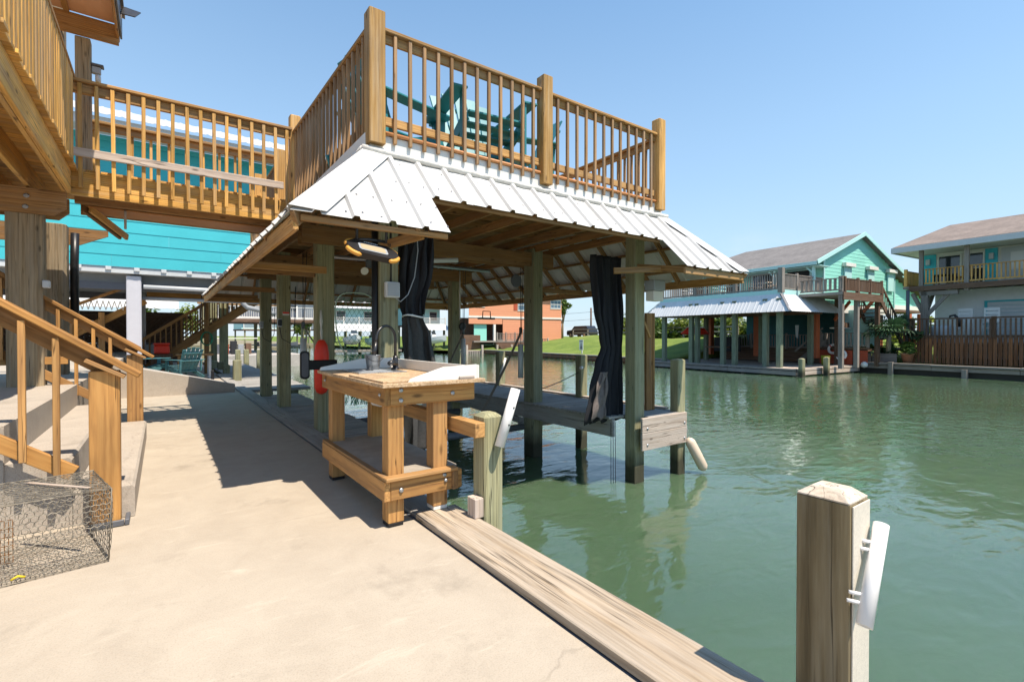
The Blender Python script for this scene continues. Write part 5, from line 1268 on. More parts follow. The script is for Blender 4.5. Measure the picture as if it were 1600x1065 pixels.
stick("stringer", t, (-2.4, 18.9, 1.2), (-0.4, 18.9, 2.45), 0.05, 0.20, YEL); stick("handrail", t, (-2.4, 18.2, 2.0), (-0.9, 18.2, 2.75), 0.05, 0.08, BROWN)
block("post", t, -1.50, -1.36, 18.6, 18.74, 0.76, 2.05, BROWN); block("post", t, -2.2, -2.06, 18.6, 18.74, 0.76, 2.4, BROWN)
nv = []
for k in range(9):
    x = -1.9 + k * 0.13; nv += [(Vector((x, 18.45, 2.38)), Vector((x + 0.065, 18.45, 2.12))), (Vector((x + 0.065, 18.45, 2.12)), Vector((x + 0.13, 18.45, 2.38)))]
wires("rope_net", t, nv, 0.012, ROPE)
block("light_beam", t, -0.4, 2.2, 20.4, 20.45, 2.66, 2.84, YEL)
t = thing("lattice_screen", "dark screen of crossed lattice strips behind the stairs under the house", "lattice", (-0.6, 24, 0.2))
for k in range(-8, 16):
    for s in (1, -1):
        xa = -2.2 + k * 0.17; 
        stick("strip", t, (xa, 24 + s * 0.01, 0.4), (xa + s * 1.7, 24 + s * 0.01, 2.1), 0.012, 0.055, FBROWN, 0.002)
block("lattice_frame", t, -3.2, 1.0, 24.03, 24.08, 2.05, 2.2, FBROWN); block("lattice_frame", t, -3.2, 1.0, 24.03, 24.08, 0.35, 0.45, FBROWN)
# clutter in the shade under the turquoise house
for k, (x, y, w, h, m_, lab) in enumerate(((-0.5, 23.6, 0.6, 0.5, GREYPL, "grey storage bin at the back wall under the turquoise house"), (-1.3, 23.5, 0.5, 0.7, TURQ, "turquoise storage bin at the back wall under the turquoise house"), (0.3, 23.4, 0.55, 0.4, LGREY, "pale storage bin beside the brown stairs under the turquoise house"))):
    p = thing("storage_bin", lab, "bin", (x, y, 0)); block("bin", p, x - w / 2, x + w / 2, y, y + 0.4, 0.0 if k else 0.6, (h if k else 0.6 + h) - 0.06, m_, 0.02); block("lid", p, x - w / 2 - 0.02, x + w / 2 + 0.02, y - 0.02, y + 0.42, (h if k else 0.6 + h) - 0.058, h if k else 0.6 + h, DGREY, 0.02)
p = thing("work_bench", "brown workbench against the back wall under the turquoise house", "bench", (-0.4, 23.5, 0)); block("top", p, -0.9, 0.1, 23.2, 24.1, 0.54, 0.595, BROWN)
for x in (-0.86, 0.0): block("leg", p, x, x + 0.07, 23.25, 23.32, 0, 0.535, BROWN)
p = thing("extension_cord", "black cord hanging in two strands from the floor of the turquoise house", "cord", (1.0, 17.4, 2.4))
for dx in (0, 0.09): pipe("cord", p, [(0.98 + dx, 17.5, 2.85), (0.985 + dx, 17.5, 2.4), (0.97 + dx, 17.52, 1.9)], 0.012, CABLE, 6)
p = thing("garden_hose", "coiled green hose hanging on the brown stair post under the turquoise house", "hose", (1.3, 20.7, 1.2))
pipe("coil", p, [(1.32 + (0.17 + 0.02 * math.sin(a * 0.7)) * math.cos(a), 20.74 - 0.004 * a, 1.25 + (0.24 + 0.02 * math.cos(a * 0.9)) * math.sin(a)) for a in [2 * math.pi * j / 14 for j in range(57)]], 0.016, NETG, 6)
p = thing("step_ladder", "aluminium ladder leaning on the back wall under the turquoise house", "ladder", (-2.2, 24, 0))
for x in (-2.35, -1.95): stick("rail", p, (x, 23.7, 0), (x, 24.35, 2.2), 0.04, 0.06, STEEL)
for k in range(7): stick("rung", p, (-2.33, 23.73 + k * 0.085, 0.25 + k * 0.28), (-1.97, 23.73 + k * 0.085, 0.25 + k * 0.28), 0.03, 0.03, STEEL)
# chairs under the house
WTEAL = plain("weathered_teal", (0.05, 0.16, 0.18), 0.7, var=0.3, scale=10, dirt=0.4, dirtc=(0.2, 0.2, 0.2), ovar=0.4)
adirondack("weathered teal chair beyond the ramp nearest the grey pier", -0.35, 17.8, R(-70), WTEAL, "chairs beyond the ramp", 0.15)
adirondack("weathered teal chair beyond the ramp turned away, right of the other", 0.55, 17.4, R(30), WTEAL, "chairs beyond the ramp", 0.1)
t = thing("red_cooler", "small red cooler in the shade below the brown staircase", "cooler", (0.0, 20.4, 0.9))
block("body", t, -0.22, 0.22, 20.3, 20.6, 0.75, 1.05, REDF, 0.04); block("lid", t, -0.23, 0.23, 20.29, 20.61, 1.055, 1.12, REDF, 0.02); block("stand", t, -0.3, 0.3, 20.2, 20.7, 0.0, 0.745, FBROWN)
t = thing("picnic_table", "small brown wooden table standing between the chairs beyond the ramp", "table", (0.9, 18.6, 0.1))
block("top", t, 0.35, 1.35, 18.3, 19.0, 0.74, 0.79, BROWN); [block("leg", t, x, x + 0.07, y, y + 0.07, 0.0, 0.735, LGREY if x > 1 else BROWN) for x in (0.4, 1.22) for y in (18.35, 18.9)]
# green posts of the next boathouse, farther along our bank
t = thing("second_boathouse", "row of green posts of the next boathouse farther along the patio edge", "boathouse", (1.9, 26, 0))
for x, y in ((1.70, 25.5), (1.75, 28.5), (1.78, 31.5), (2.05, 24.6)): block("post", t, x, x + 0.32, y, y + 0.32, -1, 3.4, GREEN, 0.01)
for z in (1.3, 1.9): stick("towel_bar", t, (1.66, 25.4, z), (1.66, 28.9, z + 0.1), 0.05, 0.05, WHITE)
block("beam", t, 1.6, 6.2, 24.5, 24.58, 3.15, 3.45, BROWN); block("beam", t, 1.6, 6.2, 32, 32.08, 3.15, 3.45, BROWN)
for k, (y, dx) in enumerate(((24.2, 0.0), (23.0, 0.12), (20.6, 0.1), (17.0, 0.05))):
    p = thing("dock_post", ["short green post on the far patio edge, farthest of four", "short green post on the far patio edge, third from the boathouse", "short green post on the patio edge beyond the boathouse, second of the row", "stub of a dark post at the patio edge just beyond the boathouse"][k], "post", (1.9, y, 0), group="short posts along the far patio edge")
    capped_post("post", p, 1.72 + dx, 1.94 + dx, y, y + 0.22, -1, 0.30 if k < 3 else 0.62, GREEN, 0.02)
def far_dock_house(label, x, y, w, d, zf, mat, roof, wallmat, deck=True, rz=0.0, name="canal_house"):
    t = thing(name, label, "house", (x, y, 0), rz)
    with frame(T(x, y, 0) @ RZ(rz)):
        for xx in (0.2, w / 2, w - 0.3):
            for yy in (0.2, d - 0.4): block("post", t, xx, xx + 0.25, yy, yy + 0.25, -1.5, zf, GREEN)
        block("floor", t, 0, w, 0, d, zf, zf + 0.25, FBROWN)
        siding("siding_board", t, (0.1, 1.8), (w - 0.1, 1.8), zf + 0.26, zf + 2.7, wallmat, 0.3, out=(0, -1, 0))
        siding("siding_board", t, (0.1, d), (0.1, 1.82), zf + 0.26, zf + 2.7, wallmat, 0.3, out=(-1, 0, 0)); siding("siding_board", t, (w - 0.1, 1.82), (w - 0.1, d), zf + 0.26, zf + 2.7, wallmat, 0.3, out=(1, 0, 0))
        if deck: fence_run(t, (0.1, 0.1), (w - 0.1, 0.1), zf + 0.25, zf + 1.25, 2.2, mat, 0.16)
        quad("roof", t, [(-0.4, 0.8, zf + 2.6), (w + 0.4, 0.8, zf + 2.6), (w + 0.4, (1.8 + d) / 2, zf + 4.3), (-0.4, (1.8 + d) / 2, zf + 4.3)], roof, 0.1)
        quad("roof", t, [(w + 0.4, d + 0.8, zf + 2.6), (-0.4, d + 0.8, zf + 2.6), (-0.4, (1.8 + d) / 2, zf + 4.3), (w + 0.4, (1.8 + d) / 2, zf + 4.3)], roof, 0.1)
        for k in range(2): window(t, (0, -1, 0), (w * (0.2 + 0.45 * k), 1.77, zf + 1.0), (1, 0, 0), 1.2, 1.2)
    return t
far_dock_house("distant pale house with a white railed balcony beyond the end of the patio", 2.6, 44, 9, 8, 2.5, TRIMW, METAL, plain("pale_wall", (0.55, 0.53, 0.5), 0.7))
t = thing("patio_clutter", "dark stacked storage crates under the distant white balcony", "crates", (4, 43, 0))
for k in range(5): block("crate", t, 3.3 + k * 0.5, 3.7 + k * 0.5, 43 + jit(0.3), 43.5, 0.0, 0.7 + jit(0.3), [DGREY, REDBRICK, DARK, GREYPL, FBROWN][k], 0.02)
block("shelf", t, 3.0, 6.2, 43.2, 43.6, 1.15, 1.22, TRIMW)
slab("far_left_dock", [(1.5, 40), (9, 40), (9, 62), (1.5, 62)], -3.0, -0.05, CONC3)
for k, (x, y) in enumerate(((4.0, 37.2), (4.55, 37.6), (5.2, 36.6))):
    p = thing("dock_post", ["green stub post in front of the distant white balcony house, left one", "green stub post in front of the distant white balcony house, middle one", "green stub post in front of the distant white balcony house, right one"][k], "post", (x, y, 0), group="short posts along the far patio edge"); capped_post("post", p, x, x + 0.3, y, y + 0.3, -2, 0.45, GREEN, 0.03)
# ------------------------------------------------------------------ the other bank: frame with local x = away across the canal, y = along it
TH = 0.08
GF = Matrix(((math.cos(TH), math.sin(TH), 0, 0), (-math.sin(TH), math.cos(TH), 0, 0), (0, 0, 1, 0), (0, 0, 0, 1)))
G.append(GF)
# land
def land(name, poly_front, zf, mat):
    pass
NX, NY = 36, 70
V = []; F = []
def bank(u):
    if u < 26: return 35.2
    if u < 56: return 29.6
    if u < 58: return 29.6 - (u - 56) * 2.2
    return 25.2 - (u - 58) * 0.13
def sm(a, b, x): x = max(0, min(1, (x - a) / (b - a))); return x * x * (3 - 2 * x)
us = [-400, -200, -100, -50, -20, 0, 10, 15, 20, 25.99, 26.01] + [27 + i for i in range(40)] + [70, 80, 100, 130, 170, 220, 300, 600, 1500]
ds = [0, 0.4, 1, 2, 3, 4.5, 6, 8, 10, 12, 14, 17, 20, 25, 30, 40, 60, 100, 200, 500, 1500]
for u_ in us:
    for d_ in ds:
        v_ = bank(u_) + d_
        z = -0.46 + (sm(0, 13, d_) * (1.75 + 0.2 * math.sin(u_ * 0.3)) if u_ > 26 else -0.02 * 0 + 0.42 * sm(1.5, 4, d_)) 
        if u_ > 54: z = -0.46 + 0.5 * sm(0, 6, d_) + 0.9 * sm(8, 20, d_)
        V.append((v_, u_, z + 0.06 * math.sin(u_ * 0.9 + d_ * 0.7) * sm(1, 4, d_)))
DRY = plain("dry_ground", (0.22, 0.19, 0.12), 0.95, var=0.3, scale=1.5)
n = len(ds)
for i in range(len(us) - 1):
    for j in range(n - 1): F.append((i * n + j, i * n + j + 1, (i + 1) * n + j + 1, (i + 1) * n + j))
struct("lawn", mk("lawn", V, F, GRASS, True))
# far end of the canal on the left
V = [(-60, 112, -0.3), (22, 104, -0.3), (60, 104, -0.3), (60, 1500, 2), (-900, 1500, 2), (-900, 112, -0.3), (-60, 112, -4), (22, 104, -4), (60, 104, -4)]
struct("far_shore", mk("far_shore", V, [(0, 1, 2, 3, 4, 5), (6, 7, 1, 0), (7, 8, 2, 1)], DRY))
# bulkheads of the other bank
t = thing("far_bulkhead", "grey timber bulkhead along the water below the right hand house", "bulkhead", (35, 5, -0.9))
for k in range(9):
    y1 = 15.0 - k * 3.6; y0 = y1 - 3.58
    block("cap_board", t, 34.75, 35.25, y0, y1, -0.37, -0.27 + jit(0.008), FGREY); block("waler", t, 34.86, 34.98, y0, y1, -0.62, -0.40, FGREY)
block("sheet_wall", t, 35.0, 35.15, -30, 26, -3, -0.40, plain("dark_wet_timber", (0.035, 0.03, 0.022), 0.7, var=0.3))
for k in range(9): block("pile", t, 34.62, 34.85, 13.2 - k * 3.4, 13.43 - k * 3.4, -3, -0.46 if k else -0.2, FGREY)
t = thing("lawn_seawall", "dark planked seawall with a timber cap below the sloping green lawn", "seawall", (29.5, 40, -0.9))
block("cap_board", t, 29.35, 29.85, 26, 56, -0.47, -0.38, FGREY)
block("waler", t, 29.28, 29.40, 26, 56, -0.80, -0.62, FBROWN)
for k in range(60): block("plank", t, 29.42, 29.50, 26 + k * 0.5, 26.46 + k * 0.5, -3, -0.475, FBROWN if k % 2 else RUSTW, 0.01)
# ------------------------------------------------------------------ aqua house with its boathouse and dock
t = thing("aqua_dock", "long grey timber dock in front of the aqua boathouse across the canal", "dock", (31, 20, -0.9))
k = 0; y = 15.2
while y < 26.0:
    block("plank", t, 27.85, 35.2, y, y + 0.19, -0.54, -0.49 + jit(0.004), FGREY if y > 16.6 else PALE, 0.006); y += 0.2
for z0, z1 in ((-0.60, -0.495), (-0.86, -0.64)): 
    for a, b in ((15.15, 19.4), (19.42, 23.0), (23.02, 26.0)): block("fascia_board", t, 27.76, 27.83, a, b, z0, z1, FGREY)
    for a, b in ((27.9, 31.6), (31.62, 35.0)): block("fascia_board", t, a, b, 15.08, 15.15, z0, z1, PALE)
for y in (15.3, 18.5, 21.5, 25.6):
    for x in (28.1, 31.5, 34.5): block("pile", t, x, x + 0.22, y, y + 0.22, -3, -0.545, FGREY)
for (x, y, h, lab) in ((27.95, 14.95, 0.12, "weathered mooring pile at the right front corner of the aqua dock"), (30.4, 14.85, 0.14, "weathered mooring pile midway on the right side of the aqua dock"), (27.9, 26.05, -0.1, "low mooring pile at the left end of the aqua dock")):
    p = thing("mooring_pile", lab, "pile", (x, y, -0.5), group="mooring piles on the aqua dock"); capped_post("pile", p, x - 0.15, x + 0.15, y - 0.15, y + 0.10, -3, h, GREEN, 0.05, 0.03)
# boathouse with roof skirt and deck
t = thing("aqua_boathouse", "boathouse across the canal with ribbed metal skirt roof on green posts", "boathouse", (31, 21, -0.5))
for x, ys in ((28.25, (16.3, 17.15, 19.2, 20.05, 22.05, 22.55, 24.95)), (32.4, (16.7, 20.0, 24.5))):
    for y in ys: block("post", t, x, x + 0.28, y, y + 0.28, -0.5, 3.6, FGREEN, 0.01)
block("beam", t, 28.2, 28.5, 16.2, 25.4, 2.75, 2.95, FBROWN); block("beam", t, 32.4, 32.7, 16.2, 25.4, 2.75, 2.95, FBROWN)
block("deck", t, 28.6, 33.6, 16.5, 25.6, 3.72, 4.08, FGREY)
block("fascia_board", t, 28.53, 28.58, 16.45, 25.65, 3.84, 4.12, PALEAQ); block("fascia_board", t, 28.6, 33.2, 16.42, 16.47, 3.84, 4.12, PALEAQ)
metal_roof(t, (28.52, 26.75, 3.86), (0, -1, 0), Vector((-0.72, 0, -1.08)).normalized(), 11.35, math.hypot(0.72, 1.08), 1.15, 1.15, FMETAL)
metal_roof(t, (27.75, 16.45, 3.86), (1, 0, 0), Vector((0, -1.05, -1.08)).normalized(), 6.1, math.hypot(1.05, 1.08), 0.75, 0.9, FMETAL)
metal_roof(t, (34.2, 25.65, 3.86), (-1, 0, 0), Vector((0, 1.05, -1.08)).normalized(), 6.4, math.hypot(1.05, 1.08), 0.9, 0.75, FMETAL)
for y in (15.5, 26.7): stick("hip_flashing", t, (28.52, 16.42 if y < 20 else 25.65, 3.90), (27.80, y if y < 20 else 26.7, 2.83), 0.16, 0.02, DGREY if y < 20 else FMETAL)
block("stall_bench", t, 31.8, 32.3, 22.4, 24.2, 0.5, 0.6, FBROWN); block("bench_back", t, 33.2, 33.3, 22.2, 24.4, 0.2, 1.3, DARK)
t = thing("aqua_deck_railing", "grey timber railing round the upper deck of the aqua boathouse", "railing", (28.6, 21, 4.1))
fence_run(t, (28.62, 16.5), (28.62, 25.6), 4.08, 5.12, 3.03, FGREY, 0.152, 0.17, 0.05)
fence_run(t, (28.75, 16.5), (33.4, 16.5), 4.08, 5.06, 1.55, FGREY, 0.13, 0.14, 0.06, ends=False); fence_run(t, (28.75, 25.6), (33.4, 25.6), 4.08, 5.06, 2.3, FGREY, 0.2, 0.14)
block("corner_post", t, 28.5, 28.78, 16.36, 16.64, 3.95, 5.42, FGREY)
# house body
t = thing("aqua_house", "aqua sided house with grey shingle gable roof and three shuttered windows", "house", (38, 22, 0))
def gtop(z):
    if z < 6.35: return (0.0, 10.0)
    h = (z - 6.35) / (8.25 - 6.35); return (5.0 * h * 0.92, 10.0 - 5.0 * h * 0.92)
siding("siding_board", t, (33.3, 16.45), (43.3, 16.45), 3.45, 8.2, AQUA, 0.235, top=gtop, out=(0, -1, 0))
siding("siding_board", t, (33.3, 16.5), (33.3, 27.6), 3.45, 6.3, AQUA, 0.235, out=(-1, 0, 0))
siding("siding_board", t, (43.3, 16.5), (43.3, 27.6), 3.45, 6.3, AQUA, 0.235, out=(1, 0, 0))
block("corner_trim", t, 33.24, 33.36, 16.38, 16.46, 3.45, 6.35, PALEAQ); block("corner_trim", t, 43.24, 43.36, 16.38, 16.46, 3.45, 6.35, PALEAQ)
block("skirt_board", t, 33.3, 43.3, 16.38, 16.43, 2.9, 3.44, TRIMW)
RZ0, RZ1, RV0, RV1, RVm = 6.02, 8.42, 31.85, 44.4, 38.0
quad("roof", t, [(RV0, 16.12, RZ0), (RVm, 16.12, RZ1), (RVm, 24.9, RZ1), (RV0, 28.6, RZ0)], SHING, 0.14)
quad("roof", t, [(RV1, 28.6, RZ0), (RVm, 24.9, RZ1), (RVm, 16.12, RZ1), (RV1, 16.12, RZ0)], SHING, 0.14)
quad("roof", t, [(RV0, 28.6, RZ0), (RVm, 24.9, RZ1), (RV1, 28.6, RZ0)], SHING, 0.14)
stick("barge_board", t, (RV0, 16.08, RZ0 - 0.06), (RVm, 16.08, RZ1 - 0.06), 0.05, 0.26, PALEAQ); stick("barge_board", t, (RVm, 16.075, RZ1 - 0.06), (RV1, 16.075, RZ0 - 0.06), 0.05, 0.26, PALEAQ)
block("eave_board", t, RV0 - 0.06, RV0 - 0.01, 16.12, 28.6, RZ0 - 0.22, RZ0 - 0.0, PALEAQ)
block("porch_ceiling", t, 31.95, 33.25, 16.0, 28, 5.74, 5.78, PALEAQ)
for k, (y, w) in enumerate(((17.2, 1.6), (19.6, 1.7), (22.2, 1.8), (24.9, 1.5))):
    window(t, (-1, 0, 0), (33.26, y + w, 4.5), (0, -1, 0), w, 1.25, DARK, PALEAQ, 0.12)
for y in (16.4, 18.9, 21.4, 24.4): 
    block("porch_post", t, 32.1, 32.25, y, y + 0.15, 4.08, 5.74, PALEAQ); stick("porch_brace", t, (32.17, y + 0.075, 5.3), (32.17, y + 0.5, 5.72), 0.06, 0.10, PALEAQ)
for x, zb in ((36.25, 5.22), (39.5, 5.22), (42.55, 4.65)):
    s = block("window_shutter", t, x - 0.46, x + 0.46, 16.33, 16.42, zb, 6.0, PALEAQ)
    block("shutter_hood", s, x - 0.66, x + 0.66, 16.16, 16.42, 6.005, 6.24, TRIMW)
# rear wing
siding("siding_board", t, (43.4, 18.2), (53.2, 18.2), 3.95, 7.4, AQUA, 0.235, top=lambda z: (0, 9.8 if z < 4.75 else max(0, 9.8 - (z - 4.75) / 0.29)), out=(0, -1, 0))
quad("wing_roof", t, [(53.9, 17.7, 4.70), (43.3, 17.7, 7.75), (43.3, 26, 7.75), (53.9, 26, 4.70)], SHING, 0.12)
stick("wing_barge", t, (43.3, 17.66, 7.72), (53.9, 17.66, 4.67), 0.05, 0.24, PALEAQ)
block("wing_skirt", t, 43.4, 53.2, 18.14, 18.19, 3.35, 3.94, TRIMW)
for x, y in ((50.2, 17.9), (52.8, 17.9), (37.5, 17.0), (33.6, 17.0), (33.6, 21), (33.6, 25), (42.6, 17)): block("orange_post", t, x, x + 0.42, y, y + 0.42, -0.1, 3.3, ORPOST, 0.02)
block("under_floor", t, 33.3, 49, 16.6, 27, 3.2, 3.4, FBROWN)
# lower level: bar, low walls, stairs
t = thing("lower_porch", "shaded lower porch of the aqua house with railings and red plank base walls", "porch", (34, 20, 0))
for k in range(5): block("base_plank", t, 34.9, 34.98, 17.0, 25.0, -0.45 + k * 0.17, -0.29 + k * 0.17, FBROWN)
for k in range(6):
    for a, b in ((15.35, 17.3), (14.5, 15.1)): block("red_plank", t, 34.60, 34.68, a, b, -0.45 + k * 0.15, -0.31 + k * 0.15, REDBRICK)
fence_run(t, (34.8, 17.0), (34.8, 25.0), 0.45, 1.45, 2.6, FGREY, 0.2, 0.14, 0.06)
fence_run(t, (34.7, 17.3), (34.7, 14.5), 0.62, 1.55, 1.4, FGREY, 0.2, 0.14, 0.08)
block("porch_floor", t, 34.9, 42, 14.6, 26, 0.40, 0.55, FBROWN); block("porch_edge", t, 34.62, 34.78, 14.4, 17.3, 0.50, 0.64, FBROWN)
block("back_wall", t, 39.8, 40, 16.6, 26, 0.5, 3.2, plain("deep_teal_wall", (0.02, 0.12, 0.13), 0.7)); block("aqua_panel", t, 36.4, 36.5, 14.9, 16.6, 0.6, 3.1, PALEAQ)
stick("stair_string", t, (34.6, 18.7, -0.4), (34.6, 17.0, 1.0), 0.06, 0.3, FGREY); stick("stair_rail", t, (34.55, 18.9, 0.3), (34.55, 17.1, 1.9), 0.06, 0.12, FGREY)
for k in range(6): block("stair_tread", t, 34.62, 35.6, 18.4 - k * 0.26, 18.66 - k * 0.26, -0.3 + k * 0.2, -0.25 + k * 0.2, FGREY)
stick("orange_brace", t, (34.2, 16.2, 2.4), (33.5, 15.0, 3.5), 0.1, 0.18, ORPOST); stick("orange_brace", t, (36.6, 16.5, 1.8), (36.0, 14.8, 3.6), 0.1, 0.2, ORPOST); stick("orange_brace", t, (37.6, 16.2, 2.0), (38.6, 15.2, 3.6), 0.1, 0.2, ORPOST)
block("grill", t, 37.4, 38.6, 15.0, 15.5, 1.1, 1.75, BLACK, 0.12); block("shelf", t, 34.2, 36.0, 16.0, 16.5, 1.85, 1.92, TRIMW); block("shelf_crate", t, 35.0, 35.9, 16.1, 16.5, 1.93, 2.25, FBROWN)
for k, y in enumerate((18.1, 20.3, 22.7)):
    p = thing("hanging_towel", ["pale cloth hanging in the aqua boathouse, rightmost of three", "pale cloth hanging in the aqua boathouse, middle of three", "pale cloth hanging in the aqua boathouse, leftmost of three"][k], "cloth", (33.9, y, 1.5)); 
    obj("cloth", mk("cloth", [(0, 0, 0.9), (0.02, 0.25, 0.9), (0.05, 0.22, 0.1), (-0.02, 0.05, 0.0), (0.04, 0.12, 0.9), (0.06, 0.13, 0.02), (0.03, 0, .9), (.05, .25, .9), (.08, .22, .1), (.01, .05, 0)], [(0, 4, 5, 3), (4, 1, 2, 5), (9, 8, 7, 6), (0, 6, 7, 1), (3, 9, 6, 0), (2, 1, 7, 8), (3, 2, 8, 9)], LGREY), T(33.5, y, 1.2), p)
p = thing("red_canopy", "red kayak hull hung upside down at the left end of the aqua boathouse", "kayak", (30.5, 24.6, 1.9)); pipe("hull", p, [(29.4, 24.4, 1.55), (30.2, 24.4, 1.75), (31.8, 24.4, 1.72), (32.6, 24.4, 1.55)], [0.04, 0.28, 0.28, 0.04], REDF, 12)
# landing and stairs
t = thing("outside_stairs", "weathered brown landing and long staircase on the right side of the aqua house", "stairs", (34, 14.5, 0))
block("landing", t, 30.25, 35.0, 13.9, 16.35, 3.72, 3.88, FGREY); block("landing_fascia", t, 30.21, 35.0, 13.84, 13.89, 3.42, 3.87, FBROWN)
for x, y in ((30.3, 13.95), (32.2, 14.0), (34.7, 13.95), (34.2, 16.0)): block("post", t, x, x + 0.22, y, y + 0.22, -0.5, 3.71 if x > 31 else 4.78, FGREY if x < 34 else FBROWN)
fence_run(t, (30.5, 13.92), (35.0, 13.92), 3.88, 4.64, 1.5, FBROWN, 0.13, 0.13, 0.09); fence_run(t, (30.3, 16.3), (30.3, 13.95), 3.88, 4.66, 2.4, FGREY, 0.24, 0.14, 0.11, posts=False)
for y in (14.0, 15.4):
    stick("stringer", t, (35.05, y, 3.62), (38.9, y, 0.15), 0.08, 0.32, FBROWN); stick("handrail", t, (35.05, y, 4.60), (38.9, y, 1.12), 0.08, 0.12, FBROWN)
    for k in range(15): q = Vector((35.15, y, 3.6)).lerp(Vector((38.8, y, 0.25)), k / 14); stick("baluster", t, q, q + Vector((0, 0, 0.98)), 0.05, 0.05, FBROWN)
for k in range(15): q = Vector((35.15, 14.7, 3.55)).lerp(Vector((38.8, 14.7, 0.22)), k / 14); block("tread", t, q.x - 0.17, q.x + 0.17, 14.05, 15.35, q.z - 0.03, q.z + 0.03, FGREY)
for k, (y, z) in enumerate(((16.4, 0.38), (15.85, 0.0))):
    p = thing("life_ring", ["white life ring hung on the red planks, upper left of two", "white life ring leaning on the red planks, lower right of two"][k], "life ring", (34.6, y, z), group="life rings on the aqua dock")
    c = Vector((34.45 - k * 0.15, y, z + 0.14)); ring = [c + Vector((0.05 * math.sin(a), 0.27 * math.cos(a), 0.27 * math.sin(a))) for a in [2 * math.pi * i / 22 for i in range(22)]]
    pipe("ring", p, ring, 0.08, PVC, 10, closed=True)
    for i in (3, 14): pipe("red_band", p, [ring[i].lerp(ring[i - 1], 0.5), ring[i], ring[i].lerp(ring[i + 1], 0.5)], 0.084, REDF, 10)
p = thing("yellow_bucket", "yellow green bucket standing by the right post of the aqua boathouse", "bucket", (32.5, 15.9, -0.5)); lathe("pail", p, [(0.2, 0), (0.26, 0.6), (0.28, 0.62), (0.24, 0.6)], plain("lime_plastic", (0.35, 0.40, 0.04), 0.5), T(32.9, 16.1, -0.485), 16)
p = thing("white_buoy", "round white buoy at the waterline beside the aqua dock corner", "buoy", (34.5, 14.7, -0.5)); lathe("ball", p, [(0.03, -0.2), (0.15, -0.13), (0.2, 0), (0.15, 0.13), (0.03, 0.2)], PVC, T(34.5, 14.62, -0.42), 14)
# furniture glimpsed behind the deck railing
for k, (x, y, lab, m_) in enumerate(((29.8, 17.6, "round backed wicker chair on the aqua deck near the corner", CREAM), (29.9, 18.9, "dark blue deck chair behind the aqua deck railing", DGREY), (30.2, 21.8, "teal deck chair on the aqua deck behind the railing", PALEAQ), (30.0, 24.3, "white deck chair at the left end of the aqua deck", WHITE))):
    p = thing("deck_chair", lab, "chair", (x, y, 4.08))
    block("seat", p, x - 0.3, x + 0.3, y - 0.32, y + 0.32, 4.46, 4.54, m_, 0.02)
    for q in range(6): stick("back_slat", p, (x + 0.3, y - 0.28 + q * 0.112, 4.5), (x + 0.42, y - 0.34 + q * 0.136, 5.3 - 0.05 * abs(q - 2.5)), 0.07, 0.03, m_, 0.01, ref=(1, 0, 0))
    for sx in (-1, 1):
        for sy in (-1, 1): block("leg", p, x + sx * 0.27 - 0.03, x + sx * 0.27 + 0.03, y + sy * 0.29 - 0.03, y + sy * 0.29 + 0.03, 4.085, 4.455, m_)
        block("arm", p, x - 0.3, x + 0.36, y + sx * 0.33 - 0.03, y + sx * 0.33 + 0.03, 4.72, 4.77, m_)

# ------------------------------------------------------------------ right hand house
t = thing("white_house", "white walled house on the far right with tan shingle hip roof and a timber balcony", "house", (39, 8, 0))
RX0, RZe = 36.6, 6.92
quad("roof", t, [(RX0, -8, RZe), (RX0 + 4.7, -8, 8.66), (RX0 + 4.7, 12.6, 8.66), (RX0, 14.0, RZe)][::-1][::-1], SHING2, 0.16)
quad("roof", t, [(RX0, 14.0, RZe), (RX0 + 4.7, 12.6, 8.66), (RX0 + 9.4, 14.0, RZe)], SHING2, 0.16)
quad("roof", t, [(RX0 + 9.4, 14.0, RZe), (RX0 + 4.7, 12.6, 8.66), (RX0 + 4.7, -8, 8.66), (RX0 + 9.4, -8, RZe)], SHING2, 0.16)
block("eave_board", t, RX0 - 0.06, RX0 - 0.005, -8, 14.05, RZe - 0.36, RZe - 0.03, LGREY); block("eave_board", t, RX0, RX0 + 9.4, 14.0, 14.06, RZe - 0.36, RZe - 0.03, LGREY)
block("eave_soffit", t, RX0, RX0 + 9, -8, 13.95, RZe - 0.30, RZe - 0.26, TRIMW)
block("balcony_floor", t, 36.9, 39.2, -8, 12.7, 4.28, 4.44, FGREY); block("balcony_beam", t, 36.85, 36.89, -8, 13.2, 4.12, 4.43, FBROWN); block("balcony_beam", t, 36.86, 44, 12.75, 12.8, 4.12, 4.43, FBROWN)
XW = 39.2
block("upper_wall", t, XW, 45, -8, 13.4, 4.45, 6.6, TRIMW)
block("lower_wall", t, XW - 0.2, 45, -8, 12.6, 0.0, 4.2, plain("white_render", (0.76, 0.77, 0.78), 0.7, var=0.04, dirt=0.12))
for y0, y1 in ((12.62, 13.35), (9.75, 10.3)): block("cyan_panel", t, XW - 0.05, XW - 0.005, y0, y1, 4.46, 6.55, CYAN)
window(t, (-1, 0, 0), (XW - 0.03, 12.5, 4.55), (0, -1, 0), 1.1, 1.85, GLASSD, TRIMW, 0.08, 1, 1)
window(t, (-1, 0, 0), (XW - 0.03, 11.2, 4.55), (0, -1, 0), 0.85, 1.85, GLASSD, TRIMW, 0.08, 2, 1)
block("door", t, XW - 0.06, XW - 0.005, 8.2, 9.6, 4.46, 6.5, LGREY); block("door_panel", t, XW - 0.08, XW - 0.062, 8.4, 9.2, 5.2, 6.2, PVC)
for y in (12.55, 10.42, 7.9): block("post", t, 36.95, 37.15, y, y + 0.2, 4.0, 6.6, FGREY)
for y in (13.0, 10.0): block("wall_lamp", t, XW - 0.2, XW - 0.06, y - 0.1, y + 0.1, 5.9, 6.25, LGREY)
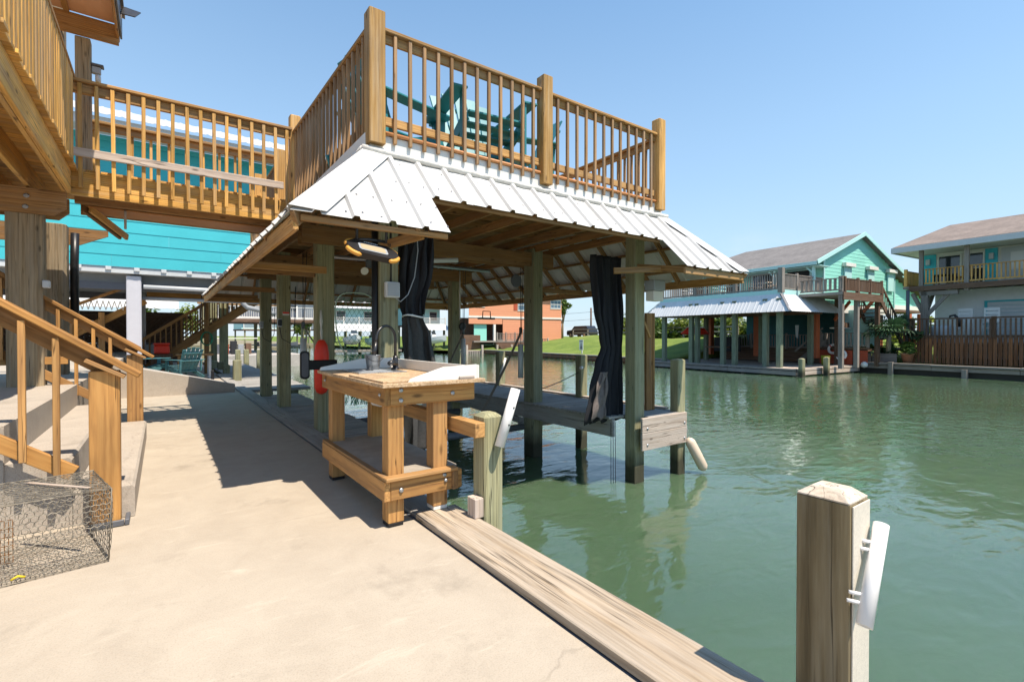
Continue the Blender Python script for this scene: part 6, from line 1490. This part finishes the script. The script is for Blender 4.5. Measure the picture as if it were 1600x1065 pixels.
# tree-like prop under the balcony corner
block("prop_post", t, 36.95, 37.3, 12.3, 12.65, -0.2, 4.1, FGREY, 0.02)
stick("prop_brace", t, (37.12, 12.5, 2.6), (37.12, 13.1, 4.0), 0.16, 0.2, FGREY); stick("prop_brace", t, (37.12, 12.4, 2.6), (37.12, 11.3, 4.0), 0.16, 0.2, FGREY); stick("prop_brace", t, (37.2, 12.5, 2.6), (38.4, 12.5, 4.0), 0.16, 0.2, FGREY)
block("prop_beam", t, 36.95, 37.25, 10.9, 12.7, 3.82, 4.08, FGREY)
pipe("downpipe", t, [(36.7, 13.2, 0.0), (36.7, 13.2, 4.2)], 0.10, DGREY, 8)
block("shutter_frame", t, XW - 0.30, XW - 0.21, -2, 10.25, 1.0, 3.45, TURQ)
for k in range(11): block("shutter_slat", t, XW - 0.33, XW - 0.305, -2, 10.1, 1.0 + k * 0.215, 1.20 + k * 0.215, LGREY, 0.01)
t = thing("balcony_railing", "honey coloured balcony railing of the white house", "railing", (37, 8, 4.4))
fence_run(t, (37.05, 10.62), (37.05, 12.5), 4.44, 5.42, 4, DECKW, 0.17, 0.12, 0.06, posts=False); fence_run(t, (37.05, 8.1), (37.05, 10.4), 4.44, 5.42, 4, DECKW, 0.17, 0.12, 0.06, posts=False); fence_run(t, (37.05, -2), (37.05, 7.88), 4.44, 5.42, 4, DECKW, 0.17, 0.12, 0.06, posts=False)
fence_run(t, (37.1, 13.45), (39.5, 13.45), 4.44, 5.42, 2.4, DECKW, 0.17, 0.16, 0.07)
block("side_floor", t, 36.95, 39.5, 12.8, 13.55, 4.3, 4.43, FGREY)
t = thing("terrace_fence", "dark stained vertical board fence with a slatted top in front of the white house", "fence", (36.3, 8, 0))
y = -4.0
while y < 12.95:
    block("board", t, 36.20, 36.235, y, y + 0.165, -0.26, 1.30 + jit(0.015), RUSTW, 0.008); 
    block("slat", t, 36.16, 36.195, y + 0.04, y + 0.12, 1.20, 2.32, FBROWN, 0.006); y += 0.24 if False else 0.2
block("top_rail", t, 36.12, 36.28, -4, 12.95, 2.34, 2.42, FBROWN); block("middle_rail", t, 36.24, 36.30, -4, 12.95, 1.28, 1.42, FBROWN)
for y in (12.9, 9.2, 5.4, 1.6): block("post", t, 36.25, 36.42, y - 0.12, y + 0.06, -0.3, 2.45, FBROWN)
block("terrace_floor", t, 36.5, 39.0, -4, 12.8, 0.8, 0.95, FGREY)
def bar_chair(label, x, y):
    t = thing("bar_chair", label, "chair", (x, y, 0.95), group="white high chairs on the terrace")
    for sx in (-0.28, 0.28):
        for sy in (-0.3, 0.3): block("leg", t, x + sx - 0.035, x + sx + 0.035, y + sy - 0.035, y + sy + 0.035, 0.955, 2.95 if sx > 0 else 2.1, WHITE)
    block("seat", t, x - 0.3, x + 0.24, y - 0.26, y + 0.26, 1.78, 1.84, WHITE); block("footrest", t, x - 0.30, x - 0.25, y - 0.26, y + 0.26, 1.25, 1.33, WHITE)
    for k in range(4): block("back_slat", t, x + 0.25, x + 0.30, y - 0.34, y + 0.34, 2.15 + k * 0.22, 2.32 + k * 0.22, WHITE)
    for sy in (-0.3, 0.3): block("arm", t, x - 0.32, x + 0.24, y + sy - 0.05, y + sy + 0.05, 2.105, 2.15, WHITE)
bar_chair("white slatted high chair on the terrace, the one farther left", 37.4, 10.75); bar_chair("white slatted high chair on the terrace in front of the grey shutter", 37.4, 9.6)
p = thing("terrace_tub", "pale round tub behind the dark fence slats of the terrace", "tub", (37.3, 11.5, 1)); lathe("tub", p, [(0.45, 0), (0.5, 0.1), (0.53, 0.9), (0.5, 1.05), (0.42, 1.0)], LGREY, T(37.5, 11.75, 0.955), 20)
p = thing("leaning_board", "weathered yellow board leaning behind the terrace fence at the far right", "board", (36.6, 8.4, 1)); block("panel", p, 36.6, 36.66, 5.0, 6.4, 1.0, 2.25, plain("yellow_board", (0.55, 0.33, 0.03), 0.7, var=0.2)); block("frame", p, 36.585, 36.598, 5.6, 5.8, 1.4, 1.7, FBROWN)
p = thing("black_statue", "small curved black ornament on the tub behind the terrace fence", "ornament", (37.2, 11, 1.9)); pipe("body", p, [(37.2, 10.9, 1.9), (37.2, 10.9, 2.3), (37.2, 11.1, 2.6), (37.2, 11.3, 2.55), (37.2, 11.35, 2.4)], [0.12, 0.1, 0.07, 0.06, 0.02], BLACK, 10)
p = thing("balcony_table", "dark patio table behind the balcony railing of the white house", "table", (38, 11.9, 4.44)); block("top", p, 37.6, 38.6, 11.5, 12.3, 5.05, 5.1, DARK); [block("leg", p, x, x + 0.08, y, y + 0.08, 4.445, 5.045, DARK) for x in (37.7, 38.4) for y in (11.55, 12.2)]
p = thing("balcony_chair", "brown wooden chair behind the balcony railing beside the second window", "chair", (38, 10.8, 4.44)); block("seat", p, 37.7, 38.3, 10.6, 11.1, 4.85, 4.92, YEL); block("back", p, 38.3, 38.36, 10.6, 11.1, 4.93, 5.6, YEL); [block("leg", p, x, x + 0.07, y, y + 0.07, 4.445, 4.845, YEL) for x in (37.7, 38.22) for y in (10.62, 11.0)]

# ------------------------------------------------------------------ planting between the houses
def fan_palm(label, x, y, z, h, n, L, seed):
    r = random.Random(seed); t = thing("fan_palm", label, "palm", (x, y, z)); pipe("trunk", t, [(x, y, z), (x + 0.1, y, z + h)], [0.16, 0.12], PILE, 10)
    for k in range(n):
        a = r.uniform(0, 6.28); el = r.uniform(-0.15, 1.2); d = Vector((math.cos(a) * math.cos(el), math.sin(a) * math.cos(el), math.sin(el)))
        b = Vector((x + 0.1, y, z + h)); s0 = b + d * L * 0.55; V = []; F = []
        side = d.cross(Vector((0, 0, 1))).normalized(); up = side.cross(d)
        for j in range(11):
            f = (j - 5) / 5 * 1.25; q = (d * math.cos(f) + side * math.sin(f)).normalized(); tip = s0 + q * L * (0.75 - 0.1 * abs(f)) - Vector((0, 0, 0.16 * L)); w = q.cross(up) * 0.035 * L
            mid = s0 + q * L * 0.42 + up * 0.02
            i = len(V); V += [s0, mid + w, tip, mid - w]; F.append((i, i + 1, i + 2, i + 3))
        i = len(V); V += [b, b + side * 0.02, s0 + side * 0.02, s0]; F.append((i, i + 1, i + 2, i + 3))
        c = s0; obj("frond", mk("frond", [v - c for v in V], F, PALMM), T(*c), t)
fan_palm("broad fan palm between the outside stairs and the terrace fence", 35.75, 13.85, -0.3, 1.75, 34, 1.45, 4)
for k, (x, y, h, rad, m_, lab) in enumerate(((36.6, 12.9, 2.0, 0.95, LEAFD, "dark leafy shrub beside the terrace fence corner"), (36.2, 13.9, 1.2, 0.8, LEAFD, "low dark shrub under the fan palm by the bulkhead"), (35.9, 15.2, 1.0, 0.6, LEAF, "small green plant left of the fan palm"), (35.8, 12.9, 1.3, 0.55, LEAF, "leafy pot plant at the foot of the terrace fence"))):
    tree("garden_shrub", lab, x, y, -0.1, h, rad, m_, 500, 0.13, 30 + k, cat="shrub", trunk=False, nb=6)
p = thing("plant_pot", "terracotta pot at the left foot of the terrace fence", "pot", (35.7, 12.7, -0.2)); lathe("pot", p, [(0.22, 0), (0.32, 0.45), (0.35, 0.46), (0.35, 0.55), (0.28, 0.52)], plain("terracotta", (0.35, 0.17, 0.10), 0.8), T(35.75, 12.85, -0.22), 16)
p = thing("planter_wall", "low grey timber planter between the dock and the terrace fence", "planter", (35.8, 14, -0.3))
for a, b in ((13.3, 14.6), (14.65, 16.0)): block("board", p, 35.45, 35.52, a, b, -0.28, 0.28, FGREY)
for k in range(7):
    tree("hedge_bush", ["round sunlit bush far behind the aqua house, %s of the row" % w for w in ("first from the left", "second", "third", "fourth", "fifth", "sixth", "last")][k], 44 + k * 2.1, 39 - k * 1.7, 0.6, 3.0 + 0.5 * (k % 3), 3.0, LEAFY if k % 2 else LEAF, 1500, 0.26, 60 + k, group="bushes behind the aqua house", cat="bush", trunk=False, nb=8, squash=0.7)
for k in range(4):
    tree("hedge_bush", ["green bush seen between the orange posts, %s" % w for w in ("nearest", "second", "third", "farthest")][k], 56 + k * 3, 20 - k * 2.2, -0.2, 3.6, 2.8, LEAFY, 600, 0.26, 80 + k, group="bushes behind the aqua house", cat="bush", trunk=False, nb=8, squash=0.7)

# ------------------------------------------------------------------ lawn, orange house and what stands near it
p = thing("notice_sign", "small white notice on a post standing on the green lawn", "sign", (31.4, 38.4, -0.2))
block("post", p, 31.4, 31.5, 38.35, 38.45, -0.5, 1.0, LGREY); block("panel", p, 31.34, 31.38, 38.1, 38.7, -0.05, 1.0, WHITE); block("header", p, 31.325, 31.335, 38.15, 38.65, 0.78, 0.95, GREYPL, 0.001); lathe("figure", p, [(0.05, 0), (0.16, 0.1), (0.10, 0.35), (0.05, 0.5), (0.09, 0.58), (0.02, 0.66)], DGREY, T(31.33, 38.4, 0.02) @ Matrix.Diagonal((0.05, 1, 1, 1)), 12)
t = thing("lawn_fence", "long low grey post and rail fence along the top of the lawn", "fence", (44, 44, 1))
for k in range(9):
    y = 30 + k * 3.3; block("post", t, 44.5, 44.66, y, y + 0.16, 0.8, 2.35, FGREY)
    if k < 8:
        for z in (1.75, 2.25): block("rail", t, 44.47, 44.50, y, y + 3.3, z, z + 0.16, FGREY)
def car(label, x, y, z, rz):
    t = thing("parked_car", label, "car", (x, y, z), rz)
    with frame(T(x, y, z) @ RZ(rz)):
        P = [(-2.4, 0.35), (2.35, 0.35), (2.45, 0.7), (2.35, 1.05), (1.35, 1.15), (0.75, 1.72), (-1.75, 1.76), (-2.3, 1.15), (-2.45, 0.8)]
        prism("body", t, [(a, -0.92, b) for a, b in P], (0, 1.84, 0), plain("dark_car_paint", (0.02, 0.022, 0.028), 0.25, spec=0.6))
        for s in (-1, 1): 
            prism("side_window", t, [(1.15, s * 0.925, 1.17), (0.68, s * 0.925, 1.63), (-1.65, s * 0.925, 1.66), (-2.0, s * 0.925, 1.17)], (0, s * 0.01, 0), GLASSD)
            for xx in (-1.5, 1.5):
                w_ = lathe("wheel", t, [(0.36, -0.1), (0.38, 0), (0.36, 0.1)], BLACK, T(xx, s * 0.88, 0.38) @ Matrix.Rotation(R(90), 4, 'X'), 18); lathe("rim", w_, [(0.2, -0.105), (0.22, 0), (0.2, 0.105)], STEEL, T(xx, s * 0.885, 0.38) @ Matrix.Rotation(R(90), 4, 'X'), 14)
        block("bumper", t, 2.35, 2.5, -0.85, 0.85, 0.4, 0.65, BLACK, 0.03)
        for s in (-1, 1): block("headlight", t, 2.36, 2.46, s * 0.7 - 0.17, s * 0.7 + 0.17, 0.78, 0.95, LGREY, 0.02)
    return t
car("dark car parked behind the lawn fence to the right of the orange house", 47.5, 58.0, 1.15, R(95))
p = thing("utility_pole", "thin wooden utility pole with two wires right of the dark parked car", "pole", (48, 55.5, 1)); pipe("pole", p, [(48, 56.5, 0.5), (48, 56.5, 5.6)], 0.13, FBROWN, 8)
for z in (5.0, 3.9): pipe("wire", p, rope_pts((48, 56.5, z), (70, 40, z + 0.6), 0.5), 0.02, CABLE, 5); pipe("wire", p, rope_pts((48, 56.5, z), (38, 75, z + 0.6), 0.5), 0.02, CABLE, 5)
tree("broad_tree", "leafy tree at the right corner of the orange house", 45.6, 60.5, 1.0, 6.6, 1.7, LEAF, 900, 0.26, 91); tree("hedge_bush", "yellow green bush right of the utility pole behind the fence", 50, 52, 1.0, 3.4, 3.2, LEAFY, 1300, 0.25, 92, cat="bush", trunk=False)
tree("hedge_bush", "yellow green bush behind the fence near the black curtain", 51, 48, 1.0, 3.0, 3.0, LEAFY, 1300, 0.25, 93, cat="bush", trunk=False)
t = thing("orange_house", "two storey orange house across the canal with white trim band and timber steps", "house", (36, 60, 0))
U0 = 58.0
siding("siding_board", t, (28.4, U0), (43.6, U0), 4.05, 8.2, ORANGE, 0.34, out=(0, -1, 0)); siding("siding_board", t, (33.6, U0 + 0.05), (43.6, U0 + 0.05), 0.6, 3.8, ORANGE, 0.34, out=(0, -1, 0))
siding("siding_board", t, (43.6, U0 + 0.05), (43.6, U0 + 9), 0.6, 8.2, ORANGE, 0.34, out=(1, 0, 0))
block("trim_band", t, 28.3, 43.7, U0 - 0.06, U0 - 0.015, 3.84, 4.06, TRIMW); block("lower_wall", t, 28.4, 33.5, U0, U0 + 0.2, 3.0, 3.82, ORANGE); block("back_wall", t, 28.4, 40, U0 + 3.2, U0 + 3.4, 0.2, 3.9, FBROWN)
window(t, (0, -1, 0), (36.0, U0 - 0.02, 4.95), (1, 0, 0), 1.1, 1.5, plain("blue_pane", (0.10, 0.16, 0.22), 0.1), WHITE, 0.14); block("red_shutter", t, 35.3, 35.85, U0 - 0.05, U0 - 0.013, 4.95, 6.4, REDBRICK)
window(t, (0, -1, 0), (41.6, U0 - 0.02, 5.4), (1, 0, 0), 1.8, 1.2, bpy.data.materials["blue_pane"], WHITE, 0.14, 2, 3); window(t, (0, -1, 0), (29.4, U0 - 0.02, 5.3), (1, 0, 0), 1.3, 1.3, bpy.data.materials["blue_pane"], WHITE, 0.14)
quad("roof", t, [(27.6, U0 - 1, 8.1), (44.4, U0 - 1, 8.1), (42, U0 + 5, 10.5), (30, U0 + 5, 10.5)], SHING, 0.2)
block("aqua_door", t, 29.3, 31.2, U0 + 0.3, U0 + 0.36, 0.7, 2.95, AQUA); block("porch_post", t, 32.1, 32.4, U0 - 0.1, U0 + 0.15, 0.2, 2.95, TRIMW)
block("porch_floor", t, 28.4, 38.5, U0 - 1.5, U0 + 3.1, 0.55, 0.75, FGREY)
fence_run(t, (31.8, U0 - 1.5), (36, U0 - 1.5), 0.75, 1.75, 1.4, FGREY, 0.22, 0.14, 0.07); fence_run(t, (36.0, U0 - 1.45), (38.6, U0 - 1.45), 0.75, 2.2, 2.6, FGREY, 0.12, 0.14, 0.10)
for k in range(5): block("step", t, 31.5 - k * 0.0, 38 - k * 0.9, U0 - 1.9 - k * 0.4, U0 - 1.5 - k * 0.4, -0.45, 0.5 - k * 0.19, FBROWN)
fence_run(t, (38.6, U0 - 3.6), (38.6, U0 - 1.5), -0.1, 1.0, 2, PALE, 0.3, 0.14, 0.07)
t = thing("orange_house_dock", "low timber dock with short posts below the orange house", "dock", (28, 56.6, -0.9))
block("deck", t, 26.5, 33.6, 55.6, 58.6, -0.56, -0.46, PALE)
for k in range(22): block("face_plank", t, 26.6 + k * 0.32, 26.86 + k * 0.32, 55.5, 55.58, -2.5, -0.57, FGREY, 0.01)
for k in range(4): block("post", t, 26.7 + k * 2.2, 26.95 + k * 2.2, 55.3, 55.49, -2.5, 0.25, PALE)
block("red_tarp_stack", t, 27.2, 29.6, 57.0, 58.2, -0.45, 1.5, FBROWN, 0.05)
# houses, boats and boathouses further left
with frame(GF.inverted()):
    W2 = thing
    t = far_dock_house("pale blue boathouse with railed deck seen between the curtain and the far post", 17.6, 66, 8.5, 7, 2.6, TRIMW, FMETAL, PALEAQ, name="blue_boathouse")
    metal_roof(t, (17.0, 65.9, 3.0), (1, 0, 0), Vector((0, -2.2, -1.0)).normalized(), 9.6, math.hypot(2.2, 1.0), 0.9, 0.9, METAL)
    block("dock", t, 17, 26.5, 62.5, 66, -0.7, -0.45, FGREY)
    def boat(label, x, y, z, rz, L, mat):
        b = thing("motor_boat", label, "boat", (x, y, z), rz)
        with frame(T(x, y, z) @ RZ(rz)):
            V = []; F = []; ns = 9; prof = [(0, -0.0), (0.55, 0.05), (0.95, 0.45), (1.0, 0.95), (0.9, 0.98), (0.8, 0.6), (0, 0.5)]
            for i in range(ns):
                f = i / (ns - 1); w = 1.05 * (1 - f ** 2.6) + 0.02; lift = 0.45 * f ** 2
                ring = [(a * w, c + lift * (1 if c > 0.3 else 1.3)) for a, c in prof]; ring += [(-a, c) for a, c in reversed(ring[1:-1])]
                V += [(-L / 2 + L * f, a, c) for a, c in ring]
            m = len(V) // ns
            for i in range(ns - 1):
                for k in range(m): F.append((i * m + k, i * m + (k + 1) % m, (i + 1) * m + (k + 1) % m, (i + 1) * m + k))
            F += [tuple(range(m)), tuple(range((ns - 1) * m, ns * m))]
            me = mk("hull", V, F, mat, False); bm = bmesh.new(); bm.from_mesh(me); bmesh.ops.recalc_face_normals(bm, faces=bm.faces); bm.to_mesh(me); bm.free(); obj("hull", me, Matrix(), b)
            block("console", b, -0.3, 0.4, -0.4, 0.4, 0.62, 1.5, WHITE, 0.06); prism("windscreen", b, [(0.35, -0.4, 1.51), (0.35, 0.4, 1.51), (0.15, 0.35, 1.9), (0.15, -0.35, 1.9)], (0.02, 0, 0.01), GLASSD)
            block("outboard", b, -L / 2 - 0.4, -L / 2 - 0.05, -0.22, 0.22, 0.3, 1.4, BLACK, 0.1); pipe("stripe", b, [(-L / 2 + 0.1, 1.03, 0.75), (0, 1.0, 0.9), (L / 3, 0.72, 1.02)], 0.05, TURQ, 6)
        return b
    boat("white motor boat raised under the pale blue boathouse", 20.2, 63.2, 0.2, R(-100), 5.5, WHITE)
    boat("pale boat lifted at the dock right of the white motor boat", 23.8, 63.0, 0.1, R(-80), 5.0, PALEAQ)
    boat("dark hulled boat moored far down the canal on the left", 16.5, 92, -1.0, R(20), 7.0, DGREY)
    t = far_dock_house("small white roofed boathouse beside the orange house seen past the leaning sling", 28.6, 63.5, 5.2, 6, 2.7, TRIMW, FMETAL, PALEAQ, name="blue_boathouse")
    metal_roof(t, (28.2, 63.4, 3.1), (1, 0, 0), Vector((0, -2.0, -0.9)).normalized(), 6.0, math.hypot(2.0, 0.9), 0.8, 0.8, METAL)
    block("dock", t, 28, 34, 60.5, 63.4, -0.7, -0.45, PALE)
    for x in (28.6, 30.8, 33.2): block("post", t, x, x + 0.25, 61.6, 61.85, -2, 2.2, FGREEN)
    boat("blue and white motor boat on the lift beside the orange house", 30.2, 60.8, 0.1, R(-70), 5.2, WHITE)
    t = far_dock_house("far white roofed boathouse at the head of the canal behind the leaning sling", 12, 100, 12, 8, 2.4, TRIMW, METAL, PALEAQ, rz=0.1, name="far_boathouse")
    t = far_dock_house("grey roofed house at the head of the canal above the mooring bay", 27, 108, 12, 8, 2.6, TRIMW, SHING, TRIMW, rz=0.05)
    for k, (x, y, h, rad, m_) in enumerate(((13.6, 60, 5.0, 1.7, LEAFY), (-3, 122, 9, 5, LEAF), (6, 126, 8, 5, LEAFY), (40, 120, 9, 5, LEAF))):
        tree("broad_tree", ["yellow green tree at the head of the canal seen between boathouse posts", "green tree far behind the balcony house on the left", "sunlit tree far behind the boathouse at the canal head", "green tree behind the grey roofed house at the canal head"][k], x, y, -0.3, h, rad, m_, 900, 0.4, 110 + k)
    slab("head_shore", [(9, 84), (15.5, 84), (15.5, 112), (9, 112)], -3, -0.35, DRY)
G.pop()
print("objects", len(bpy.data.objects), "tris", sum(len(o.data.polygons) for o in bpy.data.objects if o.type == 'MESH') * 2)
